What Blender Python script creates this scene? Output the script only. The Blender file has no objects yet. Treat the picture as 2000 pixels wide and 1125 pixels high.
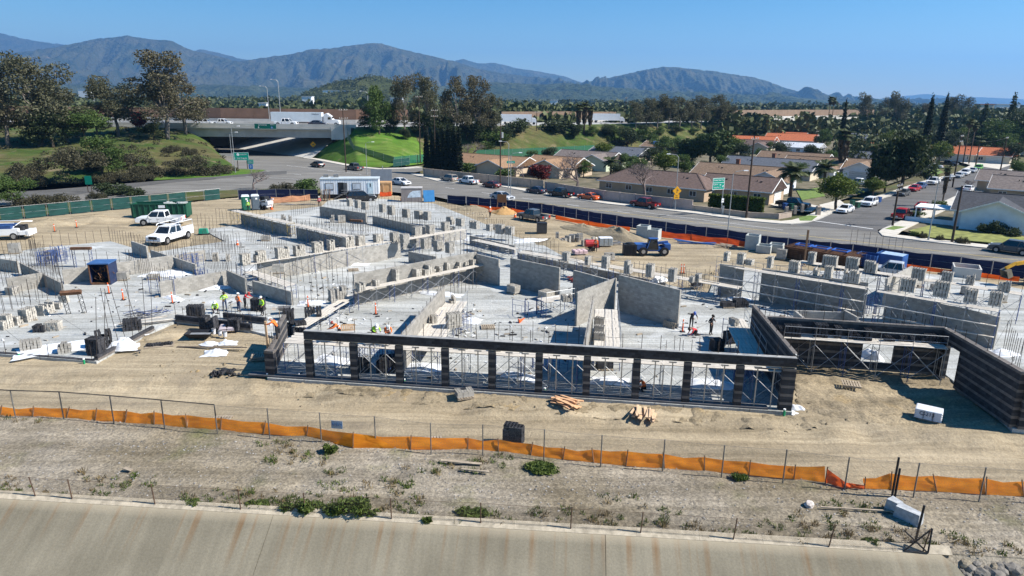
import bpy,bmesh,math,random
import numpy as np
from mathutils import Vector,Matrix
SC=bpy.context.scene
CAM_H=20.0
FPX=1333.0                      # focal length in photo pixels (2000 wide), a 24 mm lens
PITCH=math.atan((562.5-193.0)/FPX)
ROLL=math.radians(0.6)
_F=Vector((0,math.cos(PITCH),-math.sin(PITCH)))
_U0=Vector((0,math.sin(PITCH),math.cos(PITCH)))
_R0=Vector((1,0,0))
_U=(_U0*math.cos(ROLL)-_R0*math.sin(ROLL))
_R=(_R0*math.cos(ROLL)+_U0*math.sin(ROLL))
CPOS=Vector((0,0,CAM_H))
cam_data=bpy.data.cameras.new('camera')
cam_data.sensor_width=36.0
cam_data.lens=36.0*FPX/2000.0
cam_data.clip_start=0.5
cam_data.clip_end=60000
cam=bpy.data.objects.new('camera',cam_data)
SC.collection.objects.link(cam)
cam.matrix_world=Matrix(((_R.x,_U.x,-_F.x,CPOS.x),(_R.y,_U.y,-_F.y,CPOS.y),(_R.z,_U.z,-_F.z,CPOS.z),(0,0,0,1)))
SC.camera=cam
SUN_EL,SUN_AZ=math.radians(43),math.radians(-8)# azimuth measured from +X towards +Y
SUN_DIR=Vector((math.cos(SUN_EL)*math.cos(SUN_AZ),math.cos(SUN_EL)*math.sin(SUN_AZ),math.sin(SUN_EL)))
world=bpy.data.worlds.new('World')
SC.world=world
world.use_nodes=True
_nt=world.node_tree
_bg=_nt.nodes['Background']
_sky=_nt.nodes.new('ShaderNodeTexSky')
_sky.sky_type='NISHITA'
_sky.sun_disc=False
_sky.sun_elevation=SUN_EL
_sky.sun_rotation=math.radians(90)-SUN_AZ
_sky.altitude=300
_sky.air_density=1.0
_sky.dust_density=0.0
_sky.ozone_density=3.0
_hs=_nt.nodes.new('ShaderNodeHueSaturation')
_hs.inputs['Saturation'].default_value=1.5
_nt.links.new(_sky.outputs[0],_hs.inputs['Color'])
_nt.links.new(_hs.outputs[0],_bg.inputs[0])
_bg.inputs[1].default_value=0.07
sun_data=bpy.data.lights.new('sun','SUN')
sun_data.energy=5.0
sun_data.angle=math.radians(0.53)
sun_data.color=(1.0,0.95,0.87)
sun=bpy.data.objects.new('sun',sun_data)
SC.collection.objects.link(sun)
sun.rotation_euler=SUN_DIR.to_track_quat('Z','Y').to_euler()
sun.location=(60,0,120)
SC.view_settings.view_transform='Standard'
SC.view_settings.look='None'
SC.view_settings.exposure=0.92
SC.view_settings.gamma=1.0
SC.view_settings.use_curve_mapping=False
SC.cycles.max_bounces=5
SC.cycles.diffuse_bounces=2
SC.cycles.glossy_bounces=2
SC.cycles.transparent_max_bounces=12
SC.cycles.volume_bounces=0
rnd=random.Random(7)
NPR=np.random.RandomState(11)
COL=SC.collection
PI=math.pi
def at(px,py,z=0.0):
 d=_F+_R*((px-1000.0)/FPX)+_U*((562.5-py)/FPX)
 t=(z-CAM_H)/d.z
 return CPOS+d*t
def proj(P):
 d=Vector(P)-CPOS
 f=d.dot(_F)
 return(1000+FPX*d.dot(_R)/f,562.5-FPX*d.dot(_U)/f)
def ztop(P,ytop):
 v=(562.5-ytop)/FPX
 k=_U-_F*v
 return CAM_H-((P[0]-CPOS.x)*k.x+(P[1]-CPOS.y)*k.y)/k.z
def ppm(P):
 return FPX/(Vector(P)-CPOS).dot(_F)
def ang(a,b):
 return math.atan2(b[1]-a[1],b[0]-a[0])
_mats={}
def N(nt,typ,**kw):
 n=nt.nodes.new(typ)
 for k,v in kw.items():
  if k.startswith('i_'):
   n.inputs[k[2:].replace('_',' ')].default_value=v
  else:
   setattr(n,k,v)
 return n
def c4(c):
 return(c[0],c[1],c[2],1.0)
def mat(name,col,rough=0.85,var=0.18,scale=2.0,bump=0.0,metal=0.0,spec=0.3,col2=None,detail=4.0,island=0.0,emit=None):
 if name in _mats:
  return _mats[name]
 m=bpy.data.materials.new(name)
 m.use_nodes=True
 nt=m.node_tree
 b=nt.nodes['Principled BSDF']
 b.inputs['Roughness'].default_value=rough
 b.inputs['Metallic'].default_value=metal
 b.inputs['Specular IOR Level'].default_value=spec
 a=tuple(min(1,x*(1-var))for x in col)
 c=col2 if col2 else tuple(min(1,x*(1+var))for x in col)
 tc=N(nt,'ShaderNodeTexCoord')
 nz=N(nt,'ShaderNodeTexNoise')
 nz.inputs['Scale'].default_value=scale
 nz.inputs['Detail'].default_value=detail
 nt.links.new(tc.outputs['Object'],nz.inputs['Vector'])
 rp=N(nt,'ShaderNodeValToRGB')
 rp.color_ramp.elements[0].position=0.32
 rp.color_ramp.elements[1].position=0.68
 rp.color_ramp.elements[0].color=c4(a)
 rp.color_ramp.elements[1].color=c4(c)
 nt.links.new(nz.outputs['Fac'],rp.inputs['Fac'])
 out=rp.outputs['Color']
 if island>0:
  g=N(nt,'ShaderNodeNewGeometry')
  hs=N(nt,'ShaderNodeHueSaturation')
  mr=N(nt,'ShaderNodeMapRange')
  mr.inputs['To Min'].default_value=1-island
  mr.inputs['To Max'].default_value=1+island
  nt.links.new(g.outputs['Random Per Island'],mr.inputs['Value'])
  oi=N(nt,'ShaderNodeObjectInfo')
  m2=N(nt,'ShaderNodeMapRange')
  m2.inputs['To Min'].default_value=1-island*1.3
  m2.inputs['To Max'].default_value=1+island*0.8
  nt.links.new(oi.outputs['Random'],m2.inputs['Value'])
  mu=N(nt,'ShaderNodeMath',operation='MULTIPLY')
  nt.links.new(mr.outputs['Result'],mu.inputs[0])
  nt.links.new(m2.outputs['Result'],mu.inputs[1])
  nt.links.new(mu.outputs[0],hs.inputs['Value'])
  nt.links.new(out,hs.inputs['Color'])
  out=hs.outputs['Color']
 nt.links.new(out,b.inputs['Base Color'])
 if bump>0:
  bp=N(nt,'ShaderNodeBump')
  bp.inputs['Strength'].default_value=bump
  bp.inputs['Distance'].default_value=0.05
  nz2=N(nt,'ShaderNodeTexNoise')
  nz2.inputs['Scale'].default_value=scale*6
  nz2.inputs['Detail'].default_value=6
  nt.links.new(tc.outputs['Object'],nz2.inputs['Vector'])
  nt.links.new(nz2.outputs['Fac'],bp.inputs['Height'])
  nt.links.new(bp.outputs['Normal'],b.inputs['Normal'])
 if emit:
  b.inputs['Emission Color'].default_value=c4(emit)
  b.inputs['Emission Strength'].default_value=1
 _mats[name]=m
 return m
class MB:
 def __init__(s):
  s.v=[]
  s.f=[]
  s.m=[]
  s.cur=0
 def add(s,vs,fs,mi=None):
  o=len(s.v)
  s.v+=[tuple(p)for p in vs]
  s.f+=[tuple(i+o for i in f)for f in fs]
  s.m+=[s.cur if mi is None else mi]*len(fs)
  return s
 def box(s,c,sz,rz=0.0,taper=1.0,mi=None,rx=0.0):
  hx,hy,hz=sz[0]/2,sz[1]/2,sz[2]/2
  vs=[]
  for z,k in((-hz,1.0),(hz,taper)):
   for x,y in((-hx,-hy),(hx,-hy),(hx,hy),(-hx,hy)):
    vs.append(Vector((x*k,y*k,z)))
  M=Matrix.Translation(c)@Matrix.Rotation(rz,4,'Z')@Matrix.Rotation(rx,4,'X')
  return s.add([M@v for v in vs],[(3,2,1,0),(4,5,6,7),(0,1,5,4),(1,2,6,5),(2,3,7,6),(3,0,4,7)],mi)
 def bar(s,a,b,w,h=None,mi=None):
  a,b=Vector(a),Vector(b)
  h=h or w
  d=(b-a)
  if d.length<1e-6:
   return s
  d.normalize()
  up=Vector((0,0,1))if abs(d.z)<0.98 else Vector((1,0,0))
  x=d.cross(up).normalized()*(w/2)
  y=x.cross(d).normalized()*(h/2)
  vs=[a-x-y,a+x-y,a+x+y,a-x+y,b-x-y,b+x-y,b+x+y,b-x+y]
  return s.add(vs,[(3,2,1,0),(4,5,6,7),(0,1,5,4),(1,2,6,5),(2,3,7,6),(3,0,4,7)],mi)
 def tube(s,pts,r,n=6,r2=None,cap=True,mi=None):
  pts=[Vector(p)for p in pts]
  k=len(pts)
  rings=[]
  for i,p in enumerate(pts):
   d=(pts[min(i+1,k-1)]-pts[max(i-1,0)])
   if d.length<1e-9:
    d=Vector((0,0,1))
   d.normalize()
   up=Vector((0,0,1))if abs(d.z)<0.95 else Vector((1,0,0))
   x=d.cross(up).normalized()
   y=x.cross(d).normalized()
   rr=r if r2 is None else r+(r2-r)*i/max(1,k-1)
   if isinstance(r,(list,tuple)):
    rr=r[i]
   rings.append([p+x*(rr*math.cos(2*PI*j/n))+y*(rr*math.sin(2*PI*j/n))for j in range(n)])
  vs=[v for rg in rings for v in rg]
  fs=[]
  for i in range(k-1):
   for j in range(n):
    a,b=i*n+j,i*n+(j+1)%n
    fs.append((a,b,b+n,a+n))
  if cap:
   fs.append(tuple(reversed(range(n))))
   fs.append(tuple(range((k-1)*n,k*n)))
  return s.add(vs,fs,mi)
 def cyl(s,c,r,h,n=12,r2=None,mi=None):
  c=Vector(c)
  return s.tube([c,c+Vector((0,0,h))],r,n,r2,mi=mi)
 def prism(s,poly,z0,z1,mi=None):
  n=len(poly)
  vs=[(p[0],p[1],z0)for p in poly]+[(p[0],p[1],z1)for p in poly]
  fs=[tuple(reversed(range(n))),tuple(range(n,2*n))]
  fs+=[(i,(i+1)%n,(i+1)%n+n,i+n)for i in range(n)]
  return s.add(vs,fs,mi)
 def quad(s,a,b,c,d,mi=None):
  return s.add([a,b,c,d],[(0,1,2,3)],mi)
 def xform(s,M):
  s.v=[tuple(M@Vector(v))for v in s.v]
  return s
 def mesh(s,name,mats,smooth=False):
  me=bpy.data.meshes.new(name)
  me.from_pydata(s.v,[],s.f)
  if not isinstance(mats,(list,tuple)):
   mats=[mats]
  for m in mats:
   me.materials.append(m)
  if len(mats)>1:
   me.polygons.foreach_set('material_index',s.m)
  if smooth:
   me.polygons.foreach_set('use_smooth',[True]*len(me.polygons))
  me.update()
  return me
 def build(s,name,mats,parent=None,smooth=False,**kw):
  return link(name,s.mesh(name,mats,smooth),parent,**kw)
def link(name,me,parent=None,loc=None,rz=None,kind=None,scale=None,rot=None,label=None):
 o=bpy.data.objects.new(name,me)
 COL.objects.link(o)
 if parent is not None:
  o.parent=parent
 if loc is not None:
  o.location=loc
 if rz is not None:
  o.rotation_euler=(0,0,rz)
 if rot is not None:
  o.rotation_euler=rot
 if scale is not None:
  o.scale=scale if hasattr(scale,'__len__')else(scale,)*3
 if kind:
  o['kind']=kind
 if label:
  o['label']=label
 return o
def tag(o,label,cat,group=None):
 o['label']=label
 o['category']=cat
 if group:
  o['group']=group
 return o
def thing(name,label,cat,loc=(0,0,0),rz=0.0,group=None,scale=1.0):
 o=bpy.data.objects.new(name,None)
 COL.objects.link(o)
 o.empty_display_size=0.3
 o.location=loc
 o.rotation_euler=(0,0,rz)
 o.scale=(scale,)*3
 return tag(o,label,cat,group)
def copy_tree(src,loc,rz,label,scale=None,cat=None,group=None):
 r=src.copy()
 COL.objects.link(r)
 r.location=loc
 r.rotation_euler=(0,0,rz)
 if scale is not None:
  r.scale=scale if hasattr(scale,'__len__')else(scale,)*3
 r['label']=label
 if group:
  r['group']=group
 for ch in src.children:
  c=ch.copy()
  COL.objects.link(c)
  c.parent=r
  for g in ch.children:
   d=g.copy()
   COL.objects.link(d)
   d.parent=c
 return r
ORD=['first','second','third','fourth','fifth','sixth','seventh','eighth','ninth','tenth','eleventh','twelfth','thirteenth','fourteenth','fifteenth','sixteenth','seventeenth','eighteenth','nineteenth','twentieth']+['%d-th'%i for i in range(21,90)]
def nparr_mesh(name,V,F,mats,smooth=False,mi=None):
 me=bpy.data.meshes.new(name)
 nf,k=F.shape
 me.vertices.add(len(V))
 me.vertices.foreach_set('co',np.ascontiguousarray(V,dtype=np.float32).ravel())
 me.loops.add(nf*k)
 me.loops.foreach_set('vertex_index',np.ascontiguousarray(F,dtype=np.int32).ravel())
 me.polygons.add(nf)
 me.polygons.foreach_set('loop_start',np.arange(0,nf*k,k,dtype=np.int32))
 if not isinstance(mats,(list,tuple)):
  mats=[mats]
 for m in mats:
  me.materials.append(m)
 if mi is not None:
  me.polygons.foreach_set('material_index',np.ascontiguousarray(mi,dtype=np.int32))
 if smooth:
  me.polygons.foreach_set('use_smooth',np.ones(nf,dtype=bool))
 me.update(calc_edges=True)
 me.validate()
 return me
_perm=np.random.RandomState(3).rand(256,256)
def vnoise(x,y):
 xi,yi=np.floor(x).astype(int),np.floor(y).astype(int)
 fx,fy=x-xi,y-yi
 fx,fy=fx*fx*(3-2*fx),fy*fy*(3-2*fy)
 g=lambda a,b:_perm[a%256,b%256]
 return(g(xi,yi)*(1-fx)+g(xi+1,yi)*fx)*(1-fy)+(g(xi,yi+1)*(1-fx)+g(xi+1,yi+1)*fx)*fy
def fbm(x,y,o=4):
 r,a,t=0,0.5,0
 for i in range(o):
  r=r+a*vnoise(x+17.3*i,y+9.1*i)
  t+=a
  x,y,a=x*2.03,y*2.03,a*0.5
 return r/t
def inpoly(x,y,poly):
 ins=np.zeros(x.shape,bool)
 n=len(poly)
 for i in range(n):
  x0,y0=poly[i][0],poly[i][1]
  x1,y1=poly[(i+1)%n][0],poly[(i+1)%n][1]
  c=((y0>y)!=(y1>y))&(x<(x1-x0)*(y-y0)/(y1-y0+1e-12)+x0)
  ins^=c
 return ins
def sstep(a,b,x):
 t=np.clip((x-a)/(b-a),0,1)
 return t*t*(3-2*t)
# ================================================================== terrain
_f0,_f1=at(520,739),at(1547,806)
_fd=(_f1-_f0).normalized()
_fn=Vector((_fd.y,-_fd.x,0))# towards the camera
def zdrop(x,y):
 d=(x-_f0.x)*_fn.x+(y-_f0.y)*_fn.y
 return-0.45*sstep(0.4,3.0,d)
def gnd(px,py):
 P=at(px,py,0)
 for _ in range(3):
  P=at(px,py,float(zdrop(P.x,P.y)))
 return P
def terrain_mat(name,base,alt,dark,streak_rz,pebble=0.0,wet=None):
 m=bpy.data.materials.new(name)
 m.use_nodes=True
 nt=m.node_tree
 L=nt.links.new
 b=nt.nodes['Principled BSDF']
 b.inputs['Roughness'].default_value=0.95
 b.inputs['Specular IOR Level'].default_value=0.15
 tc=N(nt,'ShaderNodeTexCoord')
 def noise(scale,detail=5,rot=0.0,sc=(1,1,1),rough=0.6):
  mp=N(nt,'ShaderNodeMapping')
  mp.inputs['Rotation'].default_value=(0,0,rot)
  mp.inputs['Scale'].default_value=sc
  L(tc.outputs['Object'],mp.inputs['Vector'])
  n=N(nt,'ShaderNodeTexNoise')
  n.inputs['Scale'].default_value=scale
  n.inputs['Detail'].default_value=detail
  n.inputs['Roughness'].default_value=rough
  L(mp.outputs['Vector'],n.inputs['Vector'])
  return n.outputs['Fac']
 def ramp(fac,a,b_,p0=0.35,p1=0.65):
  r=N(nt,'ShaderNodeValToRGB')
  r.color_ramp.elements[0].position=p0
  r.color_ramp.elements[1].position=p1
  r.color_ramp.elements[0].color=a
  r.color_ramp.elements[1].color=b_
  L(fac,r.inputs['Fac'])
  return r.outputs['Color']
 def mix(fac,a,b_,mode='MIX'):
  x=N(nt,'ShaderNodeMix',data_type='RGBA',blend_type=mode)
  if isinstance(fac,float):
   x.inputs[0].default_value=fac
  else:
   L(fac,x.inputs[0])
  L(a,x.inputs[6])
  L(b_,x.inputs[7])
  return x.outputs[2]
 big=ramp(noise(0.09,6),c4(base),c4(alt),0.38,0.62)
 stre=ramp(noise(0.55,6,-streak_rz,(0.10,1.0,1.0)),(0.62,0.60,0.56,1),(1.14,1.12,1.08,1),0.34,0.66)
 c=mix(0.8,big,stre,'MULTIPLY')
 trk=ramp(noise(2.4,3,-streak_rz,(0.03,1.0,1.0)),(0.74,0.72,0.68,1),(1.06,1.05,1.04,1),0.36,0.56)
 c=mix(0.7,c,trk,'MULTIPLY')
 fine=ramp(noise(7.0,8,rough=0.75),(0.6,0.59,0.57,1),(1.18,1.18,1.17,1),0.3,0.7)
 c=mix(0.8,c,fine,'MULTIPLY')
 pt=ramp(noise(0.22,5),(0,0,0,1),(1,1,1,1),0.57,0.72)
 dk=N(nt,'ShaderNodeRGB')
 dk.outputs[0].default_value=c4(dark)
 c=mix(pt,c,dk.outputs[0])
 if pebble:
  vo=N(nt,'ShaderNodeTexVoronoi')
  vo.inputs['Scale'].default_value=9.0
  L(tc.outputs['Object'],vo.inputs['Vector'])
  pc=ramp(vo.outputs['Color'],(0.55,0.55,0.55,1),(1.5,1.48,1.42,1),0.2,0.85)
  c=mix(pebble,c,pc,'MULTIPLY')
 L(c,b.inputs['Base Color'])
 bp=N(nt,'ShaderNodeBump')
 bp.inputs['Strength'].default_value=0.9
 bp.inputs['Distance'].default_value=0.12
 L(noise(2.5,10,rough=0.7),bp.inputs['Height'])
 L(bp.outputs['Normal'],b.inputs['Normal'])
 return m
M_DIRT=terrain_mat('sandy_dirt',(0.44,0.37,0.265),(0.36,0.30,0.21),(0.25,0.205,0.145),ang(_f0,_f1),0.12)
M_GRAVEL=terrain_mat('grey_gravel',(0.35,0.315,0.265),(0.235,0.20,0.145),(0.13,0.125,0.06),ang(_f0,_f1),0.55)
M_PLAIN=terrain_mat('valley_ground',(0.10,0.12,0.05),(0.16,0.13,0.08),(0.06,0.08,0.03),0.3)
M_GRASS=terrain_mat('hill_grass',(0.06,0.105,0.022),(0.125,0.115,0.05),(0.18,0.14,0.085),0.3)
M_GRASS2=terrain_mat('bright_grass',(0.085,0.20,0.022),(0.12,0.20,0.035),(0.17,0.19,0.06),0.3)
CE0,CE1=at(0,974,-0.45),at(1810,1082,-0.45)
ce_d=(CE1-CE0).normalized()
ce_n=Vector((ce_d.y,-ce_d.x,0))# towards the camera
CEA=ang(CE0,CE1)
def ce(s,d,z=None):
 p=CE0+ce_d*s+ce_n*d
 return Vector((p.x,p.y,z if z is not None else-0.45))
mb=MB()
A,B=ce(-6000,-1.5,-0.75),ce(6000,-1.5,-0.75)
mb.quad(A,B,(16000,15000,-0.75),(-16000,15000,-0.75))
o=mb.build('ground',M_PLAIN,kind='structure')
SILT=[(-220,808),(0,812),(129,818),(302,830),(431,841),(599,853),(690,873),(802,877),(914,877),(974,881),(1099,896),(1222,909),(1376,919),(1550,935),(1608,941),(1690,953),(1739,955),(1830,959),(2000,969),(2300,985)]
silt_pts=[at(x,y,-0.45)for x,y in SILT]
BLUE_LINE=[(911,401),(1058,416),(1174,437),(1300,455),(1420,472),(1497,485),(1663,502),(1761,516),(1873,529),(2000,546),(2300,580)]
SITE_BACK=[(-330,466),(0,431),(180,413),(330,399),(470,385),(620,386),(740,380),(800,384),(880,401)]
dirt_poly=silt_pts+[at(*p)for p in reversed(BLUE_LINE)]+[at(*p)for p in reversed(SITE_BACK)]
gravel_poly=silt_pts+[ce(90,-0.15),ce(-40,-0.15)]
def grid_in(poly,step,zf,name,m,frame_rz):
 c,s=math.cos(frame_rz),math.sin(frame_rz)
 P=[(p[0]*c+p[1]*s,-p[0]*s+p[1]*c)for p in poly]
 xs=np.arange(min(p[0]for p in P)-step,max(p[0]for p in P)+step,step)
 ys=np.arange(min(p[1]for p in P)-step,max(p[1]for p in P)+step,step)
 X,Y=np.meshgrid(xs,ys)
 ins=inpoly(X,Y,P)
 wx,wy=X*c-Y*s,X*s+Y*c
 Z=zf(wx,wy,X,Y)
 nx,ny=len(xs),len(ys)
 idx=np.arange(nx*ny).reshape(ny,nx)
 ok=ins[:-1,:-1]|ins[1:,1:]|ins[1:,:-1]|ins[:-1,1:]
 F=np.stack([idx[:-1,:-1][ok],idx[:-1,1:][ok],idx[1:,1:][ok],idx[1:,:-1][ok]],1)
 used=np.unique(F)
 re=np.zeros(nx*ny,int)
 re[used]=np.arange(len(used))
 V=np.stack([wx.ravel(),wy.ravel(),Z.ravel()],1)[used]
 return link(name,nparr_mesh(name,V,re[F],m,True),kind='structure')
_far_line=_f0+_fn*0.5
def z_dirt(wx,wy,X,Y):
 d=(wx-_f0.x)*_fn.x+(wy-_f0.y)*_fn.y
 z=zdrop(wx,wy)-0.06
 rough=0.10+0.30*np.exp(-((d-1.9)/1.1)**2)
 z=z+(fbm(X*0.45,Y*0.45,5)-0.5)*2*rough
 z=z+(fbm(X*0.06,Y*1.6,3)-0.5)*0.30*sstep(2.5,4.0,d)# wheel ruts along the haul road
 z=z+(fbm(X*3.1,Y*3.1,2)-0.5)*0.05
 return z
grid_in(dirt_poly,0.35,z_dirt,'dirt_ground',M_DIRT,ang(_f0,_f1))
def z_gravel(wx,wy,X,Y):
 d=(wx-CE0.x)*ce_n.x+(wy-CE0.y)*ce_n.y
 z=-0.47+(fbm(X*0.5,Y*0.5,5)-0.5)*0.30*sstep(-0.3,-2.5,d)
 z=z+0.22*np.exp(-((d+9.5)/1.4)**2)*fbm(X*0.2,Y*0.3,2)
 return z+(fbm(X*4,Y*4,2)-0.5)*0.04
grid_in(gravel_poly,0.22,z_gravel,'gravel_strip',M_GRAVEL,CEA)
def bank_mat():
 m=bpy.data.materials.new('stained_concrete_bank')
 m.use_nodes=True
 nt=m.node_tree
 L=nt.links.new
 b=nt.nodes['Principled BSDF']
 b.inputs['Roughness'].default_value=0.9
 b.inputs['Specular IOR Level'].default_value=0.2
 tc=N(nt,'ShaderNodeTexCoord')
 sep=N(nt,'ShaderNodeSeparateXYZ')
 L(tc.outputs['Object'],sep.inputs[0])
 def noise(scale,sc=(1,1,1),detail=5,off=(0,0,0)):
  mp=N(nt,'ShaderNodeMapping')
  mp.inputs['Scale'].default_value=sc
  mp.inputs['Location'].default_value=off
  L(tc.outputs['Object'],mp.inputs['Vector'])
  n=N(nt,'ShaderNodeTexNoise')
  n.inputs['Scale'].default_value=scale
  n.inputs['Detail'].default_value=detail
  L(mp.outputs['Vector'],n.inputs['Vector'])
  return n.outputs['Fac']
 def ramp(f,p0,p1,a=(0,0,0,1),c=(1,1,1,1)):
  r=N(nt,'ShaderNodeValToRGB')
  r.color_ramp.elements[0].position=p0
  r.color_ramp.elements[1].position=p1
  r.color_ramp.elements[0].color=a
  r.color_ramp.elements[1].color=c
  L(f,r.inputs['Fac'])
  return r.outputs['Color']
 def mth(op,a,c):
  n=N(nt,'ShaderNodeMath',operation=op)
  for i,v in enumerate((a,c)):
   if isinstance(v,float):
    n.inputs[i].default_value=v
   else:
    L(v,n.inputs[i])
  return n.outputs[0]
 def mix(f,a,c,mode='MIX'):
  x=N(nt,'ShaderNodeMix',data_type='RGBA',blend_type=mode)
  if isinstance(f,float):
   x.inputs[0].default_value=f
  else:
   L(f,x.inputs[0])
  for i,v in((6,a),(7,c)):
   if isinstance(v,tuple):
    x.inputs[i].default_value=v
   else:
    L(v,x.inputs[i])
  return x.outputs[2]
 base=ramp(noise(0.25),0.35,0.65,c4((0.185,0.163,0.118)),c4((0.25,0.222,0.163)))
 base=mix(0.7,base,ramp(noise(1.0,(2.2,0.12,1)),0.3,0.7,(0.78,0.78,0.78,1),(1.1,1.1,1.1,1)),'MULTIPLY')
 base=mix(0.6,base,ramp(noise(9.0),0.3,0.7,(0.8,0.8,0.8,1),(1.15,1.15,1.15,1)),'MULTIPLY')
 runs=ramp(noise(1.0,(1.7,0.02,1),5),0.52,0.68)
 down=N(nt,'ShaderNodeMapRange')
 down.inputs['From Min'].default_value=0.0
 down.inputs['From Max'].default_value=4.5
 down.inputs['To Min'].default_value=1.0
 down.inputs['To Max'].default_value=0.0
 L(mth('MULTIPLY',sep.outputs['Y'],mth('MULTIPLY',noise(0.9,(1,0.01,1),2,(3,0,0)),3.2)),down.inputs['Value'])
 f=mth('MULTIPLY',mth('MULTIPLY',runs,down.outputs['Result']),ramp(noise(0.045,(1,0.01,1),2,(7.3,0,0)),0.30,0.52))
 base=mix(mth('MULTIPLY',f,1.0),base,c4((0.17,0.082,0.025)))
 top=N(nt,'ShaderNodeMapRange')
 top.inputs['From Min'].default_value=0.0
 top.inputs['From Max'].default_value=0.55
 top.inputs['To Min'].default_value=0.45
 top.inputs['To Max'].default_value=0.0
 L(sep.outputs['Y'],top.inputs['Value'])
 base=mix(top.outputs['Result'],base,c4((0.50,0.42,0.30)))
 L(base,b.inputs['Base Color'])
 bp=N(nt,'ShaderNodeBump')
 bp.inputs['Strength'].default_value=0.25
 bp.inputs['Distance'].default_value=0.03
 L(noise(12.0),bp.inputs['Height'])
 L(bp.outputs['Normal'],b.inputs['Normal'])
 return m
SL=math.atan(1/1.7)
M_BANK=bank_mat()
joints=[]
P_=[(-330,0),(-150,0),(12,0),(517,0),(1180,0)]
x_end=(at(1862,1086,-0.45)-CE0).dot(ce_d)
js=[-60.0,-38.0,-20.0]+[(at(px,1004,-0.45)-CE0).dot(ce_d)for px in(-150,)]+[(at(535,1004,-0.45)-CE0).dot(ce_d),(at(1182,1043,-0.45)-CE0).dot(ce_d),x_end]
js=sorted(js)
Mbank=Matrix.Translation(CE0)@Matrix.Rotation(CEA,4,'Z')@Matrix.Rotation(SL,4,'X')@Matrix.Rotation(PI,4,'X')
bank=bpy.data.objects.new('channel_bank',None)
COL.objects.link(bank)
bank.matrix_world=Mbank
bank['kind']='structure'
for a,b_ in zip(js[:-1],js[1:]):
 mb=MB()
 nseg=10
 end=b_-0.012
 poly=[(a+0.012,0.0),(end,0.0),(end,26.0),(a+0.012,26.0)]
 if b_==x_end:
  poly=[(a+0.012,0.0),(end-0.5,0.0),(end,0.5),(end+0.5,1.6),(end+1.3,3.2),(end+3.5,8.0),(end+9,26.0),(a+0.012,26.0)]
 mb.prism(poly,0.0,0.2)
 mb.build('bank_panel',M_BANK,bank)
mb=MB()
s=-60.0
while s<x_end:
 e=min(s+3.0,x_end)
 mb.box((s/2+e/2,-0.24,0.02),(e-s-0.01,0.46,0.05))
 s=e
mb.build('edge_lip',mat('lip_concrete',(0.42,0.36,0.27),0.9,0.25,3.0,0.3),bank)
mb=MB()
n=40
vs,fs=[],[]
for i in range(n+1):
 for j in range(n+1):
  s_=x_end-4+60*i/n
  d_=-0.2+26*j/n
  z_=-0.62-max(0,d_)/1.75-0.25+(float(fbm(np.array(s_*0.8),np.array(d_*0.8),4))-0.5)*0.9*min(1,j/3)
  p=ce(s_,d_,z_ if j else-0.45)
  vs.append(p)
for i in range(n):
 for j in range(n):
  a=i*(n+1)+j
  fs.append((a,a+1,a+n+2,a+n+1))
mb.add(vs,fs)
mb.build('rocky_slope',M_GRAVEL,kind='structure',smooth=True)
mb=MB()
mb.quad(ce(-80,20,-13.0),ce(120,20,-13.0),ce(120,90,-13.0),ce(-80,90,-13.0))
mb.build('channel_floor',mat('channel_floor_concrete',(0.3,0.28,0.24),0.9,0.2,0.5),kind='structure')
def asphalt(name,c,crack=0.0):
 return terrain_mat(name,c,tuple(x*0.86 for x in c),tuple(x*0.74 for x in c),math.radians(-36),0.0)
M_ROAD=asphalt('old_asphalt',(0.24,0.235,0.225))
M_STREET=asphalt('street_asphalt',(0.165,0.165,0.17))
M_RAMP=asphalt('ramp_asphalt',(0.135,0.135,0.135))
M_WALK=mat('sidewalk_concrete',(0.52,0.48,0.41),0.9,0.12,0.8,0.1)
M_KERB=mat('kerb_concrete',(0.42,0.40,0.36),0.9,0.2,1.0)
M_WHITE=mat('road_paint_white',(0.72,0.72,0.70),0.7,0.15,3)
M_YELLOW=mat('road_paint_yellow',(0.62,0.46,0.12),0.7,0.2,3)
def sheet(name,pts,z,m,thick=0.0,kind='structure',parent=None):
 P=[at(p[0],p[1],z)if len(p)==2 else Vector(p)for p in pts]
 area=sum(P[i].x*P[(i+1)%len(P)].y-P[(i+1)%len(P)].x*P[i].y for i in range(len(P)))
 if area<0:
  P.reverse()
 bm=bmesh.new()
 vs=[bm.verts.new((p.x,p.y,z))for p in P]
 f=bm.faces.new(vs)
 if thick:
  r=bmesh.ops.extrude_face_region(bm,geom=[f])
  for v in r['geom']:
   if isinstance(v,bmesh.types.BMVert):
    v.co.z-=thick
  bmesh.ops.recalc_face_normals(bm,faces=bm.faces)
 bmesh.ops.triangulate(bm,faces=[g for g in bm.faces if len(g.verts)>4])
 me=bpy.data.meshes.new(name)
 bm.to_mesh(me)
 bm.free()
 me.materials.append(m)
 return link(name,me,parent,kind=kind if parent is None else None)
sheet('street',[(2400,590),(2000,540),(1663,498),(1497,481),(1420,468),(1174,433),(1058,412),(911,397),(850,384),(740,372),(600,375),(470,372),(330,376),(90,397),(-300,420),(-300,386),(80,377),(250,363),(420,350),(470,336),(440,318),(380,300),(420,285),(520,285),(600,292),(607,311),(690,327),(735,331),(790,330),(825,327),(826,333),(800,339),(857,354),(980,364),(1032,374),(1181,397),(1354,416),(1454,430),(1540,438),(1715,452),(1809,471),(1929,484),(2100,507),(2400,545)],0.02,M_ROAD)
sheet('side_street',[(1540,438.5),(1575,434),(1601,428),(1633,413),(1748,381),(1812,358),(1883,340),(1918,320),(1945,305),(1990,300),(1980,318),(1970,330),(1927,358),(1862,384),(1818,405),(1765,428),(1724,446),(1714,449),(1716,453)],0.028,M_STREET)
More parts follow.
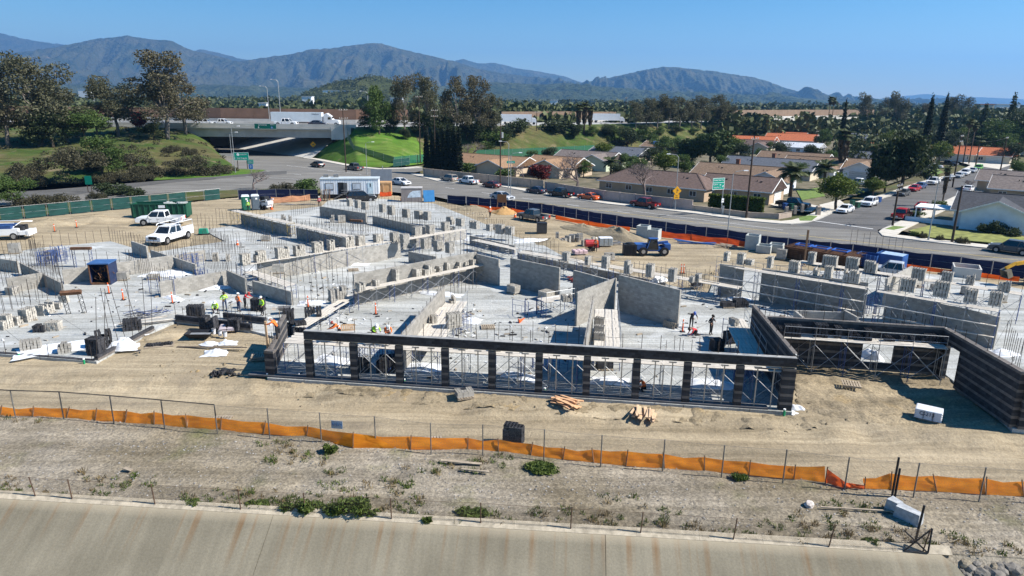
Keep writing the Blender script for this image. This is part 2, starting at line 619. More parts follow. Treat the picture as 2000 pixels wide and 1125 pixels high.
sheet('off_ramp',[(-300,404),(80,389),(330,357),(470,345),(560,340),(560,334),(470,336),(420,344),(250,358),(90,371),(-300,392)],0.03,M_RAMP)
def strip(pts,w,z,m,name,thick=0.0,parent=None,kind='structure'):
 P=[at(p[0],p[1],z)if len(p)==2 else Vector(p)for p in pts]
 Q=[]
 for i,p in enumerate(P):
  d=(P[min(i+1,len(P)-1)]-P[max(i-1,0)]).normalized()
  Q.append(p+Vector((-d.y,d.x,0))*w)
 mb=MB()
 for i in range(len(P)-1):
  if thick:
   vs=[P[i],P[i+1],Q[i+1],Q[i]]
   lo=[v-Vector((0,0,thick))for v in vs]
   mb.add(vs+lo,[(0,1,2,3),(0,4,5,1),(1,5,6,2),(2,6,7,3),(3,7,4,0)])
  else:
   mb.quad(P[i],P[i+1],Q[i+1],Q[i])
 return mb.build(name,m,parent,kind=None if parent else kind),P,Q
KERB_FAR=[(800,339),(857,354),(980,364),(1032,374),(1181,397),(1285,408),(1354,416),(1454,430),(1520,436),(1545,437),(1575,434),(1601,427),(1633,412)]
_,_,kf=strip(KERB_FAR,0.18,0.15,M_KERB,'kerb',0.15)
SW,_,sw_back=strip([tuple(p)for p in kf],2.6,0.146,M_WALK,'sidewalk',0.15)
KERB_SIDE_L=[(1633,412),(1690,397),(1748,380),(1812,357),(1883,339),(1916,320)]
_,_,k2=strip(KERB_SIDE_L,0.18,0.15,M_KERB,'kerb',0.15)
strip([tuple(p)for p in k2],2.0,0.146,M_WALK,'sidewalk',0.15)
KERB_R=[(1970,330),(1927,358),(1862,384),(1818,405),(1765,428),(1724,446),(1716,452),(1724,460),(1809,471),(1929,484),(2100,507),(2400,545)]
_,_,k3=strip(KERB_R,0.18,0.15,M_KERB,'kerb',0.15)
strip([tuple(p)for p in k3],2.6,0.146,M_WALK,'sidewalk',0.15)
KERB_HILL=[(590,308),(612,311),(690,326),(735,330),(790,329),(825,326)]
_,_,k4=strip(KERB_HILL,0.18,0.15,M_KERB,'kerb',0.15)
strip([tuple(p)for p in k4],2.4,0.146,M_WALK,'sidewalk',0.15)
sheet('lawn',[(1775,450),(1815,440),(1890,452),(2000,462),(2200,480),(2200,500),(2000,480),(1929,473),(1815,463)],0.16,mat('dry_lawn',(0.20,0.21,0.06),0.95,0.35,0.9,0.3),0.1)
sheet('lawn',[(1560,425),(1580,420),(1597,422),(1585,431),(1562,431)],0.157,mat('verge_grass',(0.13,0.19,0.045),0.95,0.3,1.5,0.3),0.1)
sheet('lawn',[(1728,447),(1745,441),(1770,443),(1745,449)],0.157,mat('verge_grass',(0.15,0.18,0.045)),0.1)
sheet('lawn',[(1800,332),(1825,326),(1843,336),(1818,345)],0.13,mat('verge_grass',(0.13,0.19,0.045)),0.1)
sheet('lawn',[(1556,372),(1600,366),(1612,382),(1566,390)],0.13,mat('verge_grass',(0.13,0.19,0.045)),0.1)
sheet('driveway',[(1500,398),(1545,392),(1600,402),(1585,413),(1545,410)],0.14,M_WALK,0.1)
sheet('driveway',[(1600,400),(1640,390),(1655,402),(1610,412)],0.142,M_WALK,0.1)
sheet('driveway',[(1895,322),(1860,312),(1960,308),(1985,318),(1950,330)],0.1,M_WALK,0.08)
sheet('backyard_ground',[(830,345),(980,360),(1181,390),(1354,410),(1480,420),(1600,405),(1780,345),(1890,300),(1880,262),(1300,272),(1000,300),(850,318)],-0.02,mat('backyard_soil',(0.12,0.115,0.06),0.95,0.4,0.3,col2=(0.20,0.165,0.11)))
sheet('backyard_ground',[(1740,446),(1830,408),(1990,340),(2300,330),(2300,520),(2000,480),(1820,463)],0.0,mat('backyard_soil',(0.12,0.115,0.06)))
def dashes(a,b_,dash,gap,w,m,name,z=0.03):
 A,B=at(*a,z),at(*b_,z)
 d=(B-A)
 L_=d.length
 d.normalize()
 n=Vector((-d.y,d.x,0))*(w/2)
 s=0.0
 while s<L_:
  e=min(L_,s+dash)
  mb=MB()
  mb.quad(A+d*s-n,A+d*e-n,A+d*e+n,A+d*s+n)
  mb.build(name,m,bpy.data.objects['street'])
  s+=dash+gap
for a,b_ in(((870,366),(1230,416)),((640,333),(800,352)),((520,334),(760,360))):
 dashes(a,b_,3.0,9.0,0.16,M_WHITE,'lane_dash')
dashes((1000,390),(1540,456),40,0.6,0.14,M_YELLOW,'centre_line')
dashes((1560,459),(1990,508),40,0.6,0.14,M_YELLOW,'centre_line')
dashes((1235,412),(1530,449),40,0.5,0.14,M_WHITE,'lane_line')
dashes((1590,431),(1705,447),20,0.5,0.35,M_WHITE,'stop_line',0.034)
dashes((560,323),(690,338),30,0.5,0.14,M_WHITE,'lane_line')
dashes((480,345),(620,352),30,0.5,0.16,M_WHITE,'lane_line',0.036)
dashes((620,352),(760,345),30,0.5,0.3,M_WHITE,'lane_line')
FZ=10.0
CREST=[(-900,233),(-300,238),(0,240),(200,242),(385,245),(700,248),(1000,246),(1250,241),(1450,237),(1700,231),(2100,228),(2600,226)]
crest=[at(x,y,FZ)for x,y in CREST]
def offs(P,w,z=None):
 Q=[]
 for i,p in enumerate(P):
  d=(P[min(i+1,len(P)-1)]-P[max(i-1,0)])
  d.z=0
  d.normalize()
  q=p+Vector((-d.y,d.x,0))*w
  if z is not None:
   q.z=z
  Q.append(q)
 return Q
def crest_at(px):
 for(x0,y0),(x1,y1)in zip(CREST[:-1],CREST[1:]):
  if x0<=px<=x1:
   t=(px-x0)/(x1-x0)
   return at(px,y0+(y1-y0)*t,FZ)
 return at(px,CREST[-1][1],FZ)
FW_W=46.0
M_FWY=mat('freeway_concrete',(0.36,0.35,0.33),0.9,0.15,0.2)
BR0,BR1=crest_at(330),crest_at(668)
mb=MB()
for i in range(len(crest)-1):
 segs=[(crest[i],crest[i+1])]
 P=[crest[i],crest[i+1]]
 Q=[offs(crest,FW_W)[i],offs(crest,FW_W)[i+1]]
 x0,x1=CREST[i][0],CREST[i+1][0]
 if(x0,x1)in((200,385),(385,700)):
  continue
 mb.quad(P[0],P[1],Q[1],Q[0])
OQ=offs(crest,FW_W)
k200=[i for i,c in enumerate(CREST)if c[0]==200][0]
dirb=(BR1-BR0).normalized()
nb=Vector((-dirb.y,dirb.x,0))
mb.quad(crest[k200],BR0,BR0+nb*FW_W,OQ[k200])
mb.quad(BR1,crest[k200+2],OQ[k200+2],BR1+nb*FW_W)
mb.build('freeway',M_FWY,kind='structure')
def ruled(name,pairs,m,nu=10,nv=14,amp=0.5):
 vs,fs=[],[]
 rows=[]
 for(a,b_),(c,d)in zip(pairs[:-1],pairs[1:]):
  for i in range(nu):
   t=i/nu
   rows.append((a.lerp(c,t),b_.lerp(d,t)))
 rows.append(pairs[-1])
 for a,b_ in rows:
  for j in range(nv+1):
   t=j/nv
   p=a.lerp(b_,t)
   s=4*t*(1-t)
   p.z+=s*(0.8+(float(fbm(np.array(p.x*0.15),np.array(p.y*0.15),4))-0.5)*3.5*amp)
   vs.append(p)
 k=nv+1
 for i in range(len(rows)-1):
  for j in range(nv):
   a=i*k+j
   fs.append((a,a+1,a+k+1,a+k))
 mb=MB()
 mb.add(vs,fs)
 return mb.build(name,m,smooth=True,kind='structure')
T=lambda x,y:at(x,y,-0.3)
ruled('embankment',[(crest_at(-900),T(-900,380)),(crest_at(-300),T(-300,372)),(crest_at(0),T(0,368)),(crest_at(150),T(150,362)),(crest_at(250),T(300,351)),(crest_at(290),T(420,343)),(crest_at(318)+Vector((0,0,-.3)),T(472,334)),(crest_at(335)+nb*6+Vector((0,0,-.5)),T(445,316)),(BR0+nb*30,T(415,300))],M_GRASS)
ruled('embankment',[(BR1+nb*20+Vector((0,0,-4.2)),T(598,303)),(BR1+nb*0.6+Vector((0,0,-4.0)),T(612,309)),(BR1+dirb*3.5+Vector((0,0,-1.6)),T(650,318)),(crest_at(690),T(700,326)),(crest_at(740),T(770,327)),(crest_at(800),T(835,318))],M_GRASS2,amp=0.3)
ruled('embankment',[(crest_at(800),T(835,318)),(crest_at(900),T(900,311)),(crest_at(1000),T(1000,308)),(crest_at(1150),T(1150,300)),(crest_at(1350),T(1350,288)),(crest_at(1500),T(1500,279)),(crest_at(1700),T(1700,266)),(crest_at(2100),T(2100,256))],M_GRASS)
ruled('embankment',[(OQ[0],OQ[0]+Vector((0,20,-10.5))),(OQ[3],OQ[3]+Vector((0,20,-10.5))),(BR0+nb*FW_W,BR0+nb*(FW_W+20)+Vector((0,0,-10.5)))],M_GRASS)
ruled('embankment',[(BR1+nb*FW_W,BR1+nb*(FW_W+20)+Vector((0,0,-10.5))),(OQ[7],OQ[7]+Vector((0,20,-10.5))),(OQ[-1],OQ[-1]+Vector((0,20,-10.5)))],M_GRASS)
sheet('verge',[(-320,440),(0,428),(180,410),(330,396),(470,383),(600,384),(640,372),(600,366),(520,369),(430,372),(330,377),(220,388),(90,399),(-300,425)],0.035,M_GRASS)
sheet('verge',[(300,352),(420,345),(500,338),(520,332),(470,330),(420,338),(300,347)],0.045,M_GRASS2)
def mountain(name,prof,dist,depth,amp,m,nu=620,nv=80,rough=1.0,seed=0,front=0.0):
 px=np.linspace(prof[0][0],prof[-1][0],nu)
 py=np.interp(px,[p[0]for p in prof],[p[1]for p in prof])
 X=(px-1000)/FPX*math.cos(PITCH)
 hor=193+(px-1000)*math.tan(ROLL)
 ridge=dist*(hor-py)/FPX*math.cos(PITCH)**2+20
 V=np.zeros((nu,nv,3))
 for j in range(nv):
  t=j/(nv-1)
  d=dist+depth*(t-0.62)
  prof_t=(t/0.62)**1.25 if t<0.62 else 1-0.6*(t-0.62)/0.38
  x=X*dist*(1+0.25*(d/dist-1))
  n1=fbm(px/62.0+seed,np.full(nu,t*5.0+seed),6)-0.5
  n2=np.abs(fbm(px/44.0+seed+t*3.4,np.full(nu,t*3.4),6)-0.5)
  n3=fbm(px/9.0+t*2.0,np.full(nu,t*9.0+seed),3)-0.5
  env=np.clip(4*t*(1-t),0,1)*(1-math.exp(-((t-0.62)/0.10)**2))
  z=ridge*prof_t+amp*env*(2.0*n1-2.0*n2*rough+0.7*n3)
  if abs(t-0.62)<0.06:
   z=z+amp*0.10*n3
  V[:,j,0],V[:,j,1],V[:,j,2]=x,d,np.maximum(z,-5)
 V[:,0,2]=-30
 idx=np.arange(nu*nv).reshape(nu,nv)
 F=np.stack([idx[:-1,:-1].ravel(),idx[1:,:-1].ravel(),idx[1:,1:].ravel(),idx[:-1,1:].ravel()],1)
 return link(name,nparr_mesh(name,V.reshape(-1,3),F,m,True),kind='structure')
def mtn_mat(name,a,b_,c):
 m=bpy.data.materials.new(name)
 m.use_nodes=True
 nt=m.node_tree
 L=nt.links.new
 bs=nt.nodes['Principled BSDF']
 bs.inputs['Roughness'].default_value=1.0
 bs.inputs['Specular IOR Level'].default_value=0.0
 tc=N(nt,'ShaderNodeTexCoord')
 n1=N(nt,'ShaderNodeTexNoise')
 n1.inputs['Scale'].default_value=0.004
 n1.inputs['Detail'].default_value=9
 n1.inputs['Roughness'].default_value=0.68
 L(tc.outputs['Object'],n1.inputs['Vector'])
 r=N(nt,'ShaderNodeValToRGB')
 r.color_ramp.elements[0].position=0.36
 r.color_ramp.elements[1].position=0.64
 r.color_ramp.elements[0].color=c4(a)
 r.color_ramp.elements[1].color=c4(b_)
 e=r.color_ramp.elements.new(0.74)
 e.color=c4(c)
 L(n1.outputs['Fac'],r.inputs['Fac'])
 L(r.outputs['Color'],bs.inputs['Base Color'])
 bp=N(nt,'ShaderNodeBump')
 bp.inputs['Strength'].default_value=1.0
 bp.inputs['Distance'].default_value=60.0
 n2=N(nt,'ShaderNodeTexNoise')
 n2.inputs['Scale'].default_value=0.02
 n2.inputs['Detail'].default_value=8
 L(tc.outputs['Object'],n2.inputs['Vector'])
 L(n2.outputs['Fac'],bp.inputs['Height'])
 L(bp.outputs['Normal'],bs.inputs['Normal'])
 return m
M_MTN=mtn_mat('chaparral',(0.03,0.038,0.016),(0.085,0.078,0.042),(0.20,0.155,0.11))
M_MTN2=mtn_mat('green_foothill',(0.03,0.042,0.017),(0.065,0.072,0.03),(0.12,0.105,0.06))
mountain('mountain',[(-700,40),(-300,70),(-100,52),(0,63),(60,78),(100,85),(160,92),(380,104),(395,97),(430,104),(480,118),(520,117),(700,130),(800,126),(880,122),(900,116),(930,125),(962,123),(1000,133),(1060,142),(1100,150),(1130,161),(1250,172),(1400,190)],11500,5000,190,M_MTN,seed=4.2)
mountain('mountain',[(-700,120),(-200,118),(0,108),(80,100),(130,92),(190,80),(225,76),(260,72),(300,79),(345,82),(375,98),(420,108),(470,122),(510,114),(540,111),(570,107),(610,98),(645,96),(680,92),(715,87),(738,86),(760,91),(800,101),(850,113),(880,119),(930,135),(1000,147),(1060,153),(1130,170),(1200,196),(1300,205)],8200,4200,230,M_MTN,seed=1.1)
mountain('mountain',[(900,200),(1000,178),(1080,170),(1130,163),(1170,155),(1215,146),(1255,136),(1290,131),(1330,134),(1380,139),(1430,146),(1480,155),(1530,172),(1570,183),(1610,190),(1700,200),(1800,206)],7600,3600,170,M_MTN,seed=7.7)
mountain('mountain',[(1500,196),(1640,191),(1700,194),(1760,187),(1800,183),(1850,188),(1920,190),(2000,194),(2100,192),(2500,200)],15500,3500,90,M_MTN,seed=2.9,nu=120,nv=24)
mountain('foothill',[(-700,172),(-100,170),(80,172),(150,164),(260,170),(330,166),(420,165),(520,170),(600,172),(700,176),(860,168),(960,160),(1060,165),(1100,162),(1200,172),(1300,178),(1400,182),(1500,187),(1600,194),(1700,202)],5200,2400,90,M_MTN2,seed=9.3,rough=0.6,nu=320,nv=40)
mountain('hill',[(560,196),(600,178),(630,168),(660,158),(690,154),(715,148),(740,148),(760,154),(790,164),(830,182),(870,197)],1500,420,9,M_MTN2,nu=90,nv=24,seed=5.5,rough=0.5)
strip([at(x,y+7,-0.05)for x,y in BLUE_LINE],3.5,-0.04,M_DIRT,'site_verge')
strip([at(x,y+6,-0.05)for x,y in SITE_BACK],3.5,-0.045,M_DIRT,'site_verge')
def surf(px,py):
 P=gnd(px,py)
 a=ang(_f0,_f1)
 for _ in range(4):
  X,Y=P.x*math.cos(a)+P.y*math.sin(a),-P.x*math.sin(a)+P.y*math.cos(a)
  P=at(px,py,float(z_dirt(np.array(P.x),np.array(P.y),np.array(X),np.array(Y))))
 return P
M_MUD=terrain_mat('damp_earth',(0.35,0.29,0.20),(0.26,0.22,0.16),(0.36,0.26,0.13),0.9,0.4)
def z_mud(wx,wy,X,Y):
 z=z_dirt(wx,wy,X,Y)
 e=inpoly(wx,wy,mud_core)
 k=fbm(X*0.9,Y*0.9,5)-0.42
 return z+np.where(e,0.03+np.maximum(0,k)*0.55+(fbm(X*4,Y*4,3)-0.5)*0.16,-0.12)
mud_poly=[at(x,y)for x,y in((1550,712),(1842,728),(1885,765),(1960,838),(1890,838),(1800,842),(1700,832),(1620,822),(1560,806))]
mud_core=[at(x,y)for x,y in((1545,705),(1850,725),(1895,765),(1950,828),(1880,832),(1800,834),(1700,824),(1620,812),(1556,795))]
grid_in(mud_poly,0.2,z_mud,'muddy_ground',M_MUD,ang(_f0,_f1))
berm_poly=[at(x,y)for x,y in((500,742),(800,760),(1100,780),(1400,800),(1545,812),(1620,822),(1540,834),(1400,822),(1100,800),(800,778),(500,756))]
def z_berm(wx,wy,X,Y):
 k=fbm(X*1.3,Y*1.3,5)
 return z_dirt(wx,wy,X,Y)-0.10+np.maximum(0,k-0.36)*0.55+(fbm(X*6,Y*6,2)-0.5)*0.10
grid_in(berm_poly,0.17,z_berm,'eroded_bank',M_MUD,ang(_f0,_f1))
# ================================================================== building site: slabs, walls
ZS=0.15
S=lambda px,py,z=ZS:at(px,py,z)
def slab_mat():
 m=terrain_mat('slab_concrete',(0.51,0.525,0.525),(0.46,0.48,0.485),(0.55,0.56,0.555),0.7)
 nt=m.node_tree
 L=nt.links.new
 b=nt.nodes['Principled BSDF']
 old=b.inputs['Base Color'].links[0].from_socket
 tc=N(nt,'ShaderNodeTexCoord')
 mp=N(nt,'ShaderNodeMapping')
 mp.inputs['Rotation'].default_value=(0,0,0.72)
 L(tc.outputs['Object'],mp.inputs['Vector'])
 br=N(nt,'ShaderNodeTexBrick')
 br.offset=0.0
 br.inputs['Color1'].default_value=(1,1,1,1)
 br.inputs['Color2'].default_value=(0.93,0.94,0.95,1)
 br.inputs['Mortar'].default_value=(0.45,0.45,0.45,1)
 br.inputs['Scale'].default_value=1.0
 br.inputs['Mortar Size'].default_value=0.022
 br.inputs['Brick Width'].default_value=5.2
 br.inputs['Row Height'].default_value=4.4
 L(mp.outputs['Vector'],br.inputs['Vector'])
 nz=N(nt,'ShaderNodeTexNoise')
 nz.inputs['Scale'].default_value=0.33
 nz.inputs['Detail'].default_value=7
 nz.inputs['Roughness'].default_value=0.7
 L(tc.outputs['Object'],nz.inputs['Vector'])
 rp=N(nt,'ShaderNodeValToRGB')
 rp.color_ramp.elements[0].position=0.56
 rp.color_ramp.elements[1].position=0.80
 rp.color_ramp.elements[0].color=(1,1,1,1)
 rp.color_ramp.elements[1].color=(0.62,0.58,0.52,1)
 L(nz.outputs['Fac'],rp.inputs['Fac'])
 out=old
 for src in(br.outputs['Color'],rp.outputs['Color']):
  x=N(nt,'ShaderNodeMix',data_type='RGBA',blend_type='MULTIPLY')
  x.inputs[0].default_value=1.0
  L(out,x.inputs[6])
  L(src,x.inputs[7])
  out=x.outputs[2]
 L(out,b.inputs['Base Color'])
 return m
M_SLAB=slab_mat()
SLAB=[(-250,668),(-20,690),(188,706),(300,645),(343,627),(492,646),(560,664),(522,738),(1547,805),(1530,708),(1843,728),(1880,759),(1978,837),(2300,862),(2300,620),(1850,538),(1760,530),(1450,528),(1395,545),(1385,572),(1330,562),(1200,530),(1100,500),(1060,478),(1000,460),(930,430),(850,398),(700,384),(640,392),(628,403),(540,413),(478,425),(478,436),(450,441),(388,450),(410,456),(440,471),(372,481),(294,494),(216,471),(67,485),(0,499),(-250,532)]
sheet('floor_slab',SLAB,ZS,M_SLAB,0.55)
M_CMU=mat('grey_block',(0.335,0.315,0.28),0.95,0.12,1.3,0.15,island=0.14)
M_CMU2=mat('grey_block_pale',(0.40,0.37,0.32),0.95,0.12,2.0,0.1,island=0.2)
M_DARKB=mat('charcoal_block',(0.040,0.040,0.044),0.9,0.25,3.0,0.1,island=0.3)
M_BANDB=mat('brown_grey_band_block',(0.145,0.128,0.115),0.9,0.2,3.0,0.1,island=0.15)
M_MORTAR=mat('mortar',(0.24,0.23,0.21),0.95,0.1,4)
M_MORTARD=mat('dark_mortar',(0.06,0.058,0.055),0.95,0.1,4)
M_REBAR=mat('rebar_steel',(0.055,0.045,0.04),0.7,0.3,3,metal=0.3)
M_TUBEB=mat('scaffold_blue',(0.035,0.07,0.20),0.45,0.2,4,spec=0.5)
M_TUBEG=mat('scaffold_galvanised',(0.34,0.35,0.36),0.45,0.2,5,metal=0.6)
M_TUBEY=mat('scaffold_yellow',(0.42,0.28,0.04),0.5,0.25,4)
M_PLANK=mat('scaffold_plank_wood',(0.52,0.475,0.41),0.9,0.28,1.2,0.1)
_bar_meshes={}
def bar_mesh(h):
 k=round(h,1)
 if k not in _bar_meshes:
  mb=MB()
  mb.tube([(0,0,0),(0,0,k)],0.022,5)
  _bar_meshes[k]=mb.mesh('rebar',M_REBAR)
 return _bar_meshes[k]
def rebar_row(parent,a,b_,z,h,step,jit=0.25,lean=(0,0),every=None):
 a,b_=Vector(a),Vector(b_)
 L=(b_-a).length
 n=max(1,int(L/step))
 for i in range(n+1):
  p=a.lerp(b_,i/n)if n else a
  hh=h*rnd.uniform(1-jit,1+jit*0.5)
  link('rebar',bar_mesh(hh),parent,loc=(p.x-parent.location.x,p.y-parent.location.y,z-parent.location.z),rot=(lean[1]+rnd.gauss(0,0.02),lean[0]+rnd.gauss(0,0.02),rnd.random()*6))
def courses(mb,L,h,t,x0=0.0,z0=0.0,bl=0.4,bh=0.2,gap=0.012,pattern=None):
 n=max(1,int(round(h/bh)))
 for r in range(n):
  off=0.0 if r%2==0 else-bl/2
  x=off
  while x<L-0.01:
   xa,xb=max(0.0,x),min(L,x+bl)
   if xb-xa>0.03:
    mi=pattern[r%len(pattern)]if pattern else 0
    mb.box((x0+(xa+xb)/2,0,z0+(r+0.5)*bh),(xb-xa-gap,t,bh-gap),mi=mi)
   x+=bl
def cmu_wall(label,a,b_,top,t=0.2,rebar=1.0,step=1.2,mats=None,which=0,z=ZS,rebar_lean=(0,0)):
 A,B=S(*a,z),S(*b_,z)
 ref=A if which==0 else B
 h=ztop(ref,top)-z
 h=max(0.4,round(h/0.2)*0.2)
 L=(B-A).length
 w=thing('block_wall',label,'wall',A,ang(A,B),'grey block walls on the site')
 mb=MB()
 courses(mb,L,h,t)
 mb.build('block_courses',mats or M_CMU,w,kind='stuff')
 mb=MB()
 mb.box((L/2,0,h/2-0.005),(L-0.03,t-0.025,h-0.03))
 mb.build('mortar_core',M_MORTAR,w)
 if rebar:
  n=max(1,int(L/step))
  for i in range(n+1):
   hh=rebar*rnd.uniform(0.75,1.15)
   link('rebar',bar_mesh(hh),w,loc=(0.1+(L-0.2)*i/n,0,h),rot=(rnd.gauss(0,0.03),rnd.gauss(0,0.03),0))
 return w,A,B,h
WALLS=[
 ('low grey block wall at the left edge of the photo',(-60,518),(39,533),509,1,1.4,1.0),
 ('grey block wall running towards the camera, second from the left edge',(44,536),(125,578),551,1,1.6,1.0),
 ('short grey block wall behind loose blocks at far left',(17,573),(88,560),543,0,1.6,1.0),
 ('long low grey block wall behind the blue storage box',(125,555),(340,524),526,0,1.6,1.1),
 ('short shaded block wall nearest the white service pickup',(260,494),(290,505),470,0,1.0,1.0),
 ('shaded block wall in front of the white service pickup',(297,506),(385,536),516,1,1.6,1.0),
 ('short pale block wall left of the concrete pit',(345,520),(402,509),489,1,1.4,1.0),
 ('grey block wall behind the group of four workers',(314,580),(446,556),549,0,1.4,1.1),
 ('short block wall behind the workers, left of the doorway gap',(447,559),(483,576),529,0,1.2,1.0),
 ('block wall right of the doorway gap behind the workers',(496,573),(572,596),546,0,1.5,1.0),
 ('shaded block wall under the long platform in the middle left',(505,549),(782,503),472,1,0.9,1.2),
 ('long tall block wall behind the central scaffold platform',(693,597),(930,545),490,1,0.5,1.2),
 ('return of the tall central block wall at its right end',(931,546),(975,558),505,1,0.4,1.0),
 ('freestanding grey block wall behind two pallets of block',(997,559),(1092,581),504,0,0.4,1.2),
 ('grey block wall behind the sunlit corner wall',(1119,578),(1200,603),529,0,0.8,1.0),
 ('sunlit block wall ending free above its long shadow',(1200,604),(1124,637),569,1,0.4,1.0),
 ('tall block wall with a pallet leaning on it',(1206,606),(1324,641),567,1,0.5,1.1),
 ('narrow block wall beside the plank walk behind the colonnade',(1155,650),(1139,748),674,1,0.4,1.2),
 ('sunlit block wall running to the left half of the colonnade',(868,619),(786,728),652,1,0.4,1.2),
 ('narrow tall block wall at the left end of the right scaffold',(1401,576),(1448,583),515,0,0.5,1.2),
 ('long tall block wall behind the right scaffold, left half',(1482,587),(1686,619),526,0,0.5,1.4),
 ('long tall block wall behind the right scaffold, right half',(1724,623),(1941,681),569,0,0.5,1.4),
 ('sunlit block wall running away behind the right scaffold',(1724,596),(1773,568),544,0,0.4,1.4),
 ('back wall of the small block room in the right wing',(1545,652),(1640,656),604,0,0.6,0.7),
 ('side wall of the small block room in the right wing',(1642,656),(1668,672),606,0,0.6,0.7),
 ('left wall of the small block room in the right wing',(1548,653),(1568,672),606,0,0.6,0.7),
 ('shaded block wall under the far left plank platform',(473,437),(569,462),417,0,1.2,1.2),
 ('shaded block wall right of the far left platform',(581,466),(672,487),444,0,1.2,1.2),
 ('far block wall nearest the office trailer',(626,423),(716,438),403,0,0.9,1.0),
 ('far block wall second from the office trailer',(729,438),(832,462),422,0,0.9,1.0),
 ('short block wall beyond the central room',(799,512),(853,523),490,0,0.8,1.0),
 ('block wall under the stacks in the middle distance',(765,490),(911,466),470,0,0.8,1.2),
 ('block wall at the right of the middle stacks',(918,476),(1006,497),461,0,0.8,1.2),
 ('low block wall under the row of block towers',(1012,506),(1300,566),494,0,0.9,1.1),
]
for lab,a,b_,top,wh,rb,st in WALLS:
 cmu_wall(lab,a,b_,top,rebar=rb,step=st,which=wh)
_dk={}
def dblock(l,t,dark):
 k=(round(l,2),round(t,2),dark)
 if k not in _dk:
  mb=MB()
  mb.box((0,0,0),(l-0.012,t,0.188))
  _dk[k]=mb.mesh('block',M_DARKB if dark else M_BANDB)
 return _dk[k]
def dark_wall(root,A,B,z0,z1,t,cap,openings=(),period=3,phase=0,near=None):
 A,B=Vector(A),Vector(B)
 L=(B-A).length
 d=(B-A).normalized()
 rz=ang(A,B)
 rows=int(round((z1-z0)/0.2))
 cells=[]
 for r in range(rows):
  z=z0+(r+0.5)*0.2
  x=0.0 if r%2==0 else-0.2
  while x<L-0.02:
   xa,xb=max(0,x),min(L,x+0.4)
   for s0,s1,zl,zh in openings:
    if zl<z<zh:
     if xa<s1 and xb>s0:
      if xa<s0:
       xb=s0
      else:
       xa=s1
   if xb-xa>0.06:
    cells.append((xa,xb,z,(r+phase)%period!=0))
   x+=0.4
 key=(lambda c:c[0])if near is None else(lambda c:abs(c[0]-near))
 cells.sort(key=key)
 rest=MB()
 for i,(xa,xb,z,dark)in enumerate(cells):
  p=A+d*((xa+xb)/2)
  if i<cap:
   link('block',dblock(xb-xa,t,dark),root,loc=(p.x-root.location.x,p.y-root.location.y,z-root.location.z),rz=rz)
  else:
   rest.box((p.x-root.location.x,p.y-root.location.y,z-root.location.z),(xb-xa-0.012,t,0.188),rz,mi=0 if dark else 1)
 if rest.v:
  rest.build('block_courses',[M_DARKB,M_BANDB],root,kind='stuff')
 mb=MB()
 segs=[(0,L,z0,z1)]
 for s0,s1,zl,zh in openings:
  ns=[]
  for a,b_,c,e in segs:
   if a<s0:
    ns.append((a,s0,c,e))
   if s1<b_:
    ns.append((s1,b_,c,e))
   if zh<e:
    ns.append((max(a,s0),min(b_,s1),zh,e))
  segs=ns
 for a,b_,c,e in segs:
  p=A+d*((a+b_)/2)
  mb.box((p.x-root.location.x,p.y-root.location.y,(c+e)/2-root.location.z),(b_-a-0.02,t-0.03,e-c-0.02),rz)
 mb.build('mortar_core',M_MORTARD,root)
ZT=3.9      # top of the dark front walls
F0,F1=S(521,736),S(1546,803)
def on_line(P,Q,px):
 lo,hi=-0.2,1.3
 for _ in range(40):
  m_=(lo+hi)/2
  if proj(P.lerp(Q,m_))[0]<px:
   lo=m_
  else:
   hi=m_
 return P.lerp(Q,(lo+hi)/2)
fd=(F1-F0).normalized()
fn=Vector((-fd.y,fd.x,0))# away from the camera
fa=ang(F0,F1)
colo=thing('colonnade','long dark block colonnade with banded piers along the front of the building','colonnade',F0)
COLS=[605,692,780,869,960,1051,1144,1240,1338,1439,1533]
ZB=3.25
for i,cx in enumerate(COLS):
 p=on_line(F0,F1,cx)+fn*0.22
 w=0.5 if i<len(COLS)-1 else 0.85
 pier=bpy.data.objects.new('pier',None)
 COL.objects.link(pier)
 pier.parent=colo
 pier.location=p-F0
 for r in range(15):
  link('block',dblock(w,0.42,r%3!=2),pier,loc=(0,0,(r+0.5)*0.2),rz=fa)
 mb=MB()
 mb.box((0,0,1.48),(w-0.03,0.39,2.94),fa)
 mb.build('mortar_core',M_MORTARD,pier)
BS=on_line(F0,F1,599)
BE=on_line(F0,F1,1545)
beam=bpy.data.objects.new('beam',None)
COL.objects.link(beam)
beam.parent=colo
Lb=(BE-BS).length
rows=3
cnt=0
rest=MB()
for r in range(rows):
 x=0 if r%2==0 else-0.2
 while x<Lb-0.02:
  xa,xb=max(0,x),min(Lb,x+0.4)
  c=BS+fd*((xa+xb)/2)+fn*0.22-F0
  z=ZB+(r+0.5)*0.2-ZS
  if r in(0,1):
   link('block',dblock(xb-xa,0.44,True),beam,loc=(c.x,c.y,z),rz=fa)
  else:
   rest.box((c.x,c.y,z),(xb-xa-0.012,0.44,0.188),fa)
  x+=0.4
rest.build('block_courses',M_DARKB,beam,kind='stuff')
mb=MB()
c=BS+fd*(Lb/2)+fn*0.22-F0
mb.box((c.x,c.y,ZB+0.295-ZS),(Lb-0.03,0.41,0.59),fa)
mb.build('mortar_core',M_MORTARD,beam)
mb=MB()
mb.box((c.x,c.y,ZB+0.615-ZS),(Lb,0.34,0.03),fa)
mb.build('grout_top',mat('wet_grout',(0.34,0.33,0.31),0.8,0.2,2),beam)
mb=MB()
mb.box((c.x,c.y,ZB-0.03-ZS),(Lb,0.30,0.05),fa)
mb.build('soffit_board',M_PLANK,beam)
rebar_row(colo,BS+fn*0.22,BE+fn*0.22,ZT,0.95,1.25,0.12)
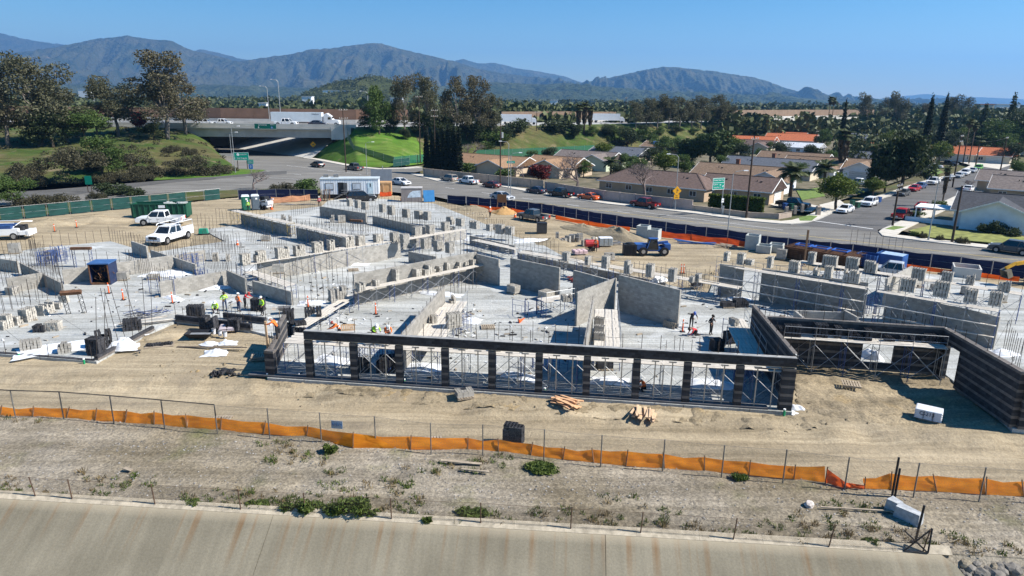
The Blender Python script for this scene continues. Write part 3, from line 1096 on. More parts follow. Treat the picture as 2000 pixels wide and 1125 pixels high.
M_PROP=mat('prop_steel',(0.42,0.40,0.36),0.5,0.2,4,metal=0.4)
mb=MB()
mb.tube([(0,0,0),(0,0,2.9)],0.045,6)
mb.box((0,0,2.9),(0.5,0.1,0.06))
mb.box((0,0,0.02),(0.2,0.2,0.03))
prop_me=mb.mesh('prop',M_PROP)
for a,b_ in zip(COLS[:-1],COLS[1:]):
 for t in(0.36,0.70):
  p=on_line(F0,F1,a+(b_-a)*t)+fn*0.2
  o=link('prop',prop_me,colo,loc=p-F0,rz=fa)
mb=MB()
mb.box((Lb/2,0.24,0.07),(Lb+3.0,0.6,0.13))
sill=mb.build('footing_course',mat('footing_dark',(0.11,0.11,0.115),0.9,0.2,2),colo,loc=BS-F0-fd*3,rz=fa)
PI0=on_line(F0,F1,526)+fn*0.3
corner=thing('corner_wall','unfinished banded dark corner wall with stepped top at the left end of the colonnade','wall',PI0)
PB=S(560,672)
bd=(PB-PI0).normalized()
dark_wall(corner,PI0-fd*0.3,PI0+fd*0.42,ZS,2.15,0.42,40,phase=0)
Lw=(PB-PI0).length
dark_wall(corner,PI0+bd*0.3,PI0+bd*(Lw*0.55),ZS,2.15,0.3,60)
dark_wall(corner,PI0+bd*(Lw*0.55),PB,ZS,2.75,0.3,60)
rebar_row(corner,PI0+bd*0.4,PB,2.1,1.3,0.9)
R0=S(1546,801)+fn*0.25
R1=at(1473,597,ZT)
R1.z=ZS
rw=thing('return_wall','dark block return wall at the right end of the colonnade','wall',R0)
dr=(R1-R0).normalized()
dark_wall(rw,R0+dr*0.35,R1,ZS,ZT,0.3,200)
rebar_row(rw,R0,R1,ZT,0.7,1.6)
mb=MB()
mb.bar(R0+Vector((0,0,ZT+0.02))-R0,R1-R0+Vector((0,0,ZT+0.02)),0.14,0.03)
o=mb.build('grout_top',M_SLAB,rw)
o.location.z=-ZS
Q0=at(1494,618,ZT)
Q1=at(1846,640,ZT)
Q0.z=Q1.z=ZS
qd=(Q1-Q0).normalized()
LQ=(Q1-Q0).length
def s_at(P,Q,px):
 return(on_line(P,Q,px)-P).dot((Q-P).normalized())
recess=thing('recessed_wall','dark recessed block wall with a tall window opening behind a scaffold','wall',Q0)
o1,o2=s_at(Q0,Q1,1672),s_at(Q0,Q1,1733)
dark_wall(recess,Q0+qd*0.2,Q1,ZS,ZT,0.3,220,openings=((o1,o2,0.75,2.7),),near=o2)
rebar_row(recess,Q0,Q1,ZT,0.8,1.3)
mb=MB()
mb.bar(Vector((0,0,ZT+0.02)),Q1-Q0+Vector((0,0,ZT+0.02)),0.14,0.03)
o=mb.build('grout_top',mat('wet_grout',(0.2,0.19,0.18)),recess)
o.location.z=-ZS
V0=Q1.copy()
V1=S(1977,835)
vd=(V1-V0).normalized()
LV=(V1-V0).length
stripe=thing('striped_wall','dark block wall with pale horizontal stripes at the right edge','wall',V0)
dark_wall(stripe,V0+vd*0.2,V1,ZS,ZT,0.4,290,openings=((0.6,2.3,0.0,2.9),),near=LV)
rebar_row(stripe,V0,V1,ZT,0.8,1.2)
V2=S(2120,846)
v2=(V2-V1).normalized()
dark_wall(stripe,V1+v2*0.2,V1+v2*1.0,ZS,ZT,0.4,60)
dark_wall(stripe,V1+v2*1.0,V2,3.1,ZT,0.4,30)
mb=MB()
mb.bar(Vector((0,0,ZT+0.02)),V1-V0+Vector((0,0,ZT+0.02)),0.2,0.03)
o=mb.build('grout_top',mat('wet_grout',(0.2,0.19,0.18)),stripe)
o.location.z=-ZS
low=thing('starter_course','low dark starter wall of two block courses behind the stacked block on the dirt','wall',S(343,626))
dark_wall(low,S(345,627),S(492,645),ZS,ZS+0.6,0.3,120)
rebar_row(low,S(345,627),S(492,645),ZS+0.5,1.2,0.8)
low=thing('starter_course','short dark starter wall in front of the standing workers','wall',S(438,613))
dark_wall(low,S(438,622),S(520,633),ZS,ZS+0.6,0.3,80)
rebar_row(low,S(438,622),S(520,633),ZS+0.5,1.2,0.8)
low=thing('starter_course','single dark course along the front edge of the left slab','wall',S(-200,672))
dark_wall(low,S(-200,673),S(187,704),ZS-0.35,ZS+0.05,0.3,150)
dark_wall(low,S(188,704),S(299,644),ZS-0.05,ZS+0.35,0.3,120)
rebar_row(low,S(190,703),S(298,646),ZS+0.3,5.0,0.85,0.06,lean=(-0.13,0.0))
rebar_row(low,S(-150,680),S(180,704),ZS,1.2,3.2)
field=[
 ((-30,622),(125,578),2.6,0.85,'left end of the slab'),
 ((-20,505),(70,488),2.4,0.55,'far left slab edge'),
 ((60,500),(118,540),2.6,0.55,'slab by the door frame'),
 ((70,485),(216,471),2.2,0.9,'back edge of the far left slab'),
 ((216,471),(294,494),2.2,0.8,'right edge of the far left slab'),
 ((388,452),(478,437),2.8,0.6,'slab behind the concrete pit'),
 ((330,500),(440,473),2.2,0.7,'edge of the concrete pit'),
 ((400,470),(480,520),2.6,0.7,'slab between pit and long platform'),
 ((569,462),(700,470),2.6,0.6,'middle far room'),
 ((570,425),(628,405),2.6,0.7,'far slab edge by the portable toilets'),
 ((640,400),(850,410),2.2,0.65,'slab edge in front of the office trailer'),
 ((850,410),(1000,465),2.2,0.6,'far slab edge by the dark pickup'),
 ((960,470),(1090,500),2.0,0.7,'slab edge by the mortar mixer'),
 ((560,600),(690,580),2.2,0.6,'slab under the stepped boards'),
 ((545,560),(650,540),2.8,0.7,'central left room'),
 ((880,580),(930,562),2.4,0.6,'foot of the central wall'),
 ((700,450),(860,480),2.4,0.55,'middle far slab'),
 ((1330,575),(1400,560),2.4,0.7,'gap left of the right scaffold'),
 ((1560,530),(1990,590),2.6,1.0,'back row of the right wing'),
 ((1960,680),(1990,720),2.6,0.5,'right wing slab edge'),
 ((1660,480),(1760,495),2.4,0.8,'street side of the rusty bar stack'),
 ((0,562),(45,540),2.4,0.6,'left edge by the low wall'),
 ((10,608),(95,578),2.4,0.7,'slab behind the left block row'),
 ((250,522),(330,562),2.2,0.6,'slab right of the blue steel box'),
 ((402,520),(450,548),2.4,0.55,'slab left of the doorway gap'),
 ((410,502),(470,482),2.4,0.6,'slab in front of the pit'),
 ((482,470),(560,500),2.4,0.6,'foot of the far left platform'),
 ((600,500),(700,478),2.4,0.55,'slab behind the middle left stacks'),
 ((560,452),(650,474),2.2,0.55,'far left room floor'),
 ((620,436),(720,455),2.2,0.6,'foot of the far wall by the trailer'),
 ((690,420),(830,442),2.2,0.55,'far room beyond the trailer wall'),
 ((760,434),(900,462),2.2,0.55,'far row of stacks'),
 ((830,484),(930,505),2.2,0.55,'room beyond the central wall'),
 ((900,500),(1000,478),2.2,0.6,'gap right of the central return wall'),
 ((610,572),(690,556),2.2,0.6,'central room entrance'),
 ((1010,522),(1100,545),2.0,0.6,'slab behind the freestanding wall'),
 ((1230,535),(1345,560),2.0,0.6,'foot of the slender towers'),
 ((1500,640),(1640,652),2.0,0.5,'slab around the small block room'),
 ((1700,642),(1835,655),2.0,0.5,'slab behind the recessed wall'),
 ((1300,690),(1400,700),1.4,0.6,'slab behind the right half of the colonnade'),
 ((930,660),(1130,672),1.6,0.9,'slab behind the middle of the colonnade'),
]
for a,b_,h,st,lab in field:
 A=S(*a)
 f=thing('starter_bars','row of thin upright rebar at the '+lab,'rebar',A,group='starter bars in the slabs')
 rebar_row(f,A,S(*b_),ZS-0.02,h,st)
def frame_mesh(h,w,m,name='frame'):
 mb=MB()
 for y in(0,w):
  mb.tube([(0,y,0),(0,y,h)],0.03,5)
 for z in(h-0.08,h-0.55,0.5):
  mb.tube([(0,0,z),(0,w,z)],0.018,4)
 mb.tube([(0,w*0.25,0.5),(0,w*0.25,h-0.55)],0.016,4)
 mb.tube([(0,w*0.75,0.5),(0,w*0.75,h-0.55)],0.016,4)
 return mb.mesh(name,m)
def brace_mesh(l,h):
 mb=MB()
 mb.tube([(0,0,0.3),(l,0,h-0.3)],0.02,4)
 mb.tube([(0,0.02,h-0.3),(l,0.02,0.3)],0.02,4)
 return mb.mesh('cross_brace',M_TUBEG)
def plank_mesh(l,w=0.28):
 mb=MB()
 mb.box((0,0,0),(l,w-0.015,0.05))
 return mb.mesh('plank',M_PLANK)
SCAF={}
def scaffold(key,label,a,b_,z,width=1.25,ext=0.0,tubes=None,rail=0.0,ledgers=False,bay=2.1,base=ZS,side=1):
 A,B=at(*a,z),at(*b_,z)
 A0=Vector((A.x,A.y,base))
 L=(B-A).length
 n=max(1,int(round(L/bay)))
 bl=L/n
 rz=ang(A,B)
 t=thing('scaffold',label,'scaffold',A0,rz,'frame scaffolds around the block walls')
 h=z-base
 width*=side
 fm=[frame_mesh(h+0.02,width,m)for m in(tubes or[M_TUBEB,M_TUBEG])]
 bm_=brace_mesh(bl,h)
 pm=plank_mesh(bl+0.12)
 for i in range(n+1):
  link('frame',fm[i%len(fm)],t,loc=(i*bl,0,0))
  if rail:
   mb=MB()
   mb.tube([(0,0,0),(0,0,rail)],0.02,5)
   link('guard_post',mb.mesh('guard_post',M_TUBEG),t,loc=(i*bl,0,h))
 for i in range(n):
  link('cross_brace',bm_,t,loc=(i*bl,-0.03,0))
  if i%2==0:
   link('cross_brace',bm_,t,loc=(i*bl,width+0.03,0))
  k=max(2,int(abs(width)/0.28))
  for j in range(k):
   if rnd.random()<0.06:
    continue
   link('plank',pm,t,loc=((i+0.5)*bl+rnd.uniform(-.12,.12),width*(j+0.5)/k+rnd.uniform(-.015,.015),h+0.03+0.012*(i%2)),rot=(0,rnd.gauss(0,0.006),rnd.gauss(0,0.012)))
 if rail:
  mb=MB()
  for zz in(0.5,1.0):
   mb.tube([(0,0,h+rail*zz),(L,0,h+rail*zz)],0.018,4)
  mb.build('guard_rail',M_TUBEG,t)
 if ledgers:
  for zz in(0.36,0.66):
   for i in range(n):
    mb=MB()
    mb.box((bl/2,-0.2,0),(bl+0.1,0.3,0.05))
    link('ledger_plank',mb.mesh('ledger_plank',M_PLANK),t,loc=(i*bl,0,h*zz+0.01*(i%2)))
 SCAF[key]=(A,B,z,rz,width)
 return t
scaffold('central','long scaffold with plank platform in front of the tall central wall',(699,570),(952,518),2.0,width=0.9)
scaffold('midleft','scaffold platform loaded with block towers in the middle left',(471,520),(765,472),2.35)
scaffold('midfar','scaffold platform with block stacks right of the middle left platform',(768,474),(911,449),2.2)
scaffold('farleft','bare plank scaffold beside the portable toilets',(450,412),(560,437),2.2,tubes=[M_TUBEY,M_TUBEG])
scaffold('farleft2','bare plank scaffold in front of the far left room',(566,439),(672,463),2.2)
scaffold('towers','scaffold with a row of slender block towers near the blue telehandler',(1012,494),(1440,565),1.9,rail=1.0)
scaffold('towers2','low plank scaffold left of the mortar mixer',(920,470),(1002,488),1.5)
scaffold('right_a','tall scaffold with white ledger planks at the left of the right wing',(1399,519),(1690,566),3.4,width=1.1,ledgers=True,rail=1.0)
scaffold('right_b','tall scaffold with white ledger planks at the right of the right wing',(1712,571),(1950,611),3.4,width=1.1,ledgers=True,rail=1.0)
scaffold('right_back','rear plank scaffold behind the right wing stacks',(1560,513),(1995,578),2.9,width=1.3)
nq=Vector((qd.y,-qd.x,0))
qa,qb=Q0+qd*1.2+nq*1.75,Q1-qd*0.4+nq*1.75
ZR=ztop((qa+qb)/2,672)
_p=lambda q,z:proj((q.x,q.y,z))
scaffold('recess','scaffold with plank platform and charcoal block in the recess',_p(qa,ZR),_p(qb,ZR),ZR,width=1.35,rail=1.0,base=0.0)
scaffold('walk','plank walk scaffold beside the narrow wall behind the colonnade',(1212,682),(1206,607),1.9,width=2.0,bay=2.4,rail=1.1)
scaffold('diag','scaffold boards along the right of the sunlit diagonal wall',(862,672),(913,590),1.7,width=2.3,bay=2.4,rail=1.1)
_p=lambda q,z:proj((q.x,q.y,z))
zb_=2.55
for key,lab,s0,s1 in(('behind','plank platform running behind the colonnade beam, left half',0.3,0.5),('behind2','plank platform running behind the colonnade beam, right half',0.505,0.985)):
 scaffold(key,lab,_p(F0.lerp(F1,s0 if key!='behind' else 0.03)+fn*0.75,zb_),_p(F0.lerp(F1,s1)+fn*0.75,zb_),zb_,width=2.3,bay=1.9)
scaffold('side','plank scaffold inside the right return wall',(1494,697),(1453,624),1.9,width=1.7,bay=2.4,rail=1.1)
scaffold('steps','scaffold boards stepping back from the left end of the colonnade',(598,640),(700,580),1.2,width=1.3)
scaffold('little','small scaffold with a few blocks at the free wall end',(1067,592),(1122,583),1.7,width=1.6,rail=1.0)
scaffold('nook','short scaffold by the doorway gap with pallets of block',(478,533),(556,560),1.6)
def block_mesh(m):
 mb=MB()
 mb.box((0,-0.082,0),(0.392,0.032,0.19))
 mb.box((0,0.082,0),(0.392,0.032,0.19))
 for x in(-0.18,0,0.18):
  mb.box((x,0,0.0),(0.032,0.132,0.188))
 return mb.mesh('block',m)
BLK={'grey':block_mesh(M_CMU),'pale':block_mesh(M_CMU2),'dark':block_mesh(M_DARKB)}
def stack(label,rect,z,rz,kind='grey',deep=1,group='loose block stacked for the masons'):
 x0,y0,x1,y1=rect
 p=at((x0+x1)/2,y1,z)
 H=max(0.2,ztop(p,y0)-z)
 W=(x1-x0)/ppm(p)
 t=thing('block_stack',label,'block stack',p,rz,group)
 c=abs(math.cos(rz))*0.2
 cols=max(2,int(round((W-0.15*abs(math.sin(rz)))/0.24)))
 rows=max(1,int(round(H/0.2)))
 if cols*rows>40:
  cols=max(1,40//rows)
 for i in range(cols):
  rr=rows if rnd.random()<0.86 else max(1,rows-rnd.randint(1,2))
  for r in range(rr):
   for y in((0.1,0.51)if cols>1 and rows>2 else(0.1,)):
    link('block',BLK[kind],t,loc=((i-(cols-1)/2)*0.24+rnd.gauss(0,0.012),y+rnd.gauss(0,0.015),(r+0.5)*0.2),rot=(0,0,PI/2+rnd.gauss(0,0.03)))
 return t
def C(o,zoom,*rects):
 return[(o[0]+r[0]/zoom,o[1]+r[1]/zoom,o[0]+r[2]/zoom,o[1]+r[3]/zoom)for r in rects]
O2,O3,O4=(400,360),(800,360),(1200,420)
Z2,Z5=2.96,2.678
O5=(1500,420)
STACKS=[
 ('on the middle left platform','midleft',1.8,'pale',C(O2,Z2,(215,400,270,465),(295,385,360,448),(420,362,495,425),(520,355,590,412),(625,332,695,392),(715,322,760,380),(810,302,870,360),(880,295,935,352),(985,288,1022,335))),
 ('on the middle platform','midfar',1.8,'grey',C(O2,Z2,(1080,275,1130,332),(1138,285,1190,342),(1205,245,1265,297),(1290,235,1335,285),(1380,222,1420,268))),
 ('beyond the central room','midfar',1.2,'grey',C(O2,Z2,(1200,300,1230,347),(1260,310,1315,372),(1330,322,1395,387),(1405,338,1450,397))),
 ('in the far row by the office trailer','towers',1.0,'grey',C(O2,Z2,(820,85,845,127),(862,92,895,137),(900,100,940,147),(1003,115,1040,162),(1043,125,1100,177),(1130,140,1185,192),(1205,150,1250,202),(1255,155,1300,207))),
 ('in the far row by the dark pickup','towers',1.0,'grey',C(O3,Z2,(20,150,70,202),(75,155,115,207),(205,185,255,232),(260,195,310,242),(335,208,400,257),(440,235,470,270),(490,235,540,287),(548,245,595,292))),
 ('in the slender tower row','towers',1.65,'grey',C(O3,Z2,(875,390,920,442),(1005,418,1040,467),(1105,420,1145,487),(1235,445,1275,517),(1358,465,1405,537))+C(O4,Z2,(302,308,352,387),(430,360,455,390),(465,345,488,385))),
 ('on the central wall platform','central',1.8,'pale',C(O2,Z2,(885,565,935,617),(980,558,1015,587),(1098,490,1130,557),(1215,495,1255,532),(1262,488,1300,525),(1310,480,1335,512),(1390,458,1425,490))+C(O3,Z2,(30,492,75,532),(100,470,135,520),(165,470,195,505),(205,455,240,492),(270,450,300,482),(320,445,340,468),(360,432,385,465),(395,420,420,457))),
 ('on the right wing platform','right_a',3.45,'pale',C(O4,Z2,(625,210,660,268),(705,225,745,287),(755,262,795,290),(875,245,910,307),(1000,265,1062,335),(1140,290,1180,352),(1205,295,1255,367),(1320,320,1410,392))),
 ('on the right end platform','right_b',3.45,'pale',C(O5,Z5,(690,335,760,402),(865,357,935,432),(1020,392,1085,462),(1150,405,1215,477))),
 ('on the rear right platform','right_back',2.95,'grey',C(O5,Z5,(205,200,240,252),(275,212,360,272),(395,228,470,292),(500,242,560,302),(745,280,815,342),(898,303,960,362),(1030,318,1075,365),(1200,345,1262,402))),
 ('on the recess platform','recess',ZR+0.06,'dark',C(O5,Z5,(60,595,85,632),(92,585,170,635),(240,575,310,640),(345,592,385,642),(425,615,455,648),(462,620,490,650),(510,610,540,657),(612,630,660,660),(690,632,760,662),(800,628,890,668))),
]
for where,key,z,kind,rects in STACKS:
 rz=SCAF[key][3]
 z=SCAF[key][2]+0.07 if 'platform' in where or 'tower row' in where else z
 for i,r in enumerate(rects):
  lab='%s stack of %s block from the left %s'%(ORD[i].capitalize(),{'grey':'grey','pale':'pale','dark':'charcoal'}[kind],where)
  stack(lab,r,z,rz,kind)
O1=(0,340)
rzL=ang(S(0,640),S(125,590))
GS=[
 ('tall grey block stack nearest the left edge on the slab',C(O1,Z2,(5,815,90,892))[0],'pale',rzL),
 ('second grey block stack of the left slab row',C(O1,Z2,(85,822,145,870))[0],'pale',rzL),
 ('third grey block stack of the left slab row',C(O1,Z2,(142,770,225,848))[0],'pale',rzL),
 ('fourth grey block stack of the left slab row',C(O1,Z2,(235,745,330,808))[0],'pale',rzL),
 ('short end stack of the left slab row by the bent frame',C(O1,Z2,(335,740,365,780))[0],'pale',rzL),
 ('small grey stack behind the bent frame',C(O1,Z2,(370,700,410,742))[0],'pale',rzL),
 ('loose grey blocks at the foot of the short left wall',C(O1,Z2,(60,655,120,695))[0],'grey',rzL),
 ('grey blocks on a pallet on the far left slab',C(O1,Z2,(255,435,345,472))[0],'pale',0.1),
 ('mixed grey and dark blocks laid out on the left slab',C(O1,Z2,(262,862,340,908))[0],'pale',0.1),
 ('low charcoal blocks laid out on the left slab',C(O1,Z2,(190,880,262,915))[0],'dark',0.1),
 ('big charcoal block stack at the front of the left slab',C(O1,Z2,(487,950,600,1050))[0],'dark',-0.2),
 ('charcoal block stack half under a pale sheet',C(O1,Z2,(565,905,650,1005))[0],'dark',0.6),
 ('row of grey blocks at the front edge of the left slab',C(O1,Z2,(128,965,230,1018))[0],'grey',0.5),
 ('short row of grey blocks right of the green pipe',C(O1,Z2,(340,985,412,1035))[0],'grey',0.5),
 ('charcoal block stack behind the pale sheet',C(O1,Z2,(718,838,815,905))[0],'dark',0.4),
 ('charcoal block tower beside the kneeling worker',C(O1,Z2,(1085,758,1170,835))[0],'dark',0.1),
 ('wide charcoal block stack standing on the dirt, left',(390,620,420,645),'dark',-0.15),
 ('wide charcoal block stack standing on the dirt, right',(440,622,468,645),'dark',-0.15),
 ('charcoal block row behind the worker in lime vest',(490,585,514,608),'dark',-0.1),
 ('two pale block stacks on the stepped boards, left',C(O2,Z2,(722,612,762,682))[0],'grey',0.6),
 ('pale block stack on the stepped boards, right',C(O2,Z2,(765,592,822,662))[0],'grey',0.6),
 ('charcoal block stack in front of the stepped boards',C(O2,Z2,(582,715,640,792))[0],'dark',0.3),
 ('charcoal block stack by the stepped boards, low',C(O2,Z2,(640,720,682,765))[0],'dark',0.3),
 ('charcoal block stack behind the worker in orange',(556,630,580,655),'dark',0.5),
 ('charcoal block stack at the left end of the colonnade',(572,628,602,660),'dark',0.5),
 ('charcoal block stack left of the barrow',(553,605,574,626),'dark',0.2),
 ('grey stack on the slab in the far left room',C(O2,Z2,(440,175,470,210))[0],'grey',0.2),
 ('grey stack right of the first one in the far left room',C(O2,Z2,(485,178,500,215))[0],'grey',0.2),
 ('single pale stack by the pallet of block in the far room',C(O2,Z2,(725,182,748,222))[0],'pale',0.2),
 ('two little block piles on the slab, left',C(O2,Z2,(45,402,78,445))[0],'pale',0.3),
 ('two little block piles on the slab, right',C(O2,Z2,(120,405,148,445))[0],'pale',0.3),
 ('clutter of pale block on the diagonal wall boards',C(O3,Z2,(215,755,310,830))[0],'pale',0.4),
 ('small block pile on the diagonal wall boards, far',C(O3,Z2,(240,652,265,685))[0],'pale',0.4),
 ('small block pile on the diagonal wall boards, near',C(O3,Z2,(130,765,160,802))[0],'pale',0.4),
 ('line of blocks on the plank walk, far',(1173,622,1184,634),'pale',1.2),
 ('line of blocks on the plank walk, middle',(1173,638,1184,650),'pale',1.2),
 ('line of blocks on the plank walk, near',(1172,652,1185,664),'pale',1.2),
 ('grey block and pallet on the right inner scaffold',C(O4,Z2,(685,605,720,642))[0],'grey',0.4),
 ('dark clutter of block below the right inner scaffold, left',C(O4,Z2,(640,680,715,745))[0],'dark',0.3),
 ('dark clutter of block below the right inner scaffold, right',C(O4,Z2,(565,720,640,790))[0],'dark',0.3),
 ('dark supplies at the foot of the right scaffold',C(O4,Z2,(690,492,780,535))[0],'dark',0.1),
 ('charcoal block pile inside the second bay',(735,700,772,728),'dark',0.1),
 ('charcoal block pile inside the first bay',(690,705,720,728),'dark',0.1),
 ('pale blocks on the beam platform, left',(895,672,915,682),'pale',-0.1),
 ('pale blocks on the beam platform, middle',(960,676,978,686),'pale',-0.1),
 ('pale blocks on the small scaffold',C(O3,Z2,(885,640,940,680))[0],'pale',0.2),
]
for lab,r,kind,rz in GS:
 stack(lab,r,ZS if not any(w in lab for w in('stepped boards, ','diagonal wall boards','plank walk','inner scaffold','beam platform','on the small scaffold'))or 'below' in lab else 2.6 if 'beam' in lab else 1.95 if 'walk' in lab or 'inner' in lab else(1.28 if 'stepped' in lab else 1.78),rz,kind)
# ================================================================== vehicles
M_GLASS=mat('vehicle_glass',(0.012,0.016,0.02),0.06,0.05,1,spec=0.8)
M_TYRE=mat('tyre_rubber',(0.018,0.018,0.018),0.85,0.2,6)
M_RIM=mat('wheel_rim',(0.42,0.42,0.43),0.35,0.15,4,metal=0.7)
M_TRIM=mat('black_trim',(0.02,0.02,0.022),0.6,0.2,4)
M_HEAD=mat('headlight_lens',(0.75,0.77,0.8),0.1,0.05,3,spec=0.8)
M_TAIL=mat('tail_light_red',(0.42,0.015,0.012),0.2,0.1,3,spec=0.7)
M_CHROME=mat('chrome',(0.6,0.6,0.62),0.2,0.05,3,metal=1.0)
def paint(name,c):
 return mat('paint_'+name,c,0.28,0.05,1.0,spec=0.6)
PAINT={
 'white':paint('white',(0.78,0.79,0.80)),'black':paint('black',(0.012,0.012,0.014)),'silver':paint('silver',(0.42,0.43,0.44)),
 'grey':paint('grey',(0.09,0.095,0.10)),'navy':paint('navy',(0.025,0.03,0.055)),'orange':paint('orange',(0.55,0.11,0.03)),
 'maroon':paint('maroon',(0.14,0.018,0.02)),'red':paint('red',(0.42,0.02,0.022)),'tan':paint('tan',(0.30,0.27,0.23)),
 'dkred':paint('dark_red',(0.09,0.015,0.018)),'blue':paint('blue',(0.06,0.10,0.22)),'green':paint('green',(0.15,0.4,0.08)),'dkgreen':paint('dark_green',(0.04,0.05,0.05)),
}
def loft_profile(prof,w,edge=0.10,sx=0.965,sz=0.94):
 cx=sum(p[0]for p in prof)/len(prof)
 cz=sum(p[1]for p in prof)/len(prof)
 small=[(cx+(x-cx)*sx,cz+(z-cz)*sz)for x,z in prof]
 n=len(prof)
 vs=[]
 for y,P in((-w/2,small),(-w/2+edge,prof),(w/2-edge,prof),(w/2,small)):
  vs+=[(x,y,z)for x,z in P]
 fs=[]
 for r in range(3):
  for i in range(n):
   j=(i+1)%n
   fs.append((r*n+i,r*n+j,(r+1)*n+j,(r+1)*n+i))
 fs.append(tuple(range(n)))
 fs.append(tuple(reversed(range(3*n,4*n))))
 mb=MB()
 mb.add(vs,fs)
 return mb
SPEC={
 'sedan':dict(L=4.75,W=1.83,prof=[(-2.37,.38),(-2.36,.78),(-2.22,1.0),(-1.6,1.04),(0.95,.98),(1.7,.90),(2.2,.76),(2.36,.6),(2.37,.34),(1.6,.24),(-1.6,.24)],cab=(-1.85,1.15,-1.15,0.30,.98,1.46),wx=1.42,wr=.33),
 'coupe':dict(L=5.0,W=1.92,prof=[(-2.5,.42),(-2.5,.92),(-2.35,1.04),(-1.5,1.06),(0.7,1.0),(1.6,.97),(2.35,.90),(2.5,.75),(2.5,.36),(1.6,.24),(-1.6,.24)],cab=(-1.65,0.75,-0.95,0.05,1.0,1.45),wx=1.5,wr=.36),
 'suv':dict(L=4.85,W=1.95,prof=[(-2.42,.45),(-2.42,.95),(-2.35,1.1),(0.9,1.08),(1.6,1.04),(2.25,.95),(2.42,.75),(2.42,.4),(1.6,.3),(-1.6,.3)],cab=(-2.36,1.15,-2.05,0.45,1.07,1.76),wx=1.45,wr=.37),
 'pickup':dict(L=5.9,W=2.03,prof=[(-0.95,.5),(-0.95,1.12),(1.2,1.14),(1.9,1.13),(2.75,1.06),(2.95,.9),(2.95,.45),(2.0,.38),(-0.9,.38)],cab=(-0.95,1.45,-0.8,0.75,1.12,1.88),wx=1.85,wr=.40),
}
_vparts={}
def vparts(kind,col):
 key=(kind,col)
 if key in _vparts:
  return _vparts[key]
 sp=SPEC[kind]
 L,W=sp['L'],sp['W']
 P=PAINT[col]
 out=[]
 out.append(('body',loft_profile(sp['prof'],W).mesh('body',P,False)))
 x0,x1,t0,t1,zb,zt=sp['cab']
 yb,yt=W/2-0.09,W/2-0.27
 mb=MB()
 vs=[(x0,-yb,zb),(x1,-yb,zb),(x1,yb,zb),(x0,yb,zb),(t0,-yt,zt),(t1,-yt,zt),(t1,yt,zt),(t0,yt,zt)]
 mb.add(vs,[(3,2,1,0),(4,5,6,7),(0,1,5,4),(1,2,6,5),(2,3,7,6),(3,0,4,7)])
 out.append(('windows',mb.mesh('windows',M_GLASS)))
 mb=MB()
 e=0.035
 mb.add([(t0-0.1,-yt-e,zt-0.07),(t1+0.1,-yt-e,zt-0.07),(t1+0.1,yt+e,zt-0.07),(t0-0.1,yt+e,zt-0.07),(t0+.08,-yt+0.1,zt+0.045),(t1-.1,-yt+0.1,zt+0.045),(t1-.1,yt-0.1,zt+0.045),(t0+.08,yt-0.1,zt+0.045)],
        [(4,5,6,7),(0,1,5,4),(1,2,6,5),(2,3,7,6),(3,0,4,7)])
 for s in(-1,1):
  for(xa,xb)in((x0,t0),(x1,t1)):
   mb.bar((xa,s*(yb+0.0),zb),(xb,s*(yt+0.01),zt),0.10,0.07)
  xm,tm=(x0+x1)/2-0.15,(t0+t1)/2-0.15
  mb.bar((xm,s*(yb+.005),zb),(tm,s*(yt+0.012),zt),0.08,0.05)
 if kind=='suv':
  for s in(-1,1):
   mb.bar((x0+.75,s*(yb+.005),zb),(t0+.75,s*(yt+0.012),zt),0.08,0.05)
 out.append(('roof',mb.mesh('roof',P)))
 if kind=='pickup':
  mb=MB()
  bx0,bx1=-2.93,-0.98
  for s in(-1,1):
   mb.box(((bx0+bx1)/2,s*(W/2-0.09),0.80),(bx1-bx0,0.16,0.62))
  mb.box((bx0+0.05,0,0.80),(0.10,W-0.34,0.62))
  mb.box(((bx0+bx1)/2,0,0.56),(bx1-bx0,W-0.30,0.12))
  out.append(('bed',mb.mesh('bed',P)))
  mb=MB()
  mb.box(((bx0+bx1)/2,0,0.66),(bx1-bx0-0.15,W-0.36,0.08))
  out.append(('bed_liner',mb.mesh('bed_liner',M_TRIM)))
 front=max(p[0]for p in sp['prof'])
 rear=-L/2
 for s in(-1,1):
  mb=MB()
  mb.box((front-0.06,s*(W/2-0.28),0.72 if kind in('sedan',)else 0.86),(0.16,0.40,0.15))
  out.append(('headlight',mb.mesh('headlight',M_HEAD)))
  mb=MB()
  mb.box((rear+0.05,s*(W/2-0.20),0.86 if kind!='pickup' else 0.9),(0.13,0.32,0.17 if kind!='pickup' else 0.34))
  out.append(('tail_light',mb.mesh('tail_light',M_TAIL)))
  mb=MB()
  mb.box((x1-0.35,s*(W/2+0.08),zb+0.07),(0.12,0.2,0.14))
  out.append(('mirror',mb.mesh('mirror',P)))
 mb=MB()
 mb.box((front-0.02,0,0.66 if kind!='pickup' else 0.85),(0.12,W*0.5,0.22 if kind!='pickup' else 0.32))
 out.append(('grille',mb.mesh('grille',M_TRIM)))
 mb=MB()
 mb.box((front+0.02,0,0.46),(0.16,W*0.9,0.18))
 mb.box((rear-0.02,0,0.5),(0.16,W*0.9,0.18))
 out.append(('bumper',mb.mesh('bumper',M_CHROME if kind=='pickup' else P)))
 mb=MB()
 mb.box((rear-0.06,0,0.72),(0.06,0.34,0.16))
 out.append(('number_plate',mb.mesh('number_plate',M_HEAD)))
 mb=MB()
 xs=[x0+(0.25 if kind!='pickup' else 0.12),(x0+x1)/2-0.15,x1-0.35]
 for s in(-1,1):
  for x in xs:
   mb.box((x,s*(W/2+0.001),0.72),(0.03,0.012,0.5))
  mb.box((0,s*(W/2+0.002),0.40),(L*0.5,0.014,0.08))
 out.append(('door_seam',mb.mesh('door_seam',M_TRIM)))
 mb=MB()
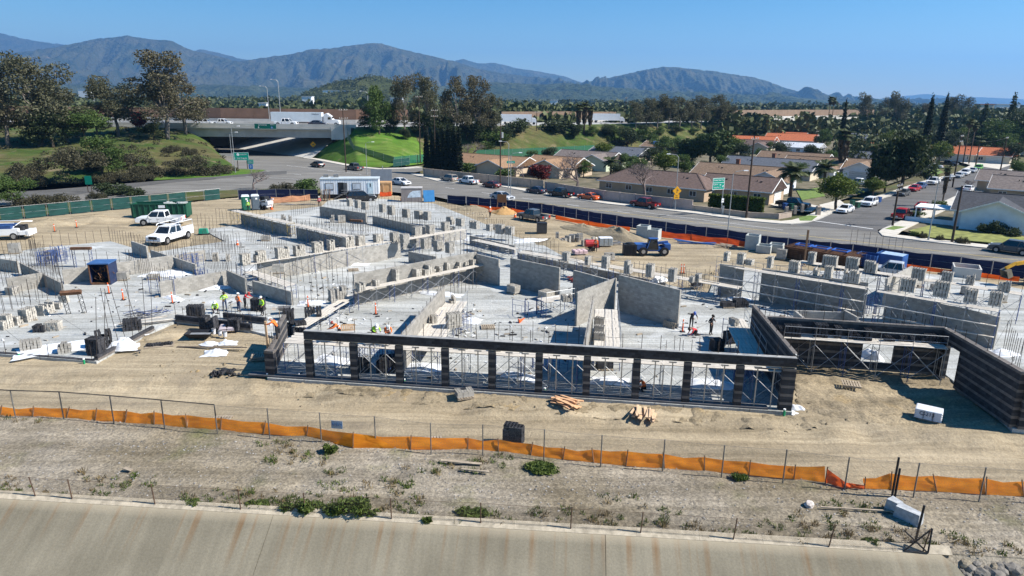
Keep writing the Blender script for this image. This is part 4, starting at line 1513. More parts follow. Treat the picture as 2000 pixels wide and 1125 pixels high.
 for s in(-1,1):
  for x in xs[1:]:
   mb.box((x-0.22,s*(W/2+0.012),0.88),(0.2,0.03,0.04))
 out.append(('door_handle',mb.mesh('door_handle',M_CHROME)))
 mb=MB()
 for s in(-1,1):
  for sx in(-1,1):
   mb.tube([(sx*sp['wx'],s*(W/2-0.12),sp['wr']+0.03),(sx*sp['wx'],s*(W/2+0.004),sp['wr']+0.03)],sp['wr']*1.2,16)
 out.append(('wheel_arch',mb.mesh('wheel_arch',M_TRIM)))
 r=sp['wr']
 for sx in(-1,1):
  for s in(-1,1):
   mb=MB()
   mb.tube([(0,-0.13,0),(0,0.13,0)],r,16)
   out.append(('wheel',mb.mesh('tyre',M_TYRE),(sx*sp['wx'],s*(W/2-0.09),r),s))
 _vparts[key]=out
 return out
_rim={}
def rim_mesh(r):
 if r not in _rim:
  mb=MB()
  mb.tube([(0,-0.01,0),(0,0.01,0)],r*0.62,12)
  mb.tube([(0,-0.02,0),(0,0.02,0)],r*0.18,8)
  _rim[r]=mb.mesh('rim',M_RIM)
 return _rim[r]
def vehicle(kind,col,label,px,yaw,scale=1.0,z=0.03,cat=None,group=None,name=None,pos=None):
 p=pos if pos is not None else at(px[0],px[1],z)
 cat=cat or{'sedan':'car','coupe':'car','suv':'car','pickup':'pickup truck'}[kind]
 t=thing(name or{'sedan':'car','coupe':'car','suv':'sport_utility_vehicle','pickup':'pickup_truck'}[kind],label,cat,p,yaw,group,scale)
 for part in vparts(kind,col):
  o=link(part[0],part[1],t)
  if len(part)>2:
   o.location=part[2]
   link('rim',rim_mesh(SPEC[kind]['wr']),o,loc=(0,part[3]*0.135,0))
 return t
RD=ang(at(980,364),at(1454,430))# along the main street, to the right and nearer
SD=ang(at(1633,413),at(1883,340))# along the side street, away
G1='cars parked along the block wall'
for kind,col,lab,px,yaw in[
 ('suv','tan','tan estate car parked first in the row along the block wall',(877,354),RD+PI),
 ('pickup','white','white crew pickup parked along the block wall behind a tan car',(915,359),RD+PI),
 ('sedan','dkred','dark red sedan parked along the block wall near the sign pole',(960,366),RD+PI),
 ('sedan','navy','dark blue sedan parked along the block wall beside a black pickup',(1047,377),RD+PI),
 ('pickup','black','black pickup parked along the block wall under a bare tree',(1095,384),RD+PI),
 ('coupe','orange','orange muscle coupe parked along the block wall',(1150,390),RD+PI),
 ('pickup','maroon','maroon pickup parked last in the row along the block wall',(1259,405),RD+PI),
]:
 vehicle(kind,col,lab,px,yaw,1.0,group=G1)
vehicle('sedan','white','white car driving past the plywood crate',(783,361),RD+0.1,1.1)
vehicle('sedan','silver','silver car on the street behind the plywood sign board',(981,391),RD,1.15)
vehicle('sedan','black','black car coming from under the overpass',(620,326),RD+PI,1.12)
vehicle('pickup','grey','grey pickup on the street below the grass slope',(693,332),RD+PI,1.05)
vehicle('suv','black','black car parked in front of the office trailer',(706,393),0.35,1.15)
vehicle('pickup','grey','dark grey pickup parked on the dirt beside the blue fence',(1041,430),RD+PI+0.05,1.0)
vehicle('pickup','white','white pickup parked side-on in front of the green dumpster',(315,438),PI+0.13,1.18)
tr=vehicle('pickup','white','white service pickup with ladder rack facing the camera',(334,470),-PI/2-0.35+0.15,1.2)
mb=MB()
for s in(-1,1):
 mb.tube([(-2.9,s*0.95,1.1),(-2.9,s*0.95,2.15),(0.9,s*0.85,2.15),(1.1,s*0.85,1.95)],0.045,6)
for x in(-2.9,-1.1,0.6):
 mb.tube([(x,-0.95,2.15),(x,0.95,2.15)],0.04,6)
mb.build('ladder_rack',PAINT['white'],tr)
mb=MB()
for s in(-1,1):
 mb.box((-1.95,s*0.86,1.25),(1.9,0.36,0.45))
mb.build('tool_box',PAINT['white'],tr)
st=thing('service_truck','white utility service truck with blue lids at the left edge','truck',at(18,466),0.22,scale=1.2)
mb=MB()
mb.box((-0.6,0,0.95),(4.2,2.1,0.75))
mb.box((1.9,0,0.80),(1.1,2.1,0.45))
mb.build('utility_body',PAINT['white'],st)
mb=MB()
mb.box((-0.9,-0.72,1.52),(3.4,0.6,0.38))
mb.box((-0.9,0.72,1.52),(3.4,0.6,0.38))
mb.build('blue_lid_box',mat('lid_blue',(0.03,0.07,0.20),0.4),st)
loft_profile([(-4.9,.5),(-4.9,1.1),(-3.9,1.2),(-3.3,1.95),(-2.3,1.95),(-2.3,.5)],2.0).build('cab',PAINT['white'],st)
mb=MB()
mb.box((2.5,0,0.75),(0.2,2.2,0.6))
mb.build('rear_bumper',PAINT['white'],st)
mb=MB()
mb.cyl((1.7,-0.3,1.0),0.28,0.5,10)
mb.cyl((1.8,0.45,1.0),0.24,0.6,10)
mb.box((1.2,0.1,1.3),(0.6,1.0,0.6))
mb.build('compressor',M_TRIM,st)
mb=MB()
mb.tube([(0.8,-0.5,1.4),(1.5,0.2,2.0),(2.4,0.9,1.9)],0.05,6)
mb.tube([(-2.4,-0.9,2.0),(1.2,-0.9,2.0)],0.04,6)
mb.tube([(-2.4,0.9,2.0),(1.2,0.9,2.0)],0.04,6)
mb.build('pipe_rack',PAINT['white'],st)
for sx in(0.95,-3.6):
 for s in(-1,1):
  mb=MB()
  mb.tube([(0,-0.15,0),(0,0.15,0)],0.42,14)
  o=mb.build('wheel',M_TYRE,st,loc=(sx,s*0.92,0.42))
  link('rim',rim_mesh(0.42),o,loc=(0,s*0.16,0))
G2='cars parked along the side street'
for kind,col,lab,px,yaw,sc in[
 ('sedan','white','white sedan parked first at the corner of the side street',(1650,415),SD+PI,1.0),
 ('suv','white','white sport utility vehicle parked beside green and blue bins',(1697,402),SD+PI,1.0),
 ('sedan','grey','dark grey car parked under the drooping tree',(1763,382),SD+PI,1.0),
 ('sedan','red','red car parked beyond the drooping tree',(1785,373),SD+PI,1.0),
 ('sedan','blue','blue car parked behind the red car on the side street',(1797,368),SD+PI,1.0),
 ('pickup','white','white pickup parked by the side street lawn',(1822,360),SD+PI,1.0),
 ('sedan','grey','grey car half hidden behind the stub palm',(1852,352),SD+PI,1.0),
 ('sedan','silver','silver car in the middle of the far parked row',(1872,347),SD+PI,1.0),
 ('suv','white','white car in the far parked row',(1884,342),SD+PI,1.0),
 ('sedan','silver','silver car at the end of the far parked row',(1899,337),SD+PI,1.0),
 ('suv','green','green car beside the blue bin on the far driveway',(1910,332),SD+PI,0.95),
 ('pickup','red','bright red pickup parked at the corner by the power pole',(1760,427),SD,1.0),
 ('sedan','red','red sedan parked beyond the red pickup',(1801,409),SD,1.0),
 ('sedan','white','white car on the right side of the far street',(1936,356),SD,1.0),
 ('sedan','silver','silver car on the right side of the far street',(1950,349),SD,1.0),
 ('sedan','grey','dark car last on the right side of the far street',(1966,344),SD,1.0),
 ('sedan','white','white car behind the roof of the white house',(1891,374),SD,1.0),
]:
 vehicle(kind,col,lab,px,yaw,sc,group=G2)
vehicle('suv','grey','dark grey car parked at the right edge of the photo',(1973,494),RD+PI,1.05)
vehicle('pickup','black','black pickup in the corner house driveway',(1548,406),RD+0.1,1.05,z=0.15)
vehicle('sedan','silver','silver car on the lawn side driveway under the round tree',(1822,329),RD+PI,1.1)
vehicle('pickup','black','dark pickup in the drive beside the round tree',(1850,324),RD,1.0)
vehicle('pickup','white','white truck by the shaded garage behind the topiary tree',(1676,363),RD+PI,1.0)
fwd=dirb
def on_fwy(px,off):
 p=crest_at(px)+nb*off
 p.z=FZ+0.01
 return p
FA=math.atan2(dirb.y,dirb.x)
vehicle('pickup','white','white pickup on the overpass just left of the green sign',None,FA,1.15,pos=on_fwy(425,4),cat='pickup truck')
vehicle('pickup','white','white pickup on the overpass in front of the semi-trailer',None,FA,1.35,pos=on_fwy(552,4))
vehicle('sedan','navy','dark car on the overpass beside the semi tractor',None,FA,1.35,pos=on_fwy(615,4))
vehicle('suv','silver','silver car on the freeway left of the tall sparse tree',None,FA,1.2,pos=on_fwy(295,6))
vehicle('sedan','white','white car on the overpass at its left end',None,FA,1.25,pos=on_fwy(393,4))
vehicle('suv','white','white van on the freeway behind the leftmost trees',None,FA,1.3,pos=on_fwy(48,5))
sm=thing('semi_truck','white semi-trailer truck crossing the overpass','truck',on_fwy(588,9.5),FA,scale=1.12)
mb=MB()
mb.box((-3.6,0,2.65),(16.2,2.6,2.9))
mb.build('trailer',paint('trailer',(0.70,0.76,0.80)),sm)
mb=MB()
mb.box((-11.75,0,2.65),(0.06,2.5,2.8))
mb.build('trailer_door',mat('trailer_door_grey',(0.30,0.33,0.38),0.5),sm)
loft_profile([(5.2,.6),(5.2,3.5),(6.2,3.9),(7.6,2.9),(8.0,1.9),(9.8,1.7),(10.1,1.2),(10.1,.6)],2.4).build('tractor_cab',PAINT['white'],sm)
mb=MB()
mb.box((7.0,-1.21,2.3),(0.9,0.04,0.7))
mb.box((7.82,0,2.5),(0.1,2.0,0.7))
mb.build('windows',M_GLASS,sm)
mb=MB()
mb.box((2.5,0,0.9),(15,1.0,0.25))
mb.build('chassis',M_TRIM,sm)
for x in(-10.5,-9.2,4.2,5.5,9.0):
 for s in(-1,1):
  mb=MB()
  mb.tube([(0,-0.25,0),(0,0.25,0)],0.52,14)
  o=mb.build('wheel',M_TYRE,sm,loc=(x,s*1.0,0.52))
  link('rim',rim_mesh(0.42),o,loc=(0,s*0.26,0))
for j,(px,col)in enumerate(((1213,'white'),(1012,'white'))):
 v=thing('box_truck',['white box truck on the freeway beyond the palm cluster','white trailer on the freeway above the green slope'][j],'truck',on_fwy([1192,1008][j],16),FA)
 mb=MB()
 mb.box((0,0,2.5),(12.5,2.5,2.9))
 mb.build('cargo_box',PAINT['white'],v)
 loft_profile([(6.4,.6),(6.4,2.7),(7.6,2.6),(8.3,1.7),(8.6,.6)],2.3).build('cab',PAINT['white'],v)
 for x in(-4.5,7.2):
  for s in(-1,1):
   mb=MB()
   mb.tube([(0,-0.2,0),(0,0.2,0)],0.5,12)
   mb.build('wheel',M_TYRE,v,loc=(x,s,0.5))
def lettering(txt,size,parent,loc,rot,m,name='lettering',align='CENTER',sx=1.0):
 cu=bpy.data.curves.new(name,'FONT')
 cu.body=txt
 cu.size=size
 cu.align_x=align
 cu.align_y='CENTER'
 cu.extrude=0.004
 cu.materials.append(m)
 tmp=bpy.data.objects.new(name,cu)
 me=bpy.data.meshes.new_from_object(tmp)
 bpy.data.objects.remove(tmp)
 o=bpy.data.objects.new(name,me)
 COL.objects.link(o)
 o.parent=parent
 o.location=loc
 o.rotation_euler=rot
 o.scale=(sx,1,1)
 return o
M_INK=mat('dark_lettering',(0.03,0.03,0.05),0.7,0.1,3)
lettering('Freedom',0.62,sm,(2.6,-1.315,3.55),(PI/2,0,0),M_INK)
# ================================================================== houses, walls, overpass, poles
def shingle(name,c):
 m=mat('roof_'+name,c,0.95,0.24,2.2,0.5,detail=8)
 return m
ROOFC={'tan':(0.27,0.165,0.095),'brown':(0.115,0.075,0.062),'dkbrown':(0.13,0.09,0.075),'greybrown':(0.17,0.14,0.125),'slate':(0.105,0.115,0.135),'terracotta':(0.44,0.13,0.055),'midbrown':(0.20,0.135,0.09),'dark':(0.06,0.062,0.07),'white':(0.55,0.57,0.6)}
ROOF={k:shingle(k,c)for k,c in ROOFC.items()}
WALLM={k:mat('stucco_'+k,c,0.92,0.08,0.8,0.08)for k,c in{'beige':(0.50,0.40,0.29),'cream':(0.58,0.50,0.38),'white':(0.74,0.76,0.78),'mint':(0.50,0.55,0.40),'tan':(0.42,0.31,0.21)}.items()}
M_FASC=mat('white_fascia',(0.72,0.72,0.70),0.7,0.08,2)
M_DOOR=mat('garage_door',(0.62,0.60,0.56),0.7,0.06,2)
M_PANE=mat('house_window_glass',(0.03,0.04,0.05),0.08,0.1,1,spec=0.7)
M_FRAME=mat('window_frame_white',(0.68,0.68,0.66),0.6,0.06,2)
def roof_mesh(L,W,h,rise,ov,hip=0.0):
 x,y=L/2+ov,W/2+ov
 zr=h+rise
 ze=h-ov*rise/(W/2)
 hx=hip*y
 th=0.14
 mb=MB()
 vs=[(-x,-y,ze),(x,-y,ze),(x,y,ze),(-x,y,ze),(-x+hx,0,zr),(x-hx,0,zr)]
 up=[(a,b_,c+th)for a,b_,c in vs]
 mb.add(vs+up,[(6,7,11,10),(8,9,10,11),(9,6,10),(7,8,11),(1,0,4,5),(3,2,5,4),(0,3,4),(2,1,5),(0,1,7,6),(1,2,8,7),(2,3,9,8),(3,0,6,9)])
 return mb
def house(label,px,L,W,yaw,roof='tan',wall='beige',hip=0.0,h=2.7,rise=1.9,ov=0.55,win=True,garage=None,wing=None,chimney=None,vents=2,pos=None,far=False,z=0.0):
 p=pos if pos is not None else at(px[0],px[1],z)
 t=thing('house',label,'house',p,yaw,'houses of the neighbourhood')
 Wm=WALLM[wall]
 mb=MB()
 mb.box((0,0,h/2),(L,W,h))
 if hip<0.3:
  for s in(-1,1):
   mb.add([(s*L/2,-W/2,h-.001),(s*L/2,W/2,h-.001),(s*L/2,0,h+rise-0.02)],[(0,1,2)if s>0 else(2,1,0)])
 if wing:
  wx,wl,ww=wing
  mb.box((wx,-W/2-wl/2,h/2-0.01),(ww,wl,h-0.02))
  mb.add([(wx-ww/2,-W/2-wl,h-.02),(wx+ww/2,-W/2-wl,h-.02),(wx,-W/2-wl,h+rise*ww/W-0.05)],[(0,1,2)])
 mb.build('wall',Wm,t)
 rf=roof_mesh(L,W,h,rise,ov,hip).build('roof',ROOF[roof],t)
 mb=MB()
 hx=hip*(W/2+ov)
 mb.bar((-L/2-ov+hx,0,h+rise+0.15),(L/2+ov-hx,0,h+rise+0.15),0.32,0.06)
 if hip:
  for s in(-1,1):
   for q in(-1,1):
    mb.bar((s*(L/2+ov-hx),0,h+rise+0.15),(s*(L/2+ov),q*(W/2+ov),h-ov*rise/(W/2)+0.15),0.3,0.06)
 mb.build('ridge_cap',mat('ridge_'+roof,tuple(v*0.7 for v in ROOFC[roof]),0.95),rf)
 if wing:
  wx,wl,ww=wing
  r2=rise*ww/W
  mb=MB()
  zr,ze=h+r2+0.04,h-ov*r2/(ww/2)+0.04
  y0=-W/2-wl-ov
  y1=-W/2*(1-ww/W)+0.4
  x=ww/2+ov
  vs=[(wx-x,y0,ze),(wx,y0,zr),(wx+x,y0,ze),(wx-x,-W/2+0.3,ze),(wx,y1,zr),(wx+x,-W/2+0.3,ze)]
  up=[(a,b_,c+0.14)for a,b_,c in vs]
  mb.add(vs+up,[(6,7,10,9),(7,8,11,10),(0,1,7,6),(1,2,8,7),(0,6,9,3),(2,5,11,8),(1,0,3,4),(2,1,4,5)])
  mb.build('roof',ROOF[roof],t)
  mb=MB()
  for s in(-1,1):
   mb.bar((wx,y0-0.03,zr+0.05),(wx+s*x,y0-0.03,ze+0.05),0.05,0.22)
  mb.build('fascia',M_FASC,t)
 if not far:
  mb=MB()
  ze=h-ov*rise/(W/2)
  for s in(-1,1):
   mb.bar((-L/2-ov,s*(W/2+ov+0.03),ze+0.05),(L/2+ov,s*(W/2+ov+0.03),ze+0.05),0.05,0.2)
   if hip<0.3:
    for q in(-1,1):
     mb.bar((s*(L/2+ov+0.03),q*(W/2+ov),ze+0.06),(s*(L/2+ov+0.03),0,h+rise+0.06),0.05,0.22)
  mb.build('fascia',M_FASC,t)
 if win:
  n=max(2,int(L/4.5))
  for i in range(n):
   x=-L/2+L*(i+0.5)/n
   if wing and abs(x-wing[0])<wing[2]/2+0.6:
    continue
   f=MB()
   f.box((0,0,0),(1.5,0.06,1.15))
   fo=f.build('window',M_FRAME,t,loc=(x,-W/2-0.03,1.55))
   g=MB()
   for sx in(-0.36,0.36):
    g.box((sx,-0.035,0),(0.62,0.02,0.98))
   g.build('pane',M_PANE,fo)
  for s in(-1,1):
   f=MB()
   f.box((0,0,0),(0.06,1.3,1.1))
   fo=f.build('window',M_FRAME,t,loc=(s*(L/2+0.03),W*0.18,1.55))
   g=MB()
   g.box((s*0.035,0,0),(0.02,1.1,0.9))
   g.build('pane',M_PANE,fo)
 if garage:
  gx,gy,face=garage
  g=MB()
  if face=='y':
   g.box((gx,gy-0.04,1.1),(4.8,0.08,2.2))
  else:
   g.box((gx+0.04,gy,1.1),(0.08,4.8,2.2))
  go=g.build('garage_door',M_DOOR,t)
  g=MB()
  for k in range(1,4):
   if face=='y':
    g.box((gx,gy-0.085,0.55*k),(4.7,0.012,0.03))
   else:
    g.box((gx+0.085,gy,0.55*k),(0.012,4.7,0.03))
  g.build('panel_groove',M_TRIM,go)
 if chimney:
  g=MB()
  g.box((chimney[0],chimney[1],h+rise*0.5+0.6),(0.9,0.7,rise+1.2))
  g.box((chimney[0],chimney[1],h+rise+1.25),(1.05,0.85,0.14))
  g.build('chimney',mat('chimney_brick',(0.20,0.09,0.06),0.9,0.25,4),rf)
 for k in range(vents):
  g=MB()
  x=-L*0.25+L*0.5*k/max(1,vents-1)
  y=-W*0.2
  z_=h+rise*(1-abs(y)/(W/2))
  g.cyl((x,y,z_),0.09,0.45,6)
  g.build('vent_pipe',M_TRIM,rf)
  g=MB()
  g.box((x+0.9,y,z_+0.15),(0.4,0.4,0.25))
  g.build('roof_vent',M_TRIM,rf)
 return t
RDP=RD+PI/2
house('tan shingle house nearest the cypress hedge behind the block wall',(962,336),24,11,RD+0.18,'tan','beige',rise=2.0,wing=(6.5,4.5,8.5))
house('tan roofed house behind the red-leaved tree',(1090,341),15,11,RD+0.15,'tan','beige',rise=2.2,wing=(1.5,3,9))
house('grey-brown roofed house with pale green gable',(1150,327),19,11,RD+0.15,'greybrown','mint',rise=2.2,wing=(6,2.5,9))
house('slate roofed house beyond the pale green gable house',(1212,315),19,12,RD+0.12,'slate','cream',rise=2.1)
house('brown roofed house with blue solar panels',(1305,300),18,11,RD+0.1,'midbrown','beige',rise=2.0)
hs=house('long dark brown hip roofed house with carport behind the wall',(1290,379),25,11,RD+0.12,'dkbrown','tan',hip=0.8,rise=2.3,chimney=None)
house('dark brown gabled corner house behind the hedge',(1447,389),14.5,10,RD+0.16,'dkbrown','tan',rise=2.2,garage=(7.25,0.5,'x'))
house('brown roofed house with white garage behind the corner house',(1450,363),22,11,RD+0.12,'midbrown','white',rise=2.3,wing=(8.5,4,9),garage=(8.5,-9.5,'y'),chimney=(-2,1))
house('slate roofed house beyond the brown garage house',(1505,344),24,11,RD+0.12,'slate','cream',rise=2.2,chimney=(0,1))
house('brown roofed house behind the slate roofed house',(1550,330),20,11,RD+0.1,'midbrown','cream',rise=2.3)
house('pair-roofed brown house left of the shaggy palm',(1590,341),15,10,RD+0.1,'midbrown','white',rise=2.2,wing=(4,3.5,7),garage=(4,-8.5,'y'))
house('tan gabled house between the two palms',(1668,345),13,10,RD+0.1,'midbrown','white',rise=2.2,wing=(3,3,8),garage=(3,-8,'y'))
house('slate roofed house above the tan gabled house',(1690,325),15,10,RD,'slate','cream',rise=2.0)
house('terracotta roofed house at the left of the orange roofs',(1460,289),23,13,RD+0.2,'terracotta','cream',rise=2.5,vents=1)
house('terracotta roofed house in the middle of the orange roofs',(1545,284),22,13,RD+0.2,'terracotta','cream',rise=2.7,vents=1)
house('terracotta roofed house behind the other orange roofs',(1520,279),26,13,RD+0.15,'terracotta','cream',rise=2.7,vents=1,wing=(-4,3,8))
house('brown gabled house in front of the orange roofs',(1475,297),16,10,RD+0.1,'dkbrown','cream',rise=2.1,wing=(4,3,7))
house('white metal roofed house in front of the orange roofs',(1565,300),15,9,RD+0.1,'white','white',rise=1.6)
house('terracotta roofed house with wide garage across the side street',(1922,316),17,12,RD,'terracotta','cream',rise=2.4,garage=(4,-6,'y'))
house('terracotta roofed house left of the wide garage',(1862,313),15,11,RD,'terracotta','cream',rise=2.2,garage=(3,-5.5,'y'))
house('terracotta roofed house at the end of the side street',(1985,300),16,11,RD,'terracotta','cream',rise=2.2)
house('orange gabled cottage beside the round tree',(1720,302),14,10,RD,'terracotta','beige',rise=2.0)
house('grey roofed house left of the tall cypress pair',(1770,313),16,10,RD,'slate','cream',rise=2.0)
house('grey roofed house in the trees below the tall grove',(1700,281),20,11,RD,'slate','cream',rise=2.2,far=True)
house('brown roofed house in the trees beyond the solar house',(1360,296),17,10,RD,'midbrown','beige',rise=2.0,far=True)
wh=house('white sided house with dark hip roof at the right edge',(2012,447),21,11.5,RD+0.12,'dark','white',h=2.9,rise=2.4,hip=0.0,vents=3,wing=(-4.5,2.2,9.5))
pr=MB()
pr.box((-13.4,-2.5,2.55),(6.0,5.5,0.22))
pr.build('porch_roof',M_FASC,wh)
for x,y in((-16.2,-5.0),(-13.4,-5.0),(-16.2,0)):
 g=MB()
 g.box((x,y,1.2),(0.2,0.2,2.45))
 g.build('porch_post',M_FASC,wh)
g=MB()
g.box((-14,-5.2,0.4),(8,0.25,0.8))
g.build('porch_wall',WALLM['white'],wh)
house('brown roofed house behind the white house',(2035,394),18,11,RD+0.1,'greybrown','tan',rise=2.2)
house('tan roofed house at the right edge of the side street',(1990,375),16,10,RD+0.1,'greybrown','tan',rise=2.0)
sp=thing('solar_array','bright blue solar panel array on the brown roof','solar panel',at(1305,300),RD+0.1)
M_SOLAR=mat('solar_blue',(0.02,0.10,0.42),0.25,0.2,1)
for i in range(4):
 for j in range(2):
  g=MB()
  g.box((0,0,0),(1.35,1.5,0.06))
  o=g.build('panel',M_SOLAR,sp,loc=(-5.5+i*1.4,-1.5-j*1.5,4.35-j*0.55))
  o.rotation_euler=(math.atan(2.0/5.5),0,0)
M_BWALL=mat('tan_block_wall',(0.40,0.32,0.255),0.95,0.1,1.5,0.15)
def yard_wall(label,pts,h,m,cat='wall',t=0.2,cap=True,pilaster=6.0):
 P=[at(*p,0.14)for p in pts]
 w=thing('boundary_wall',label,cat,P[0])
 for i in range(len(P)-1):
  A,B=P[i]-P[0],P[i+1]-P[0]
  L=(B-A).length
  n=max(1,int(L/3.0))
  for k in range(n):
   a,b_=A.lerp(B,k/n),A.lerp(B,(k+1)/n)
   mb=MB()
   c=(a+b_)/2
   mb.box((c.x,c.y,h/2),((b_-a).length-0.02,t,h),ang(a,b_))
   mb.build('wall_panel',m,w)
   mb=MB()
   mb.box((a.x,a.y,h/2+0.05),(0.42,0.42,h+0.1),ang(a,b_))
   mb.build('pilaster',m,w)
   if cap:
    mb=MB()
    mb.box((c.x,c.y,h+0.04),((b_-a).length,t+0.1,0.08),ang(a,b_))
    mb.build('coping',mat('wall_coping',(0.34,0.28,0.22),0.9,0.1,2),w)
 return w
yard_wall('tan block wall behind the parked cars, left part',[(829,344),(900,352),(1010,364),(1062,370)],2.0,M_BWALL)
yard_wall('pinkish block wall behind the parked cars, right part',[(1066,372),(1180,391),(1270,402),(1352,411)],1.9,mat('pink_block_wall',(0.38,0.31,0.285),0.95,0.1,1.5,0.15))
yard_wall('low tan block wall under the hedge at the corner',[(1354,411),(1462,425),(1520,428),(1545,424)],0.9,M_BWALL)
cf=thing('garden_fence','short pillared fence beside the corner driveway','fence',at(1535,420))
for x,y in((1535,420),(1552,418),(1566,414)):
 g=MB()
 q=at(x,y)-at(1535,420)
 g.box((q.x,q.y,0.75),(0.5,0.5,1.5))
 g.build('pillar',M_BWALL,cf)
g=MB()
q0,q1=Vector((0,0,0)),at(1566,414)-at(1535,420)
for zz in(0.4,1.2):
 g.bar(q0+Vector((0,0,zz)),q1+Vector((0,0,zz)),0.05)
for k in range(14):
 c=q0.lerp(q1,k/13)
 g.bar(c+Vector((0,0,0.2)),c+Vector((0,0,1.3)),0.04)
g.build('railing',M_TRIM,cf)
gp=thing('gate_pillar','stone gate pillar at the street corner left of the white sedan','pillar',at(1597,421))
g=MB()
g.box((0,0,0.8),(0.7,0.7,1.6))
g.build('shaft',M_BWALL,gp)
g=MB()
g.box((0,0,1.68),(0.85,0.85,0.16),taper=0.6)
g.build('cap',M_BWALL,gp)
M_CONC=mat('bridge_concrete',(0.40,0.38,0.35),0.9,0.14,0.25,0.1)
M_CONCL=mat('pale_concrete',(0.52,0.50,0.46),0.9,0.12,0.3,0.1)
ov=thing('overpass','concrete freeway overpass spanning the street at the left','bridge',BR0)
Lbr=(BR1-BR0).length
def bb(mb,s0,s1,n0,n1,z0,z1):
 vs=[]
 for z in(z0,z1):
  for s,n in((s0,n0),(s1,n0),(s1,n1),(s0,n1)):
   p=dirb*s+nb*n
   vs.append((p.x,p.y,z-FZ))
 mb.add(vs,[(3,2,1,0),(4,5,6,7),(0,1,5,4),(1,2,6,5),(2,3,7,6),(3,0,4,7)])
 return mb
bb(MB(),-6,Lbr-0.02,-5.0,23,9.0,9.98).build('deck',M_CONC,ov)
bb(MB(),-6,Lbr,27,FW_W,9.0,9.98).build('deck',M_CONC,ov)
for n0 in(-4.1,0.5,5.0,9.2,13.4,17.2,31.5,36,40,44):
 bb(MB(),-6,Lbr-1,n0,n0+1.2,6.4,9.02).build('girder',M_CONC,ov)
bb(MB(),-40,Lbr+6,-4.95,-4.65,9.8,10.95).build('barrier',M_CONCL,ov)
bb(MB(),-40,Lbr+30,18.6,18.95,9.95,10.85).build('barrier',M_CONCL,ov)
bb(MB(),-30,Lbr+4,-5.12,-4.95,9.35,9.75).build('edge_beam',M_CONCL,ov)
bb(MB(),Lbr-3.0,Lbr+1.5,0.4,FW_W,5.6,9.96).build('abutment',M_CONC,ov)
g=MB()
pA=at(655,270,5.6)
pB=at(590,307,0.1)
pC=at(607,310,0.1)
pD=at(662,268,5.8)
g.add([(p-BR0)for p in(pB,pC,pD,pA)],[(0,1,2,3)])
rv=Vector((-math.cos(RD),-math.sin(RD),0))
pE,pF=pA+rv*58,pB+rv*58
g.add([(p-BR0)for p in(pB,pA,pE,pF)],[(0,1,2,3)])
g.build('slope_paving',M_CONCL,ov)
g=MB()
up_=Vector((0,0,3.5))
g.add([(p-BR0)for p in(pA,pA+up_,pE+up_,pE)],[(0,1,2,3)])
g.build('abutment_face',M_CONC,ov)
g=MB()
bb(g,Lbr-2.6,Lbr+4.2,-5.15,-4.6,5.9,9.97)
g.build('wing_wall',M_CONCL,ov)
g=MB()
lA=BR0+dirb*5.5+nb*1.0
lB=lA+rv*62
z0_,z1_=Vector((0,0,-FZ)),Vector((0,0,-1.0))
g.add([(p-BR0)for p in(lA+z0_,lB+z0_,lB+z1_,lA+z1_)],[(0,1,2,3)])
bb(g,-7,5.4,1.0,3.0,0,9.0)
g.build('abutment',M_CONC,ov)
bb(MB(),-40,Lbr+3,FW_W+0.5,FW_W+1.5,-0.3,9.9).build('underpass_stop_wall',M_CONC,ov)  # added wall closing off the underpass so its opening stays dark
sp_=s_at(BR0,BR1,481)
bb(MB(),1.0,sp_+1,-6.0,-5.7,0.0,0.9).build('kerb_barrier',M_CONCL,ov)
M_SOUND=mat('brown_sound_wall',(0.23,0.135,0.09),0.95,0.12,0.35,0.15)
M_SOUND2=mat('tan_sound_wall',(0.22,0.155,0.11),0.95,0.12,0.35,0.15)
SWO=offs(crest,FW_W-2)
def sound_wall(label,pxs,y0,y1,m,off):
 pts=[crest_at(x)+nb*off for x in pxs]
 w=thing('sound_wall',label,'wall',pts[0],group='sound walls along the freeway')
 for a,b_ in zip(pts[:-1],pts[1:]):
  L=(b_-a).length
  n=max(1,int(L/6))
  for k in range(n):
   p,q=a.lerp(b_,k/n)-pts[0],a.lerp(b_,(k+1)/n)-pts[0]
   c=(p+q)/2
   H=y0+(y1-y0)
   mb=MB()
   mb.box((c.x,c.y,H/2),((q-p).length-0.04,0.3,H),ang(p,q))
   mb.build('wall_panel',m,w)
 mb=MB()
 for a,b_ in zip(pts[:-1],pts[1:]):
  p,q=a-pts[0],b_-pts[0]
  c=(p+q)/2
  mb.box((c.x,c.y-1.2,0.55),((q-p).length,0.4,1.1),ang(p,q))
 mb.build('barrier',M_CONCL,w)
 return w
sound_wall('long brown sound wall behind the overpass',[190,330,480,640,760],0,5.2,M_SOUND,44)
sound_wall('tan sound wall above the green slope',[975,1050,1130],0,4.6,M_SOUND2,40)
sound_wall('tan sound wall between palms and eucalyptus grove',[1130,1250],0,4.4,M_SOUND2,38)
sound_wall('tan sound wall right of the eucalyptus grove',[1400,1500,1620,1760],0,5.0,M_SOUND2,38)
sound_wall('brown sound wall behind the leftmost trees',[-300,-100,100,188],0,5.0,M_SOUND,46)
rt=thing('retaining_wall','pale retaining wall below the freeway above the orange roofs','wall',crest_at(1400))
pts=[crest_at(x)for x in(1400,1480,1560,1700)]
for a,b_ in zip(pts[:-1],pts[1:]):
 n=6
 for k in range(n):
  p,q=a.lerp(b_,k/n)-pts[0],a.lerp(b_,(k+1)/n)-pts[0]
  c=(p+q)/2
  mb=MB()
  mb.box((c.x,c.y-0.3,-1.0),((q-p).length-0.05,0.4,4.2),ang(p,q))
  mb.build('wall_panel',M_CONCL,rt)
M_SIGN=mat('sign_green',(0.0,0.12,0.085),0.4,0.05,1)
